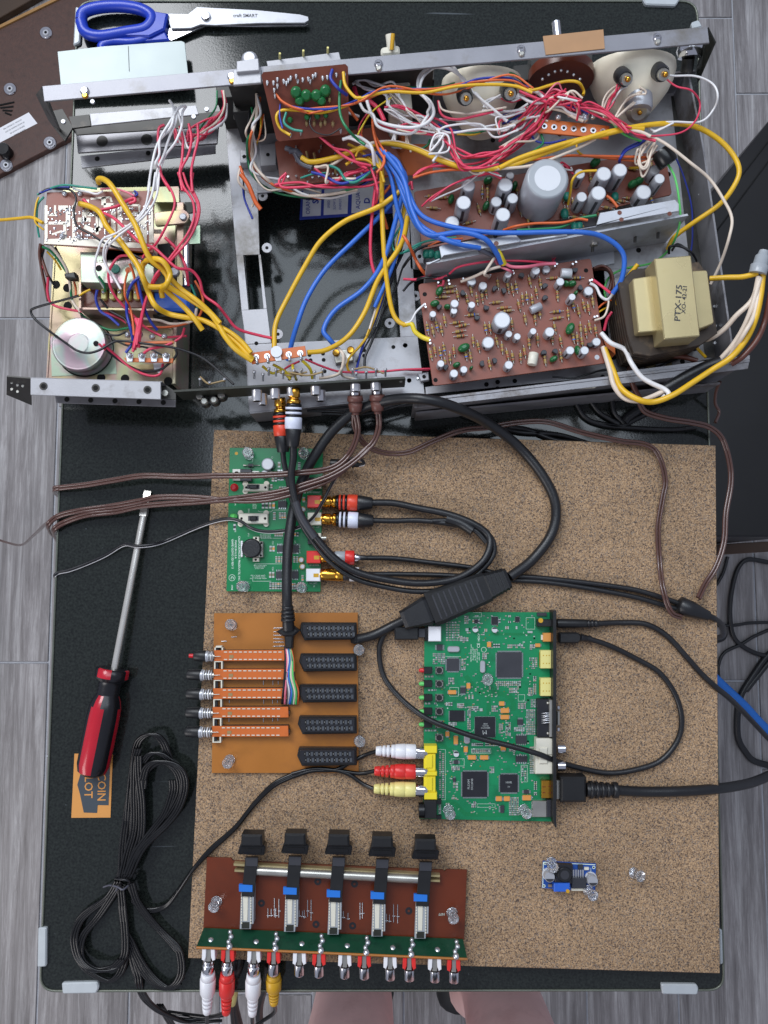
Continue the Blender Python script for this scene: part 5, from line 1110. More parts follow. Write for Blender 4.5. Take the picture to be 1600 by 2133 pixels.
for (x0, y0, x1, y1, nx, ny, w, h) in ((545, 820, 735, 900, 4, 1, 34, 80), (700, 940, 740, 1060, 1, 2, 34, 45), (780, 950, 880, 1040, 3, 2, 26, 40), (720, 1215, 840, 1280, 4, 1, 24, 55), (980, 1215, 1050, 1280, 2, 1, 26, 55), (650, 1400, 730, 1480, 2, 1, 30, 75), (730, 1540, 840, 1630, 3, 2, 26, 38), (970, 1540, 1050, 1630, 2, 2, 26, 38), (645, 1745, 725, 1840, 2, 1, 30, 80), (650, 1890, 830, 1990, 5, 2, 28, 40), (950, 1900, 1010, 1990, 2, 2, 24, 40), (750, 270, 820, 350, 1, 1, 34, 75), (1030, 270, 1080, 380, 1, 2, 34, 40), (680, 470, 760, 540, 2, 1, 30, 60), (780, 600, 880, 650, 3, 1, 24, 40), (1110, 600, 1150, 700, 1, 2, 30, 40), (165, 1110, 205, 1190, 1, 1, 30, 80), (1070, 1790, 1130, 1880, 1, 2, 30, 34), (1095, 740, 1140, 820, 1, 1, 36, 70), (620, 560, 700, 640, 2, 1, 30, 55)):
    for i in range(nx):
        for j in range(ny): smd(ZG, L_, x0 + (x1-x0)*(i+0.5)/nx, y0 + (y1-y0)*(j+0.5)/ny, w, h, KZ, random.choice(['smdbrown', 'smdbrown', 'chip', 'tantal']))
L_.done()
for (x0, y0, x1, y1) in ((770, 800, 885, 885), (755, 1395, 835, 1480), (960, 1395, 1050, 1490), (740, 1745, 830, 1840), (955, 1745, 1045, 1840), (760, 400, 850, 500)): icq(G, ZG, x0, y0, x1, y1, KZ, 22, 4, 'tb')
for (x, y, r, h) in ((630, 300, 82, 8), (590, 435, 52, 5)):
    c = P(*ZG(x, y), KZ+h); inst('capacitor', CAP, G, Vector((c.x, c.y, KZ*0.001)), 1.0, (r*0.155*0.41, r*0.155*0.41, h))
for (x, y) in ((1105, 912), (1135, 1090), (1082, 1592), (1098, 1682)):
    m = M(); m.cyl(*ZG(x, y), 2.5, KZ+1, KZ, 'ochre', 16); m.cyl(*ZG(x, y), 2.0, KZ+4.5, KZ+1, 'capwhite', 16, bev=0.5); part('capacitor', m, G)
m = M(); boxz(m, ZG, 260, 368, 415, 530, KZ+4.5, KZ+1, 'chip', 0.5); boxz(m, ZG, 160, 370, 265, 525, KZ+1.8, KZ+0.6, 'lead'); m.disc(P(*ZG(212, 430), KZ+1.9), 2, 'hole'); boxz(m, ZG, 415, 395, 515, 420, KZ+2, KZ+1, 'lead'); boxz(m, ZG, 415, 440, 515, 465, KZ+2, KZ+1, 'lead'); part('voltage_regulator', m, G)
m = M(); a, b = P(*ZG(305, 320), KZ+2), P(*ZG(530, 320), KZ+2); m.lathe(a, b, [(0, 0.9), (0.3, 0.5), (0.31, 1.5), (0.6, 1.5), (0.61, 0.4), (1, 0.4)], 'lead', 8); m.lathe(a.lerp(b, 0.3), a.lerp(b, 0.55), [(0, 1.6), (1, 1.6)], 'chip', 10); part('diode', m, G)
m = M(); c = P(*ZG(185, 618), KZ); m.lathe(c, c + Vector((0, 0, 0.004)), [(0, 3.4), (0.3, 3.4), (0.32, 2.9), (0.9, 2.6), (1, 1.6)], 'red', 16); part('led', m, G)
m = M(); c = P(*ZG(160, 1010), KZ); m.lathe(c, c + Vector((0.003, 0, 0.0035)), [(0, 2.8), (0.7, 2.6), (1, 1.6)], 'wireL', 14); part('led', m, G)
def slide(x0, y0, x1, y1, kx0, ky0, kx1, ky1):
    m = M(); boxz(m, ZG, x0, y0, x1, y1, KZ+5, KZ+0.5, 'offwhite', 0.8); 
    for sx in (x0+25, x1-25):
        for sy in (y0-2, y1+2): m.cyl(*ZG(sx, sy), 2.4, KZ+2, KZ, 'offwhite', 12)
        m.disc(P(*ZG(sx+ (14 if sx < (x0+x1)/2 else -14), (y0+y1)/2), KZ+5.1), 1.1, 'hole')
    boxz(m, ZG, kx0, ky0, kx1, ky1, KZ+5.3, KZ+4, 'chip'); p = part('slide_switch', m, G); m = M(); boxz(m, ZG, kx0+25, ky0+4, kx1-30, ky1-4, KZ+8, KZ+5, 'blackgloss', 0.5); part('switch_knob', m, p)
slide(240, 962, 635, 1105, 368, 1000, 508, 1065); slide(305, 568, 640, 665, 355, 575, 520, 635)
m = M(); boxz(m, ZG, 325, 1340, 570, 1555, KZ+6, KZ, 'lead', 0.6); boxz(m, ZG, 435, 1280, 515, 1345, KZ+4, KZ, 'offwhite', 0.4); boxz(m, ZG, 430, 1560, 515, 1615, KZ+4, KZ, 'offwhite', 0.4)
for i in range(8): m.ball(P(*ZG(285, 1350+i*27), KZ+1), 1.2, 'white', 7)
for (x, y) in ((545, 1365), (540, 1530), (475, 1300), (470, 1590)): m.disc(P(*ZG(x, y), KZ+6.1 if x > 500 else KZ+4.1), 1.0, 'hole')
p = part('thumb_stick', m, G); m = M(); c = P(*ZG(412, 1435), KZ+10); m.lathe(Vector((c.x, c.y, (KZ+5)/1000)), c, [(0, 5), (0.5, 6), (0.6, 8.2), (0.9, 8.2), (1, 6.8)], 'rubber', 28); part('stick_cap', m, p)
for (x0, y0, x1, y1, mt) in ((1165, 722, 1350, 885, 'redrca'), (1168, 955, 1352, 1120, 'offwhite'), (1155, 1470, 1342, 1635, 'redrca'), (1148, 1710, 1338, 1880, 'white')):
    m = M(); boxz(m, ZG, x0, y0, x1, y1, KZ+9.5, KZ, mt, 0.5); boxz(m, ZG, x0+100, y0+65, x0+170, y0+115, KZ+9.6, KZ+9, 'ochre'); p = part('jack_block', m, G)
    ym = (y0+y1)/2; m = M(); a = P(*ZG(x1-2, ym), KZ+5.5); m.lathe(a, a + Vector((0.0085, 0, 0)), [(0, 4.3), (1, 4.3)], 'gold', 18); part('socket', m, p)
for (y0, y1) in ((485, 625), (1230, 1370)):
    m = M(); boxz(m, ZG, 1255, y0, 1350, y1, KZ+6, KZ, 'offwhite', 0.4); boxz(m, ZG, 1170, y0-5, 1255, y1+10, KZ+5, KZ, 'chip', 0.3); m.disc(P(*ZG(1300, y0+20), KZ+6.1), 1, 'hole'); m.disc(P(*ZG(1300, y1-35), KZ+6.1), 1, 'hole'); a = P(*ZG(1350, (y0+y1)/2), KZ+3); m.lathe(a, a + Vector((0.0045, 0, 0)), [(0, 2.3), (1, 2.3)], 'lead', 14); part('headphone_socket', m, G)
# ---- orange socket board
O_ = thing('scart_switch_board', 'orange brown board with five black slotted sockets and five push switches', 'circuit board', P(595, 1440, CZ))
m = M(); m.prism([ZS(240, 100), ZS(1328, 95), ZS(1335, 1310), ZS(222, 1310)], KZ, KZ-1.6, 'pcborange', 0.15); part('board', m, O_)
for k, yc in enumerate((238, 475, 710, 950, 1190)):
    x0 = 900 - k*5; x1 = 1318; m = M()
    m.prism([ZS(x0, yc-68), ZS(x1, yc-66), ZS(x1+3, yc+62), ZS(x0+25, yc+68), ZS(x0-12, yc-10)], KZ+8, KZ, 'black', 0.7)
    m.prism([ZS(x0+12, yc-53), ZS(x1-13, yc-52), ZS(x1-13, yc+48), ZS(x0+32, yc+50), ZS(x0+10, yc+5)], KZ+12.0, KZ+8, 'chipdark', 0.3)
    for r in range(2):
        for i in range(10):
            x = x0 + 48 + i*36 + r*8; y = yc - 24 + r*46
            if x < x1 - 20: boxz(m, ZS, x-6, y-17, x+6, y+17, KZ+12.08, KZ+12.0, 'hole'); boxz(m, ZS, x-2.5, y-7, x+1.5, y+5, KZ+12.16, KZ+12.1, 'lead'); boxz(m, ZS, x+8, y-15, x+26, y+15, KZ+12.5, KZ+12.0, 'slotrib')
    part('scart_socket', m, O_)
for k, yc in enumerate((418, 560, 706, 848, 992)):
    xo = -k*4; m = M(); m.prism([ZS(240+xo, yc-38), ZS(802, yc-40), ZS(805, yc+42), ZS(240+xo, yc+44)], KZ+7, KZ, 'phenolic', 0.3, 'darksteel')
    for i in range(12):
        x = 327+xo + i*37.5 
        boxz(m, ZS, x-12, yc-28, x+12, yc-21, KZ+7.4, KZ+7, 'offwhite'); boxz(m, ZS, x-12, yc+28, x+12, yc+35, KZ+7.4, KZ+7, 'offwhite')
    boxz(m, ZS, 355+xo, yc-2, 387+xo, yc+22, KZ+7.2, KZ+7, 'restan'); boxz(m, ZS, 795, yc-10, 812, yc+14, KZ+6, KZ+1, 'chip')
    p = part('push_switch', m, O_)
    m = M(); a = P(*ZS(245+xo, yc+8), KZ+6); b = P(*ZS(150+xo + (35 if k == 0 else 0), yc+8), KZ+6); m.lathe(a, b, [(0, 2.6), (1, 2.6)], 'lead', 10)
    for j in range(4): q_ = a.lerp(b, 0.15+0.2*j); m.lathe(q_, q_ + (b-a)*0.07, [(0, 4.2), (1, 4.2)], 'white' if j % 2 else 'alu', 14)
    m.lathe(a.lerp(b, 0.85), a.lerp(b, 1.05), [(0, 4.8), (1, 4.8)], 'alu', 16); m.tube([P(*ZS(225+xo, yc+10), KZ+9), P(*ZS(290+xo, yc+8), KZ+9)], 0.4, 'lead', 5); part('spring', m, p)
    m = M(); a = P(*ZS(152+xo + (30 if k == 0 else 0), yc+6), KZ+6); b = P(*ZS(40+xo + (48 if k == 0 else 0), yc+4), KZ+6); m.lathe(a, b, [(0, 4.6), (0.1, 4.8), (0.9, 4.4), (1, 3.6)], 'black', 16)
    if k == 0: m.lathe(b + Vector((0.0005, 0, 0)), b - Vector((0.004, 0, 0)), [(0, 1.8), (1, 1.7)], 'red', 12)
    part('switch_plunger', m, p)
for k, yc in enumerate((375, 497, 640, 785, 928, 1045)):
    m = M(); x = 275 - k*3
    for s in ((x-32, yc-35, x-22, yc+35), (x+22, yc-35, x+32, yc+35), (x-22, yc-35, x+22, yc-28), (x-22, yc+28, x+22, yc+35)):
        if k in (0,) : s = (s[0], max(s[1], yc-15), s[2], min(s[3], yc+15))
        boxz(m, ZS, *s, KZ+6.5, KZ, 'offwhite')
    boxz(m, ZS, x-22, yc-18, x-2, yc+22, KZ+4, KZ, 'chip'); part('switch_latch', m, O_)
m = M()
for (x0, y0, x1, y1) in ((370, 280, 412, 278), (295, 313, 335, 311), (690, 212, 760, 210), (690, 240, 750, 240), (690, 266, 750, 266), (690, 292, 765, 296), (690, 318, 770, 318), (690, 349, 770, 348), (614, 610, 614, 645), (686, 610, 686, 645), (726, 612, 726, 640), (616, 755, 616, 785), (683, 755, 683, 785), (720, 757, 720, 780), (356, 757, 356, 780), (614, 892, 614, 925), (684, 892, 684, 920), (723, 890, 723, 915), (353, 893, 353, 922)):
    m.tube([P(*ZS(x0, y0), KZ+0.5), P(*ZS(x1, y1), KZ+0.5)], 0.35, 'solder', 5)
part('jumper_wires', m, O_)
# ---- long green video board
V_ = thing('video_scaler_board', 'long bright green circuit board with yellow jack block on the cork, right of centre', 'circuit board', P(1020, 1490, CZ))
m = M(); m.prism([ZH(415, 115), ZH(1305, 118), ZH(1305, 1572), ZH(378, 1552), ZH(378, 1500), ZH(405, 1490)], KZ, KZ-1.6, 'pcbgreen2', 0.15); part('board', m, V_)
X_LAB = [('MADE BY MRLOGICS TECH', 735, 380, 10), ('VIDEO CONVERTER', 752, 400, 9)]
icq(V_, ZH, 918, 395, 1090, 570, KZ, 10, 34); icq(V_, ZH, 570, 440, 655, 525, KZ, 10, 18); icq(V_, ZH, 590, 800, 690, 875, KZ, 8, 14, 'lr', 'chipdark')
icq(V_, ZH, 765, 845, 905, 985, KZ, 4, 20, 'lrtb', 'chipdark', 1.8, [('88DE2710', 838, 920, -10, 0, 3.2), ('B0-LFG', 838, 906, -10, 0, 3.0), ('0938', 838, 892, -10, 0, 3.0), ('M', 832, 950, -10, 1, 9)])
icq(V_, ZH, 678, 1225, 850, 1400, KZ, 10, 34, 'lrtb', 'chipdark', 1.6, [('PLSXIM', 722, 1312, 0, -10, 4.6), ('SXCI8NB', 745, 1312, 0, -10, 4.2)]); icq(V_, ZH, 940, 1245, 1062, 1368, KZ, 10, 24, 'lrtb', 'chipdark', 1.6, [('HHR', 1000, 1300, 10, 0, 4.6), ('5V', 1000, 1330, 10, 0, 3.4)])
for a in ((880, 150, 925, 205, 8, 's'), (1045, 150, 1075, 185, 4, 's'), (760, 168, 785, 195, 4, 's')): icq(V_, ZH, *a[:4], KZ, 4, 6, 'lrtb', 'chipdark', 1.2)
for a in ((500, 342, 540, 382, 'lr'), (662, 640, 702, 680, 'tb'), (1060, 862, 1100, 900, 'tb'), (1048, 1118, 1128, 1158, 'tb'), (1048, 975, 1125, 1030, 'tb'), (612, 1270, 632, 1295, 'tb'), (620, 1145, 648, 1172, 'lr'), (942, 1460, 968, 1510, 'l'), (1105, 1352, 1140, 1378, 'lr')): icq(V_, ZH, *a[:4], KZ, 12, 5, a[4], 'chip', 1.3)
for s in '850,325,878,360 580,660,635,688 707,612,735,648 935,738,970,768 945,785,1002,818 945,832,1002,862 560,948,588,980 618,978,648,1035 688,1052,716,1090 718,1112,772,1142 803,1112,858,1142 945,1035,980,1078 912,1398,952,1430 968,1398,1008,1430 1097,1390,1155,1425 1185,335,1220,360'.split():
    x0, y0, x1, y1 = map(float, s.split(',')); m = M(); boxz(m, ZH, x0, y0, x1, y1, KZ+2, KZ+0.2, 'tantal', 0.3)
    if x1-x0 > y1-y0: boxz(m, ZH, x0-6, y0+5, x0+0.2, y1-5, KZ+1, KZ, 'solder'); boxz(m, ZH, x1, y0+5, x1+6, y1-5, KZ+1, KZ, 'solder')
    else: boxz(m, ZH, x0+5, y0-6, x1-5, y0, KZ+1, KZ, 'solder'); boxz(m, ZH, x0+5, y1, x1-5, y1+6, KZ+1, KZ, 'solder')
    part('tantalum_capacitor', m, V_)
for s in '575,355,660,395 802,455,838,540 690,955,732,1032'.split():
    x0, y0, x1, y1 = map(float, s.split(',')); m = M(); a, b = ZH(x0, y0), ZH(x1, y1); m.prism(rrect(a[0], a[1], b[0], b[1], 5), KZ+3, KZ, 'alu', 0.6); part('crystal', m, V_)
for (x, y, r) in ((768, 238, 20), (902, 240, 20), (635, 1103, 20)):
    m = M(); c = P(*ZH(x, y), KZ+4); m.lathe(Vector((c.x, c.y, KZ/1000)), c, [(0, r*0.115), (1, r*0.115)], 'capwhite', 16); m.add([c + Vector((cos(t)*r*0.000112, sin(t)*r*0.000112, 0.0001)) for t in [radians(20+i*14) for i in range(11)]], [list(range(11))], 'chip'); part('capacitor', m, V_)
for k, y in enumerate((497, 590, 687, 782, 872, 965)):
    m = M(); boxz(m, ZH, 490, y, 545, y+50, KZ+3.2, KZ, 'lead', 0.3)
    for (a, b) in ((496, y+6), (539, y+6), (496, y+44), (539, y+44)): m.disc(P(*ZH(a, b), KZ+3.3), 0.7, 'chip')
    m.cyl(*ZH(517, y+25), 2.4, KZ+4.5, KZ+3.2, 'black', 16); part('push_button', m, V_)
    if k < 5:
        m = M(); boxz(m, ZH, 410, y+2, 468, y+48, KZ+5, KZ, 'black', 0.3); p = part('led_holder', m, V_); m = M(); a = P(*ZH(410, y+24), KZ+3); m.lathe(a, a - Vector((0.0042, 0, 0)), [(0, 1.9), (0.7, 1.8), (1, 0.9)], 'red' if k == 0 else 'wireL', 12); part('led', m, p)
m = M(); boxz(m, ZH, 442, 215, 530, 320, KZ+8, KZ, 'white', 0.5); boxz(m, ZH, 415, 222, 442, 316, KZ+7, KZ, 'blackgloss', 0.3); part('usb_socket', m, V_)
m = M()
for (y0, y1) in ((1045, 1098), (1098, 1225), (1225, 1255), (1255, 1370), (1370, 1420)): boxz(m, ZH, 410 if (y1-y0) > 60 else 414, y0+1, 502 if (y1-y0) < 60 else 492, y1-1, KZ+ (10 if (y1-y0) < 60 else 8.5), KZ, 'yellow', 0.5)
boxz(m, ZH, 425, 1110, 470, 1200, KZ+9.6, KZ+8, 'yellow', 0.4); boxz(m, ZH, 425, 1268, 470, 1358, KZ+9.6, KZ+8, 'yellow', 0.4); yb = part('jack_block', m, V_)
for y in (1100, 1225, 1362):
    m = M(); a = P(*ZH(412, y), KZ+6); m.lathe(a, a - Vector((0.008, 0, 0)), [(0, 4.2), (1, 4.2)], 'chrome', 18); part('socket', m, yb)
m = M(); boxz(m, ZH, 412, 1425, 500, 1552, KZ+10, KZ, 'black', 0.6); a = P(*ZH(412, 1492), KZ+6.5); m.lathe(a, a - Vector((0.0045, 0, 0)), [(0, 6.3), (1, 6.3)], 'blackgloss', 22); boxz(m, ZH, 500, 1425, 532, 1450, KZ+6, KZ, 'black'); boxz(m, ZH, 500, 1530, 532, 1555, KZ+3, KZ, 'black'); part('round_socket', m, V_)
m = M(); boxz(m, ZH, 1200, 168, 1300, 218, KZ+8, KZ, 'black', 0.5); m.cyl(*ZH(1222, 175), 2, KZ+8.5, KZ+7, 'ochre', 12); part('power_socket', m, V_)
m = M(); boxz(m, ZH, 1240, 262, 1306, 322, KZ+4.5, KZ, 'tantal', 0.3); boxz(m, ZH, 1225, 275, 1240, 310, KZ+2, KZ, 'offwhite'); part('usb_socket', m, V_)
for (y0, y1) in ((383, 508), (575, 700)):
    m = M(); boxz(m, ZH, 1222, y0, 1295, y1, KZ+6, KZ, 'paleyellow', 0.4); boxz(m, ZH, 1212, y0+14, 1222, y1-14, KZ+2, KZ, 'gold')
    for yy in (y0+35, y1-35):
        m.ball(P(*ZH(1306, yy), KZ+5), 1.0, 'gold'); 
        for xx in (1240, 1262, 1280): m.disc(P(*ZH(xx, yy), KZ+6.1), 0.5, 'ochre')
    part('hdmi_socket', m, V_)
m = M(); boxz(m, ZH, 1200, 722, 1282, 985, KZ+7, KZ, 'chipdark', 0.5); boxz(m, ZH, 1283, 728, 1303, 985, KZ+11, KZ, 'lead', 0.3)
for i in range(6): m.tube([P(*ZH(1212, 825+i*13), KZ+4), P(*ZH(1250, 818+i*13+(i % 2)*3), KZ+9.5), P(*ZH(1280, 818+i*13), KZ+9.5)], 0.5, 'solder', 5, 2)
for y in (748, 958): m.ball(P(*ZH(1270, y), KZ+7.5), 1.2, 'lead')
p = part('vga_socket', m, V_); m = M(); boxz(m, ZH, 1336, 805, 1358, 905, KZ+9, KZ+1, 'lead', 0.8); m.lathe(P(*ZH(1336, 780), KZ+5), P(*ZH(1350, 780), KZ+5), [(0, 2.2), (1, 2.0)], 'chrome', 8); m.lathe(P(*ZH(1336, 930), KZ+5), P(*ZH(1350, 930), KZ+5), [(0, 2.2), (1, 2.0)], 'chrome', 8); part('vga_shell', m, p)
m = M(); boxz(m, ZH, 1190, 995, 1308, 1110, KZ+9, KZ, 'offwhite', 0.7); boxz(m, ZH, 1186, 1112, 1308, 1242, KZ+9, KZ, 'offwhite', 0.7); boxz(m, ZH, 1212, 1060, 1270, 1170, KZ+10.5, KZ+9, 'offwhite', 0.6); wb = part('jack_block', m, V_)
for y in (1063, 1182):
    m = M(); a = P(*ZH(1336, y), KZ+5.5); m.lathe(a, a + Vector((0.0062, 0, 0)), [(0, 4.2), (1, 4.2)], 'chrome', 18); m.disc(a + Vector((0.0063, 0, 0)), 2.8, 'white', 12, Vector((1, 0, 0))); part('socket', m, wb)
m = M(); boxz(m, ZH, 1228, 1287, 1320, 1410, KZ+6, KZ, 'gold', 0.4)
for (x, y) in ((1245, 1330), (1245, 1370), (1285, 1325), (1285, 1372)): boxz(m, ZH, x-10, y-3, x+10, y+3, KZ+6.2, KZ+6, 'pcbrust')
part('hdmi_socket', m, V_)
m = M(); boxz(m, ZH, 1165, 1428, 1262, 1540, KZ+3, KZ, 'lead', 0.3); boxz(m, ZH, 1264, 1420, 1306, 1540, KZ+4, KZ, 'chip', 0.3)
for i in range(9): boxz(m, ZH, 1157, 1436+i*11, 1165, 1441+i*11, KZ+1, KZ, 'solder')
part('card_slot', m, V_)
m = M(); m.prism([ZH(1308, 108), ZH(1330, 104), ZH(1330, 1622), ZH(1318, 1600), ZH(1308, 1540)], KZ+14, KZ-2, 'black', 0.1); part('end_plate', m, V_)
m = M(); boxz(m, ZH, 1197, 120, 1262, 142, KZ+2, KZ, 'chip'); part('header', m, V_)
L_ = Limit(V_, 'surface_component', 98)
random.seed(3)
G2 = ((560, 180, 660, 320, 5, 8, 12, 10), (690, 140, 720, 200, 2, 4, 12, 10), (735, 165, 810, 195, 2, 1, 12, 24), (860, 165, 960, 190, 2, 1, 14, 24), (995, 135, 1015, 195, 1, 3, 18, 14), (1125, 125, 1170, 145, 1, 1, 34, 16), (1125, 245, 1170, 265, 1, 1, 34, 14), (990, 340, 1100, 368, 6, 2, 14, 11), (890, 335, 940, 365, 3, 1, 12, 26), (470, 400, 560, 480, 5, 6, 12, 10), (670, 440, 700, 520, 2, 8, 12, 8), (815, 400, 848, 445, 2, 3, 14, 12), (910, 595, 1085, 630, 13, 2, 9, 15), (1000, 640, 1060, 680, 4, 2, 12, 14), (580, 570, 620, 620, 3, 3, 12, 12), (690, 690, 760, 720, 3, 2, 12, 14), (640, 750, 690, 780, 5, 2, 9, 14), (712, 770, 735, 960, 2, 14, 12, 9), (740, 770, 790, 800, 4, 2, 10, 14), (790, 785, 825, 805, 1, 1, 20, 20), (880, 765, 925, 810, 3, 3, 12, 12), (1062, 745, 1120, 790, 3, 3, 14, 12), (1120, 790, 1185, 970, 5, 11, 10, 11), (975, 880, 1015, 975, 2, 8, 14, 9), (930, 890, 960, 960, 2, 6, 12, 9), (1035, 915, 1110, 945, 5, 2, 12, 13), (740, 1025, 930, 1048, 14, 1, 10, 20), (740, 1070, 870, 1092, 9, 1, 11, 20), (1000, 1050, 1050, 1085, 3, 2, 13, 14), (1145, 1050, 1175, 1240, 2, 13, 12, 10), (512, 1080, 555, 1410, 2, 24, 13, 9), (600, 1190, 660, 1215, 4, 2, 12, 12), (610, 1300, 650, 1360, 2, 3, 14, 14), (865, 1190, 900, 1235, 3, 3, 9, 12), (1085, 1185, 1125, 1290, 2, 7, 13, 10), (1175, 1290, 1195, 1390, 1, 8, 20, 8), (1000, 1400, 1070, 1530, 4, 9, 13, 10), (512, 1450, 530, 1520, 1, 5, 16, 9), (545, 1440, 590, 1460, 3, 1, 12, 14), (740, 1430, 770, 1475, 2, 3, 14, 12), (415, 555, 500, 572, 4, 1, 14, 12), (415, 650, 500, 667, 4, 1, 14, 12), (415, 742, 500, 760, 4, 1, 14, 12), (415, 838, 500, 856, 4, 1, 14, 12), (415, 930, 500, 948, 4, 1, 14, 12), (1145, 340, 1180, 380, 2, 3, 14, 12), (1140, 430, 1200, 500, 3, 5, 13, 10), (1165, 560, 1195, 690, 1, 10, 20, 9), (1135, 640, 1165, 700, 2, 4, 12, 12), (1150, 720, 1190, 780, 2, 4, 12, 12), (585, 1150, 605, 1170, 1, 1, 12, 18), (660, 1150, 680, 1170, 1, 1, 12, 18), (1045, 210, 1080, 240, 2, 1, 12, 20), (700, 228, 720, 250, 1, 1, 20, 20), (830, 230, 850, 255, 1, 1, 20, 20), (975, 210, 1000, 240, 1, 1, 24, 20), (580, 880, 640, 905, 4, 2, 12, 11), (560, 740, 610, 770, 3, 1, 12, 24), (600, 1400, 640, 1420, 2, 1, 14, 12), (660, 290, 720, 320, 4, 2, 12, 12))
for (x0, y0, x1, y1, nx, ny, w, h) in G2:
    for i in range(nx):
        for j in range(ny):
            if random.random() < 0.93: smd(ZH, L_, x0 + (x1-x0)*(i+0.5)/nx, y0 + (y1-y0)*(j+0.5)/ny, w, h, KZ, random.choice(['smdbrown', 'chip', 'chip', 'smdgrey', 'restan']))
keep = [(405, 395, 440, 1560), (918-15, 380, 1105, 585), (560, 430, 665, 535), (580, 790, 700, 885), (755, 835, 915, 995), (665, 1215, 865, 1410), (930, 1235, 1072, 1378), (1190, 100, 1330, 1600), (485, 490, 550, 1020), (400, 1040, 560, 1560), (435, 210, 535, 325), (570, 350, 665, 400), (795, 450, 845, 545), (685, 950, 735, 1035)]
for i in range(330):
    cx = round(random.uniform(545, 1185)/14)*14; cy = round(random.uniform(135, 1530)/13)*13
    if any(a-8 < cx < c_+8 and b-8 < cy < e_+8 for a, b, c_, e_ in keep): continue
    smd(ZH, L_, cx, cy, 11, 7.5, KZ+0.01, random.choice(['smdgrey', 'chip', 'smdbrown', 'restan']))
L_.done()
m = M(); z = KZ+0.12
for i, s in enumerate(('HDMI to VIDEO scaler', 'Designed in ABT', 'by MRLOGICS', 'All rights reserved', 'www 2009')): m.text(s, *ZH(742+i*14-4, 400+i*6), 0, -30, 2.8, z, 'silk', 1.0)
m.text('CE', *ZH(790, 348), 0, -30, 6, z, 'silk'); m.text('HDCP', *ZH(792, 292), 0, -30, 4.4, z, 'silk')
c = P(*ZH(827, 378), z); m.tube([c + Vector((cos(t)*0.0021, sin(t)*0.0021, 0)) for t in [i*pi/10 for i in range(21)]], 0.2, 'silk', 4, 1)
for s in ('1120,155 1180,155 1180,235 1120,235 1120,155', '780,1448 905,1448 905,1472 780,1472 780,1448', '1065,690 1110,690 1110,735 1065,735 1065,690', '560,425 665,425', '750,150 810,150 810,120 750,120', '590,640 650,640 650,700 590,700 590,640', '740,1065 875,1065 875,1098 740,1098 740,1065', '600,1135 690,1135 690,1185 600,1185 600,1135', '505,1070 560,1070 560,1420 505,1420', '1085,1180 1130,1180 1130,1295 1085,1295 1085,1180'): line(m, ZH, s, 0.1, z, 'silk')
for i in range(60):
    x, y = random.uniform(540, 1180), random.uniform(150, 1520); m.text(random.choice(['R12', 'C45', 'U7', 'R88', 'C102', 'L3', 'Q2', 'R6']), *ZH(x, y), random.choice([(10, 0), (0, -10)])[0], random.choice([-10, -9]), 1.8, z, 'silk')
part('printed_text', m, V_)
m = M()
for s, w in (('700,560 760,640 800,680 900,680 1000,690 1030,740 1030,800', 2.0), ('870,270 1150,270', 1.0), ('600,1060 600,1130', 2.0), ('560,1430 620,1440 700,1520 1100,1525', 1.6), ('820,640 860,720 860,830', 1.6), ('880,640 1000,720', 0.6), ('450,1000 560,1050 600,1100', 1.2)): line(m, ZH, s, w, KZ+0.06, 'pcbgreen')
for i in range(90): m.disc(P(*ZH(random.uniform(430, 1200), random.uniform(140, 1540)), KZ+0.1), random.uniform(0.25, 0.6), random.choice(['ochre', 'silk', 'gold']), 8)
part('trace_layer', m, V_)
# ---- slider jack board
SLB = thing('slider_jack_board', 'long rust red board with five black sliders above a row of red and white jacks', 'circuit board', P(700, 1900, CZ))
m = M(); m.prism([ZL(132, 222), ZL(262, 225), ZL(272, 240), ZL(1402, 290), ZL(1410, 298), ZL(1422, 286), ZL(1530, 290), ZL(1515, 665), ZL(112, 610)], KZ+1, KZ-0.8, 'pcbrust', 0.15)
for (x, y) in ((425, 468), (718, 582), (915, 590), (1217, 510), (852, 1e9), (728, 352), (925, 365)):
    if y < 1e8: m.cyl(*ZL(x, y), 2.9, KZ+1.25, KZ+1, 'chipdark', 16); m.disc(P(*ZL(x, y), KZ+1.35), 1.0, 'pcbrust')
m.text('1077', *ZL(1395, 527), -30, 0, 5, KZ+1.2, 'silk')
sb0 = part('board', m, SLB)
m = M()
for g in ((460, 495, 545), (478, 498, 540), (495, 440, 540), (502, 495, 545), (519, 445, 545), (628, 505, 540), (645, 510, 540), (655, 505, 550), (673, 450, 540), (692, 450, 560), (865, 510, 550), (890, 520, 555), (955, 465, 555), (968, 465, 550), (1097, 525, 570), (1113, 530, 570), (1135, 475, 570), (1157, 475, 575)):
    m.tube([P(*ZL(g[0], g[1]), KZ+1.6), P(*ZL(g[0], g[2]), KZ+1.6)], 0.35, 'solder', 5); m.tube([P(*ZL(g[0]-5, (g[1]+g[2])/2+15), KZ+1.5), P(*ZL(g[0]+10, (g[1]+g[2])/2+15), KZ+1.5)], 0.3, 'solder', 5)
part('jumper_wires', m, SLB)
m = M(); m.prism([ZL(275, 255), ZL(1385, 318), ZL(1385, 330), ZL(275, 268)], KZ+7, KZ+1, 'brasscan', 0.2); m.prism([ZL(280, 288), ZL(1385, 345), ZL(1385, 356), ZL(280, 300)], KZ+7, KZ+1, 'brasscan', 0.2); m.tube([P(*ZL(390, 292), KZ+7), P(*ZL(1265, 337), KZ+7)], 3.6, 'lead', 12); part('guide_rail', m, SLB)
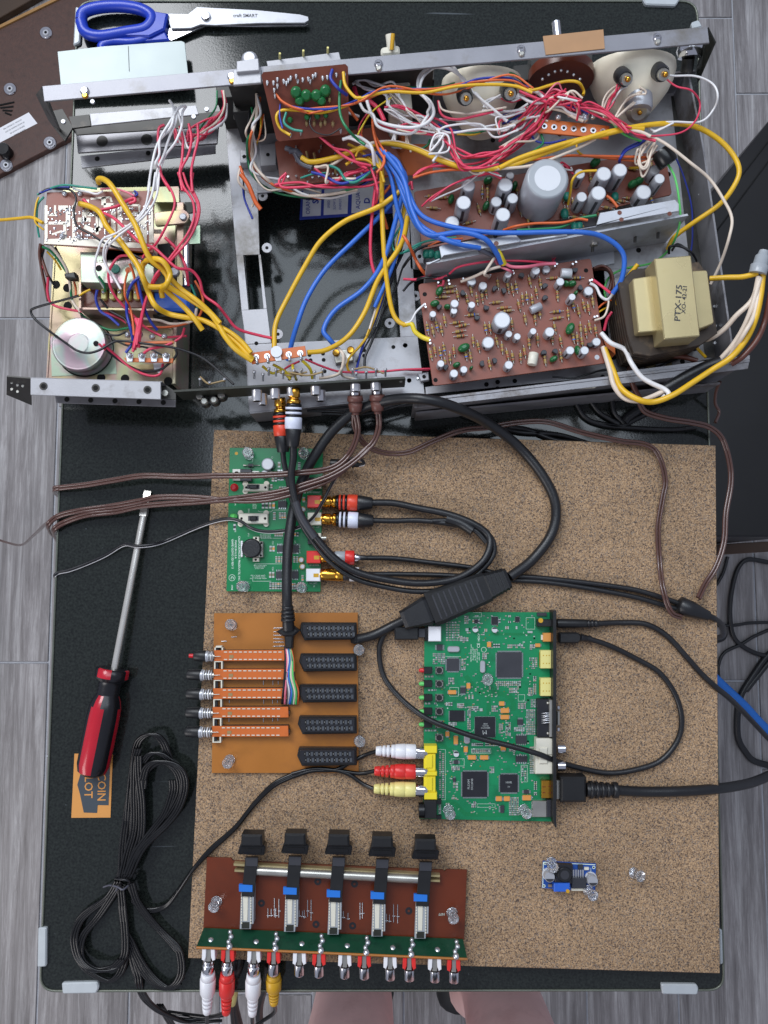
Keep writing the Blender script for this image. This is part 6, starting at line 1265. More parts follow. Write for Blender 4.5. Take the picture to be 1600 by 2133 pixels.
for k, (xt, yt, xb, yb) in enumerate(((372, 160, 340, 600), (605, 155, 578, 615), (840, 160, 812, 630), (1075, 170, 1048, 640), (1308, 185, 1280, 652))):
    def lx(f): return xt + (xb-xt)*f
    m = M(); z = KZ+9
    # clear body lower half with silver contacts
    m.prism([ZL(xb-30+6, yb-190), ZL(xb+32+6, yb-190), ZL(xb+28, yb+8), ZL(xb-32, yb+8)], z, KZ+1, 'capsleeve', 0.4); m.prism([ZL(xb-14, yb-180), ZL(xb+14, yb-180), ZL(xb+10, yb-35), ZL(xb-12, yb-35)], z+0.5, z, 'offwhite', 0.3); m.prism([ZL(xb-22, yb-30), ZL(xb+20, yb-30), ZL(xb+20, yb+4), ZL(xb-22, yb+4)], z+0.3, z, 'greendark')
    for i in range(11):
        for sx in (-25, 25): x, y = ZL(xb+sx+3, yb-175+i*15); m.prism([(x-1.2, y-1.6), (x+1.2, y-1.6), (x+1.2, y+1.6), (x-1.2, y+1.6)], z+0.7, z, 'offwhite')
    m.prism([ZL(xb+38, yb-320), ZL(xb+46, yb-320), ZL(xb+42, yb-20), ZL(xb+34, yb-20)], z+2, KZ+1, 'capsleeve', 0.2)
    p = part('slider', m, SLB)
    m = M(); m.prism([ZL(xt-33, yt+60), ZL(xt+35, yt+62), ZL(xb+36+8, yb-165), ZL(xb-30+6, yb-168)], z+2.5, z, 'black', 0.3)
    m.prism([ZL(xt-32, yt+62), ZL(xt+34, yt+64), ZL(xt+32, yt+112), ZL(xt-32, yt+110)], z+4, z+2.5, 'chip', 0.3); part('lever', m, p)
    m = M(); m.prism([ZL(xb-36, yb-232), ZL(xb+37, yb-228), ZL(xb+36, yb-192), ZL(xb-36, yb-194)], z+3.1, z+0.5, 'bluetape', 0.1); part('blue_tape', m, p)
    m = M(); zc = KZ+22; m.prism([ZL(xt-62, yt-5), ZL(xt+66, yt-3), ZL(xt+74, yt+8), ZL(xt+66, yt+52), ZL(xt-68, yt+48), ZL(xt-76, yt+42)], zc-3, KZ+8, 'blackgloss', 1.0); m.prism([ZL(xt-55, yt-60), ZL(xt+55, yt-58), ZL(xt+58, yt+6), ZL(xt-60, yt+4)], zc, KZ+8, 'black', 1.5); m.prism([ZL(xt-52, yt+12), ZL(xt+52, yt+14), ZL(xt+54, yt+40), ZL(xt-54, yt+38)], zc-2.3, zc-3, 'blackgloss', 0.4); part('slider_cap', m, p)
# standing jack board
m = M(); q0 = [P(*ZL(116, 600), KZ+2), P(*ZL(1508, 660), KZ+2), P(*ZL(1532, 768), KZ+17), P(*ZL(74, 705), KZ+17)]
m.plate(q0, 0.0016, 'pcbdkgreen', 'pcborange'); m.tube([q0[3] + Vector((0, -0.0004, -0.0006)), q0[2] + Vector((0, -0.0004, -0.0006))], 1.0, 'pcborange', 6); jb = part('jack_board', m, SLB)
JX = [(140, 'white'), (243, 'red'), (384, 'white'), (490, 'red'), (629, 'white'), (734, 'red'), (873, 'white'), (978, 'red'), (1117, 'white'), (1220, 'red'), (1357, 'white'), (1460, 'red')]
for i, (X, c_) in enumerate(JX):
    y0 = 708 + (X-74)*0.0432; m = M(); z = KZ+14
    for sx in (-1, 1): m.prism([ZL(X+sx*12, y0+4), ZL(X+sx*34, y0+4), ZL(X+sx*36, y0+62), ZL(X+sx*22, y0+70), ZL(X+sx*14, y0+50)], z+2, z-7, 'white' if c_ == 'white' else 'redrca', 0.4)
    m.prism([ZL(X-12, y0+4), ZL(X+12, y0+4), ZL(X+12, y0+72), ZL(X-12, y0+72)], z+0.5, z-6, 'lead', 0.3); p = part('jack', m, jb)
    m = M(); a = P(*ZL(X, y0+62), z-3); b = P(*ZL(X, y0+(120)), z-4); m.lathe(a, b, [(0, 4.3), (0.9, 4.3), (1, 3.9)], 'chrome', 20); part('socket', m, p)
    m = M(); n_ = 4 if c_ == 'red' else 2
    for k in range(n_):
        f = k/(3 if n_ == 4 else 2.4); x = X + 5 + (12*(1-f) if n_ == 4 else 4*(1-f)) + (6 if k % 2 else -3); y = y0 - 14 - (78*(1-f) if n_ == 4 else 40*(1-f)); c = P(*ZL(x, y), KZ+5+11*f); m.ball(c, (1.9, 2.4, 2.0, 2.8)[k] if n_ == 4 else (2.5, 3.3)[k], 'solder', 9)
    m.tube([P(*ZL(X+ (18 if n_ == 4 else 10), y0-(92 if n_ == 4 else 54)), KZ+6), P(*ZL(X+4, y0-8), KZ+15)], 0.9, 'solder', 6); part('solder_joint', m, jb)
# ---- small blue converter
BB = thing('voltage_converter_board', 'tiny blue board with silver cans alone at the lower right of the cork', 'circuit board', P(1187, 1828, CZ))
m = M(); m.prism([ZB(350, 250), ZB(645, 265), ZB(640, 418), ZB(344, 400)], KZ, KZ-1.6, 'pcbblue', 0.1)
for (x, y) in ((362, 262), (632, 285), (355, 388)): m.disc(P(*ZB(x, y), KZ+0.1), 1.3, 'silk'); m.disc(P(*ZB(x, y), KZ+0.15), 0.7, 'hole')
m.text('IN', *ZB(385, 385), 10, 0, 4, KZ+0.15, 'silk'); m.text('OUT', *ZB(615, 300), 0, -10, 3.4, KZ+0.15, 'silk'); line(m, ZB, '352,256 640,270', 0.3, KZ+0.12, 'silk'); line(m, ZB, '352,256 348,398', 0.3, KZ+0.12, 'silk')
part('board', m, BB)
m = M(); m.rect(*ZB(418, 272), *ZB(515, 375), KZ+6, KZ, 'chipdark', 0.8, rot=3); c = P(*ZB(470, 325), KZ+6); m.lathe(c, c + Vector((0, 0, 0.0008)), [(0, 6.0), (0.5, 6.2), (1, 5.6)], 'rubber', 20); m.disc(c + Vector((0, 0, 0.00085)), 3.6, 'chip', 18); part('inductor', m, BB)
m = M(); boxz(m, ZB, 412, 375, 500, 422, KZ+8, KZ, 'bluepot', 0.6); m.cyl(*ZB(488, 418), 1.5, KZ+9, KZ+7, 'ochre', 12); part('trimmer', m, BB)
m = M(); boxz(m, ZB, 510, 345, 592, 402, KZ+4.4, KZ+0.5, 'chip', 0.4); boxz(m, ZB, 508, 402, 585, 415, KZ+1.5, KZ+0.4, 'offwhite')
for i in range(5): boxz(m, ZB, 516+i*13, 298, 524+i*13, 345, KZ+1.8, KZ+0.6, 'solder')
part('chip', m, BB)
for (x, y) in ((388, 340), (628, 362)):
    c = P(*ZB(x, y), KZ+8); m = M(); b = Vector((c.x, c.y, KZ/1000)); m.lathe(b, b + Vector((0, 0, 0.0015)), [(0, 5), (1, 5)], 'capwhite', 16); m.lathe(b, c, [(0, 4.2), (0.96, 4.2), (1, 3.9)], 'alu', 20); m.add([c + Vector((cos(t)*0.0036, sin(t)*0.0036, 0.0001)) for t in [radians(200+i*14) for i in range(11)]], [list(range(11))], 'chip'); part('capacitor', m, BB)
for (x0, y0, x1, y1, mt) in ((545, 270, 572, 295, 'chip'), (580, 285, 605, 300, 'offwhite'), (380, 380, 400, 395, 'smdbrown'), (598, 315, 615, 328, 'smdbrown')): m = M(); boxz(m, ZB, x0, y0, x1, y1, KZ+1.6, KZ, mt, 0.1); part('surface_component', m, BB)
# ---- push pins
tb = 'clear push pin, '
for a in ((516, 942, 519, 948, 'top left corner of the small green audio board'), (632, 943, 635, 947, 'top right corner of the small green audio board'), (503, 1221, 510, 1221, 'bottom left corner of the small green audio board'), (627, 1223, 629, 1224, 'bottom right corner of the small green audio board')): pin(*a[:4], KZ, tb + a[4])
for a in ((480, 1301, 483, 1302, 'top left corner of the orange socket board'), (748, 1354, 747, 1353, 'right edge of the orange socket board by its upper sockets'), (750, 1545, 748, 1543, 'right edge of the orange socket board by its lowest sockets'), (474, 1590, 479, 1582, 'bottom left corner of the orange socket board')): pin(*a[:4], KZ, tb + a[4])
for a in ((1016, 1417, 1016, 1413, 'middle of the long green video board'), (938, 1697, 934, 1686, 'bottom left corner of the long green video board'), (1098, 1695, 1090, 1685, 'bottom right corner of the long green video board')): pin(*a[:4], KZ, tb + a[4])
pin(445, 1890, 452, 1876, KZ+1, tb + 'left end of the rust red slider board'); pin(945, 1914, 941, 1899, KZ+1, tb + 'right end of the rust red slider board')
pin(1152, 1807, 1148, 1795, KZ, tb + 'top left corner of the tiny blue board'); pin(1236, 1866, 1224, 1853, KZ, tb + 'lower right corner of the tiny blue board')
pin(1336, 1826, 1318, 1817, CZ, 'clear push pin standing alone in bare cork right of the tiny blue board')
# ------------------------------------------------------------------ cables and plugs
def cable(name, label, cat, loc, group=None): return thing(name, label, cat, loc, group or {'audio_plug_lead': 'leads plugged into the slider board jacks', 'speaker_wire': 'brown twin speaker wires', 'audio_cable': 'black twin audio cables'}.get(name))
def run(root, s, r, mt, z0=15, T_=None, name='cable_jacket', n=10):
    m = M(); m.tube(path(s, z0, T_), r, mt, n, 7); return part(name, m, root)
def plug(root, A_, B_, segs, name='plug', n=20):   # segs: (t0, t1, r0, r1, material)
    m = M()
    for (t0, t1, r0, r1, mt) in segs:
        a, b = A_.lerp(B_, t0), A_.lerp(B_, t1); e = 0.06
        m.lathe(a, b, [(0, r0*0.93), (e, r0), (1-e, r1), (1, r1*0.93)], mt, n)
    return part(name, m, root)
# audio pair from the jack panel to the green board
c = cable('audio_cable', 'black twin cable with gold plugs ringed red and white, looped over the small green board', 'cable', P(800, 1100, CZ))
mat('whitering', 'd8dcec', 0.35)
def fat(root, A_, B_, col):
    plug(root, A_, B_, [(0, 0.16, 4.6, 5.0, 'gold'), (0.16, 0.2, 3.8, 4.2, 'gold'), (0.2, 0.27, 5.4, 5.6, 'gold'), (0.27, 0.33, 6.2, 6.4, 'blackgloss'), (0.33, 0.37, 6.7, 6.7, col), (0.37, 0.41, 6.4, 6.4, 'blackgloss'), (0.41, 0.45, 6.7, 6.7, col), (0.45, 0.50, 6.4, 6.4, 'blackgloss'), (0.5, 0.7, 7.0, 6.9, col), (0.7, 1.0, 6.6, 5.0, 'rubber')])
fat(c, P(583, 828, 50), P(590, 942, 42), 'orangered'); fat(c, P(613, 808, 62), P(610, 930, 54), 'whitering')
fat(c, P(672, 1045, 21), P(776, 1048, 21), 'orangered'); fat(c, P(672, 1081, 21), P(778, 1085, 21), 'whitering')
run(c, '589,935,42 592,965,38 600,1000,36 608,1040,35 625,1085,34 650,1125,32 690,1172,31 740,1205,30 800,1222,29 870,1232,28 940,1225,26 995,1195,24 1028,1155 1022,1118 985,1095,22 940,1085,20 900,1085,20', 2.3, 'rubber')
run(c, '611,925,54 611,955,50 607,990,46 612,1030,44 628,1075,42 660,1122,40 700,1165,38 745,1192,36 810,1208,34 880,1215,32 950,1205,30 1000,1175,28 1020,1140,26 1015,1112,24 980,1088 930,1070,22 870,1058,20 820,1048,20 772,1047,21', 3.0, 'rubber')
run(c, '775,1084,21 820,1085,19 870,1084,18 930,1090,20 985,1102,22 1014,1130', 2.4, 'rubber')
m = M(); m.tube(path('930,1080,21 960,1090,22 985,1106,24', 20), 4.6, 'rubber', 12); part('sleeve', m, c)
m = M(); m.tube(path('616,1045,44 628,1078,43 656,1120,41', 44), 3.3, 'chip', 12); part('sleeve', m, c)
# second pair from the green board leaving to the right
c = cable('audio_cable', 'thin black twin cable with small red and white plugs running to a Y joint', 'cable', P(1050, 1200, CZ))
plug(c, P(670, 1160, 21), P(765, 1162, 21), [(0, 0.22, 4.8, 5.0, 'gold'), (0.22, 0.3, 5.4, 5.4, 'chrome'), (0.3, 0.52, 5.2, 5.2, 'capsleeve'), (0.52, 0.72, 6.0, 6.0, 'redrca'), (0.72, 0.85, 3.6, 2.6, 'chrome'), (0.85, 1, 2.4, 2.2, 'rubber')])
plug(c, P(670, 1197, 21), P(770, 1196, 21), [(0, 0.3, 4.8, 5.6, 'gold'), (0.3, 0.45, 5.8, 5.8, 'gold'), (0.45, 0.58, 5.2, 5.2, 'chip'), (0.58, 0.78, 6.0, 6.0, 'white'), (0.78, 0.88, 3.6, 2.6, 'chrome'), (0.88, 1, 2.4, 2.2, 'rubber')])
run(c, '763,1162,20 820,1163,17 900,1172,16 980,1182 1050,1197 1140,1205 1230,1215 1320,1228 1380,1245 1412,1256', 2.2, 'rubber', 16)
run(c, '768,1196,20 830,1196,17 920,1198,16 1000,1203 1060,1208 1140,1213 1230,1226 1320,1243 1370,1257 1408,1268', 2.2, 'rubber', 16)
m = M(); m.lathe(P(1412, 1259, 19), P(1476, 1283, 18), [(0, 5.0), (0.06, 7.6), (0.4, 7.2), (0.9, 4.6), (1, 4.2)], 'rubber', 14); part('splitter', m, c)
run(c, '1474,1282,17 1490,1290,12 1506,1306,-20 1505,1325,-120 1480,1330,-200', 2.6, 'rubber')
# heavy video cable with ribbed hood
c = cable('video_cable', 'thick black cable looping from the orange board round to a big ribbed plug hood', 'cable', P(900, 1100, CZ))
run(c, '600,1300,30 598,1250,34 598,1180,32 602,1120,30 612,1060,28 630,1000,30 655,950,34 695,895,38 745,855,44 810,834,58 880,831,74 950,849,66 1020,884,36 1080,930,22 1130,990,20 1157,1050,19 1150,1110,19 1110,1165,20 1062,1202,24', 4.3, 'rubber', n=14)
plug(c, P(599, 1262, 34), P(601, 1312, 30), [(0, 0.14, 4.8, 5, 'rubber'), (0.18, 0.3, 5.4, 5.6, 'rubber'), (0.34, 0.46, 5.6, 5.8, 'rubber'), (0.5, 0.62, 5.8, 6, 'rubber'), (0.0, 1, 4.4, 5.2, 'rubber')], 'strain_relief')
m = M(); m.prism([(575, 1316), (593, 1305), (612, 1304), (624, 1314), (611, 1326), (590, 1326)], 30, 22, 'black', 1.5); m.prism([(592, 1320), (611, 1320), (609, 1351), (594, 1351)], 28, 18, 'black', 1.2); part('plug', m, c)
for i, (col, dx, dx2) in enumerate((('K', 0, -4), ('P', 2, 1), ('W', 4, 6), ('S', 6, 4), ('B', 8, 8), ('T', 10, 12), ('C', 12, 14), ('G', 13, 20), ('O', 14, 22), ('K', 10, 25), ('L', 14, 18))):
    m = M(); x = 594+dx*0.8; m.tube(path('%f,1346,24 %f,1375,26 %f,1410,28 %f,1440,26 %f,1466,18' % (x, x+1+dx2*0.2+random.uniform(-2,2), x+dx2*0.4-1+random.uniform(-3,3), x+dx2*0.7+random.uniform(-2,2), x+dx2*0.8-3), 24), 0.95, 'wire'+col, 7); part('wire', m, c)
m = M()
A_ = P(1058, 1204, 26); B_ = P(838, 1292, 24); d = (B_-A_).normalized(); nn = Vector((-d.y, d.x, 0)); up = Vector((0, 0, 1)); Lg = (B_-A_).length
def hood(t0, t1, w0, w1, h, mt):
    vs = []
    for (t, w) in ((t0, w0), (t0+(t1-t0)*0.12, w0*1.04), (t1-(t1-t0)*0.12, w1*1.03), (t1, w1)):
        hh = h*(0.85 if t in (t0, t1) else 1)
        for (a, b) in ((-1, -0.7), (-0.8, -1), (0.8, -1), (1, -0.7), (1, 0.7), (0.8, 1), (-0.8, 1), (-1, 0.7)): vs.append(A_ + d*Lg*t + nn*a*w*0.001 + up*b*hh*0.001)
    fs = [[j*8+i, j*8+(i+1) % 8, (j+1)*8+(i+1) % 8, (j+1)*8+i] for j in range(3) for i in range(8)] + [list(range(8))[::-1], list(range(24, 32))]
    m.add(vs, fs, mt)
hood(0.0, 0.22, 8.5, 11, 8, 'black'); hood(0.2, 0.74, 12.5, 14.5, 9, 'black'); hood(0.74, 1.0, 11.5, 8, 8, 'rubber')
for k in range(9): hood(0.27+k*0.05, 0.285+k*0.05, 10.5 + k*0.25, 10.5+k*0.25, 9.5, 'chip')
for k in range(5):
    t = 0.025+k*0.035; hood(t, t+0.015, 9.2+k*0.4, 9.2+k*0.4, 8.5, 'rubber')
part('plug_hood', m, c)
run(c, '842,1292,22 815,1305,20 780,1322,20 745,1331,22 735,1330,24', 4.0, 'rubber', n=12)
# usb lead
c = cable('usb_cable', 'thin black usb lead curling in a wide loop across the long green board', 'cable', P(1100, 1450, CZ))
m = M(); m.rect(822, 1306, 872, 1333, KZ+9, KZ+2, 'black', 1.0); m.rect(872, 1309, 886, 1328, KZ+7, KZ+3, 'chip', 0.4); part('plug', m, c)
run(c, '845,1292,24 815,1305,20 796,1330,17 790,1362,16 800,1410,17 835,1455,20 885,1494,26 940,1518,28 1000,1538,28 1060,1553,28 1120,1570,28 1160,1586,22 1210,1600,16 1265,1610,15 1320,1604 1375,1585 1410,1545 1420,1500 1408,1450 1375,1402 1325,1372 1270,1345,17 1222,1329,19', 2.3, 'rubber', 15)
m = M(); m.prism(rquad([(1165, 1318), (1205, 1318), (1211, 1323), (1211, 1334), (1205, 1340), (1165, 1340)], 2), KZ+8, KZ+1, 'black', 1.2); m.lathe(P(1209, 1328, 19), P(1232, 1331, 18), [(0, 3.2), (0.3, 3.2), (0.35, 2.6), (0.5, 3.1), (0.55, 2.5), (0.8, 2.8), (1, 2.4)], 'rubber', 14); part('plug', m, c)
# power lead
c = cable('power_cable', 'black power lead with a round barrel plug running off the right side of the cork', 'cable', P(1350, 1350, CZ))
plug(c, P(1160, 1298, 20), P(1245, 1299, 19), [(0, 0.72, 3.9, 3.6, 'black'), (0.74, 0.8, 3.4, 3.4, 'rubber'), (0.83, 0.89, 3.3, 3.3, 'rubber'), (0.92, 1, 3.2, 3.0, 'rubber'), (0.7, 1, 2.5, 2.5, 'rubber')])
run(c, '1243,1299,18 1290,1297,15 1345,1300 1390,1325 1430,1368 1460,1402 1492,1432,14 1520,1455,0 1560,1495,-40 1620,1560,-100', 2.4, 'rubber', 15)
# hdmi cable
c = cable('hdmi_cable', 'thick black hdmi cable with a square plug leaving the lower right of the green board', 'cable', P(1350, 1650, CZ))
m = M(); m.rect(1168, 1619, 1222, 1672, KZ+13, KZ-1.5, 'black', 1.8); m.rect(1159, 1626, 1169, 1665, KZ+8, KZ+1, 'lead', 0.4); part('plug', m, c)
plug(c, P(1221, 1645, 21), P(1286, 1646, 20), [(0, 1, 6.0, 4.4, 'rubber'), (0.10, 0.2, 7.2, 7.2, 'rubber'), (0.28, 0.38, 7.0, 6.8, 'rubber'), (0.46, 0.56, 6.6, 6.4, 'rubber'), (0.64, 0.74, 6.2, 6, 'rubber'), (0.84, 1, 6.4, 6.6, 'rubber')], 'strain_relief')
run(c, '1284,1646,20 1340,1649,17 1420,1648,16 1490,1643,10 1540,1636,-10 1580,1625,-30 1660,1590,-60', 4.3, 'rubber', n=12)
# composite video triple lead and its coiled bundle
c = cable('composite_cable', 'black triple lead with white, red and pale yellow plugs, spare length tied in a coil', 'cable', P(400, 1750, 0))
for (y, col, x0) in ((1566, 'white', 0), (1608, 'redrca', -3), (1645, 'paleyellow', -4)):
    plug(c, P(890, y, 21), P(783+x0, y-2, 21), [(0, 0.22, 4.3, 4.3, 'chrome'), (0.22, 0.42, 5.9, 6.1, col), (0.42, 0.62, 6.3, 5.8, col), (0.62, 0.70, 5.5, 5.2, col), (0.73, 0.79, 5.0, 4.8, col), (0.81, 0.87, 4.6, 4.4, col), (0.89, 1, 4.2, 3.6, col), (0.6, 1, 3.2, 3.0, col)])
run(c, '786,1564,20 760,1573,17 735,1585 700,1603 650,1606 610,1618,16', 1.7, 'blackgloss', 17)
run(c, '780,1606,20 750,1611,17 710,1606 660,1603 610,1614,16', 1.7, 'blackgloss', 17)
run(c, '778,1643,20 755,1632,17 725,1612 690,1603 650,1602 608,1612,16', 1.7, 'blackgloss', 17)
for k in range(3):
    o = k*3.2; run(c, '%f,%f,16 %f,%f,17 %f,%f,16 %f,%f,15 %f,%f,15 %f,%f,16 %f,%f,11 %f,%f,5 %f,%f,5 %f,%f,7' % (612, 1611+o, 570, 1632+o, 530, 1672+o*0.8, 490, 1722+o*0.7, 440, 1766+o, 404-o*0.5, 1808+o, 374-o*0.3, 1850+o, 345, 1885+o*0.7, 305, 1893+o, 275, 1870+o), 1.45, 'blackgloss')
ZC = ZT(60, 1500, 0.29674)
coil = ('640,1110,9 680,900,7 700,700,6 720,450,8 755,200,10 800,120,13 880,100,15 940,150,13 985,260,10', '650,1120,12 690,950,9 740,750,8 740,500,9 745,300,12 770,200,13', '690,1100,14 740,950,11 790,800,10 795,600,10 775,400,12 770,250,14', '650,1100,10 665,850,7 700,600,6 730,400,8',
        '690,1080,16 760,920,13 880,760,10 960,650,9 1010,500,9 1010,420,10', '700,1100,15 800,900,13 960,740,12 1050,620,12 1095,480,13 1080,370,14 1010,305,15 900,290,15 830,330,14 800,420,13', '690,1110,12 760,940,10 900,760,9 1000,640,9 1065,500,10 1050,380,12 980,310,13 890,310,13 820,370,12 800,480,11', '800,300,12 850,240,13 920,235,13 990,280,12',
        '630,1130,12 560,1240,8 420,1350,6 350,1430,6 320,1540,8 350,1670,10 420,1740,12 500,1760,11 600,1740,9 665,1665,8 680,1580,8 670,1400,7 650,1200,10', '640,1140,10 570,1260,8 480,1390,6 390,1500,6 360,1600,8 380,1690,9 470,1745,9 590,1730,9 650,1680,9', '630,1150,11 580,1230,8 400,1350,5 340,1450,4 325,1600,4 380,1720,4 460,1790,4 560,1830,4 630,1790,4 670,1700,4 680,1600,4 660,1300,6 650,1160,10',
        '720,1140,14 760,1270,10 840,1390,7 950,1500,6 1040,1590,7 1070,1680,8 1070,1780,8 1030,1850,6 960,1870,5 860,1790,4 780,1680,4 720,1560,5 680,1480,6 655,1300,8', '715,1160,12 780,1300,9 900,1450,6 1010,1570,7 1050,1620,8', '650,1180,10 660,1350,7 690,1530,5 760,1680,4 800,1760,4 880,1850,4 980,1885,4 1050,1850,5',
        '700,1560,4 740,1700,3.5 770,1800,3.5 780,1880,0 820,1960,-20 900,2030,-40 1000,2080,-50 1120,2120,-60 1340,2110,-60', '690,1500,4 730,1680,3 760,1790,3 790,1900,-5 850,1990,-30 950,2060,-50 1100,2100,-60 1350,2075,-60', '920,2000,-45 980,2100,-80 1030,2180,-110')
for s in coil:
    m = M(); p = path(s, 6, ZC)
    for k in (-1, 0, 1):
        m.tube([q_ + Vector((k*0.00215, 0, 0)) + Vector((0, 0, 0)) for q_ in p], 1.35, 'blackgloss', 8, 8)
    part('cable_jacket', m, c)
m = M(); m.tube(path('605,1112,10 640,1118,18 700,1128,18 712,1160,12 690,1185,8', 12, ZC), 1.0, 'wireK', 7); m.tube(path('525,1172,3 570,1160,8 625,1172,16 660,1190,18 700,1160,14', 12, ZC), 0.8, 'wireS', 7); m.tube(path('625,1180,14 600,1220,6 580,1270,3', 12, ZC), 0.8, 'wireS', 7); part('wire_tie', m, c)
# plugs in the slider jack board
for (X, col, g, ln) in ((140, 'white', 'leftmost white plug under the slider board', 0), (243, 'redrca', 'red plug hanging from the slider board jacks', 1), (384, 'white', 'white plug between the red and the mustard plug', 2), (490, 'ochre', 'mustard yellow plug hanging from the jacks of the slider board', 3)):
    c = cable('audio_plug_lead', 'thin black lead with ' + g, 'cable', P(*ZL(X, 900), 20))
    y0 = 708 + (X-74)*0.0432; z = KZ+11
    A_ = P(*ZL(X, y0+(78 if ln != 3 else 88)), z - (0 if ln != 3 else 8)); B_ = P(*ZL(X-8 + (10 if ln == 3 else 0), y0+345 - (60 if ln == 3 else 0)), z-16)
    plug(c, A_, B_, [(0, 0.18, 4.8, 4.8, 'chrome'), (0.18, 0.3, 5.4, 6.0, col), (0.3, 0.6, 6.4, 6.2, col), (0.6, 0.7, 5.6, 4.2, col), (0.72, 0.78, 4.4, 4.3, col), (0.8, 0.86, 4.2, 4.1, col), (0.88, 1, 3.9, 3.4, col), (0.65, 1, 3.1, 2.9, col)])
    x1, y1 = ZL(X-8, y0+345)
    s = {0: '%f,%f,10 %f,2130,-20 %f,2180,-60', 1: '%f,%f,10 %f,2108,-20 440,2118,-50 400,2115,-60 %f,2108,-70', 2: '%f,%f,10 %f,2125,-20 %f,2180,-60', 3: '%f,%f,10 %f,2110,-30 530,2140,-50 %f,2180,-60'}[ln]
    bx_, by_ = ZL(X-8, y0+338)
    if ln == 3: bx_, by_ = ZL(X+2, y0+278)
    e_ = {0: bx_-2, 1: 350, 2: bx_+2, 3: 510}[ln]
    run(c, s % (bx_, by_, bx_, e_), 1.7, 'blackgloss', 10)
c = cable('audio_plug_lead', 'pale yellow spare plug hidden behind the red one beneath the slider board', 'cable', P(*ZL(275, 900), 0))
plug(c, P(*ZL(292, 770), -6), P(*ZL(265, 1010), -20), [(0, 0.5, 5.8, 5.8, 'ochre'), (0.5, 1, 5.2, 3.6, 'paleyellow')]); run(c, '482,2088,-18 484,2120,-40 490,2180,-80', 1.7, 'blackgloss')
c = cable('hanging_cable', 'heavy black cord hanging off the table edge below the white and yellow plugs', 'cable', P(530, 2080, -20))
run(c, '500,1990,3 494,2020,1 488,2050,-30 486,2090,-60 500,2150,-90', 4.5, 'rubber'); run(c, '560,2010,3 556,2045,-4 545,2075,-40 540,2110,-60 545,2170,-90', 3.5, 'rubber')
# brown speaker wires
def twin(root, s, z0=20, r=1.35, mt='browncable', gap=1.25):
    p = path(s, z0)
    for sg in (-1, 1):
        m = M(); q_ = []
        for i, a in enumerate(p):
            d = (p[min(i+1, len(p)-1)] - p[max(i-1, 0)]); nn = Vector((-d.y, d.x, 0)); nn = nn.normalized() if nn.length > 1e-6 else Vector((1, 0, 0)); q_.append(a + nn*gap*0.001*sg)
        m.tube(q_, r, mt, 8, 8); part('cable_jacket', m, root)
def brownplug(root, x, y):
    A_ = P(x, y, 58); B_ = P(x+2, y+62, 50)
    plug(root, A_, B_, [(0, 0.35, 4.6, 4.6, 'chrome'), (0.35, 0.55, 6.4, 6.6, 'brownplug'), (0.55, 0.62, 5.6, 5.6, 'brownplug'), (0.62, 0.9, 6.0, 4.8, 'brownplug'), (0.9, 1, 3.2, 3, 'brownplug')])
c = cable('speaker_wire', 'brown twin wire', 'speaker wire', P(500, 1000, 20))
c['label'] = 'brown twin wire from the left brown plug, passing just above the screwdriver tip'
brownplug(c, 739, 802)
twin(c, '741,862,50 745,900,44 728,945,40 690,975,40 620,985,40 540,990,36 450,991,30 380,993,24 300,991,18 240,1000,14 180,1010,10 128,1016,6 112,1019,2 118,1028,-30 125,1032,-60', 40)
twin(c, '738,862,48 740,890,42 760,925,34 800,943,28 850,942,24 900,920,22 960,897,22 1020,890,22 1080,880,22 1140,879,22 1210,900,20 1290,918,18 1345,926,17 1372,948,17 1386,1000,16 1380,1040,16 1371,1100,16 1374,1170,16 1382,1230,26 1398,1275,26 1420,1286,20', 22, 1.2)
c = cable('speaker_wire', 'brown twin wire from the right brown plug, crossing over the screwdriver tip', 'speaker wire', P(500, 1050, 20))
brownplug(c, 785, 800)
twin(c, '788,860,50 789,890,44 775,925,42 735,962,42 690,990,42 640,1008,40 580,1025,38 500,1037,32 420,1045,26 340,1050,20 290,1055,16 240,1066,12 180,1073,10 135,1088,6 112,1104,2 116,1122,-30 125,1130,-70', 40)
twin(c, '770,930,42 700,990,40 640,1017,38 560,1040,36 480,1042,30 400,1036,24 330,1036,20 290,1044,17 230,1055,12 160,1065,10 120,1076,6 100,1095,2 108,1112,-30 122,1112,-60', 40)
run(c, '120,1076,6 95,1092,-100 70,1115,-300 45,1135,-500 15,1130,-600 -30,1115,-650', 1.9, 'browncable')
c = cable('speaker_wire', 'brown twin wire from the chassis rear corner down past the right cork edge', 'speaker wire', P(1500, 1000, 0))
twin(c, '1330,835,40 1345,858,36 1390,872,30 1440,880,20 1478,890,14 1505,915,10 1520,965,8 1522,1010,8 1512,1070,10 1508,1130,12 1492,1180,14 1470,1215,16 1455,1246,22', 20, 1.3)
run(c, '1500,795,30 1492,815,20 1490,840,10 1498,858,6 1490,880,10', 1.4, 'browncable')
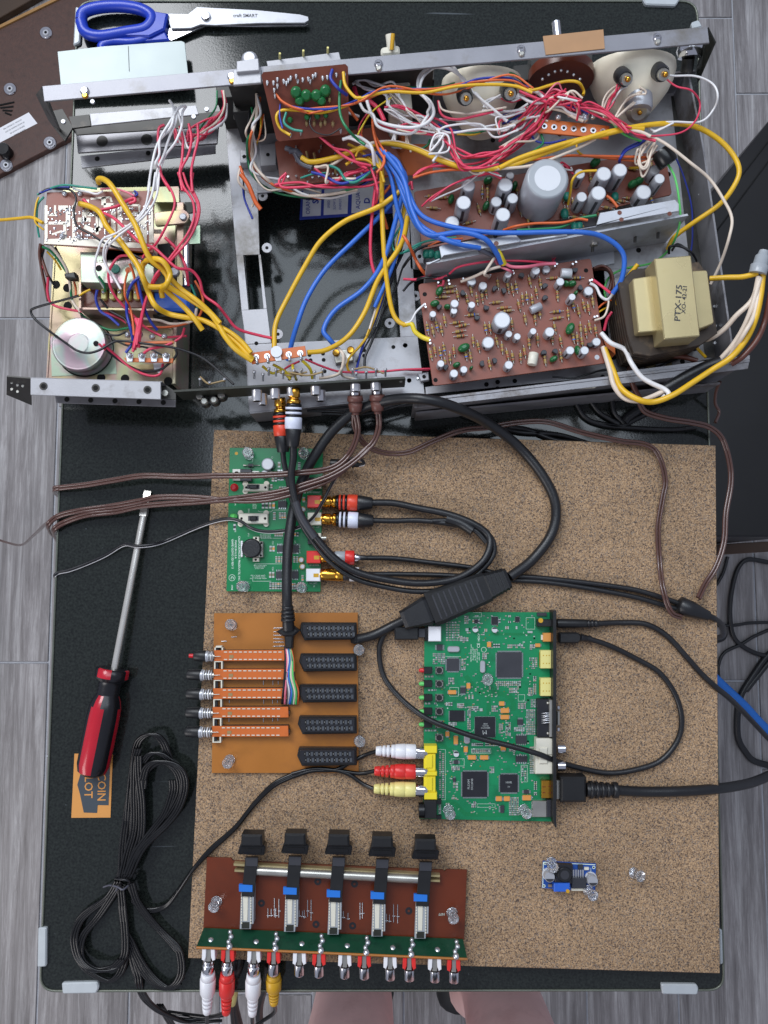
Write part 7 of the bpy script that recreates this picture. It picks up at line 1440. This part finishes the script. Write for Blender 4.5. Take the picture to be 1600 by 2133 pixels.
# black and white thin lead
c = cable('power_lead', 'thin black and white striped lead crossing the screwdriver shaft to the left edge', 'cable', P(400, 1120, 10))
plug(c, P(688, 966, 24), P(748, 968, 24), [(0, 0.45, 4.2, 4.2, 'black'), (0.45, 0.52, 3.9, 3.9, 'rubber'), (0.56, 0.62, 3.7, 3.7, 'rubber'), (0.66, 0.72, 3.5, 3.5, 'rubber'), (0.76, 0.82, 3.3, 3.3, 'rubber'), (0.4, 1, 2.6, 2.2, 'rubber')])
s = '746,968,24 758,965,26 750,956,28 735,954,30 720,962,30 705,985,30 690,1010,30 672,1045,30 650,1080,28 620,1098,26 580,1106,24 545,1106,24 520,1098,24 500,1085,20 475,1080,18 440,1087,14 400,1102,8 350,1124,5 318,1134,12 285,1137,13 258,1134,8 220,1156,4 180,1174,3 145,1187,3 122,1192,2 114,1199,0 118,1206,-30'
run(c, s, 1.35, 'wireK'); m = M(); m.tube([q_ + Vector((0.0003, -0.0014, -0.0004)) for q_ in path(s, 10)], 0.5, 'wireW', 7, 8); part('cable_jacket', m, c)
# black shielded lead behind the jacks and shadowy cables on the table right of the chassis
c = cable('mains_cord', 'black cord looped on the table below the lower right corner of the receiver', 'cable', P(1250, 860, 0))
for s in ('1200,840,3 1220,870 1260,886 1330,892 1400,895 1450,890', '1230,835,3 1250,860 1290,884', '1275,835,3 1280,860 1300,882', '1370,850,3 1330,870 1290,888 1240,880', '1340,848,4 1310,868 1300,880', '950,860,3 1010,880 1080,900 1160,905 1230,925', '1060,890,3 1100,895 1150,915 1200,922'): run(c, s, 2.2 if not s.startswith('1340') else 4, 'rubber', 3)
c = cable('flat_cable', 'thin black wires lying along the rear channel of the chassis beside the brown plugs', 'cable', P(900, 825, 40))
for s in ('620,850,30 680,850 740,845 800,832 860,822 900,820 950,823', '640,856,30 720,856 800,842 870,826 920,824', '670,862,28 760,862 860,838 930,828'): run(c, s, 1.1, 'rubber', 30)
# cables on the floor to the right
c = cable('floor_cable', 'black cables tangled on the grey floor at the right edge of the picture', 'cable', P(1560, 1350, FZ))
ZF = ZT(1160, 1140, 0.28133)
for s, r in (('1720,140 1560,110 1420,90 1350,140 1310,250 1285,400 1285,550 1320,680 1420,760 1530,800 1650,810', 4.0), ('1200,980 1195,880 1240,780 1360,720 1480,650 1700,560', 3.0), ('1180,280 1230,190 1265,70', 3), ('1190,580 1330,575 1430,560 1600,555', 2.6), ('1700,700 1560,800 1450,950 1370,1080 1340,1200 1340,1400 1400,1520 1480,1590 1700,1640', 5.5), ('1720,740 1590,830 1480,960 1400,1060', 5.0), ('1180,690 1230,670 1240,620 1215,570', 5.0)): run(c, s, r*1.0, 'rubber', FZ+5, ZF)
c = cable('network_cable', 'bright blue cable running down the grey floor at the right edge', 'cable', P(1560, 1480, FZ))
run(c, '1150,940,-690 1230,1020 1300,1085 1400,1180 1500,1290 1640,1430', 7.0, 'bluetape', FZ+18, ZF)
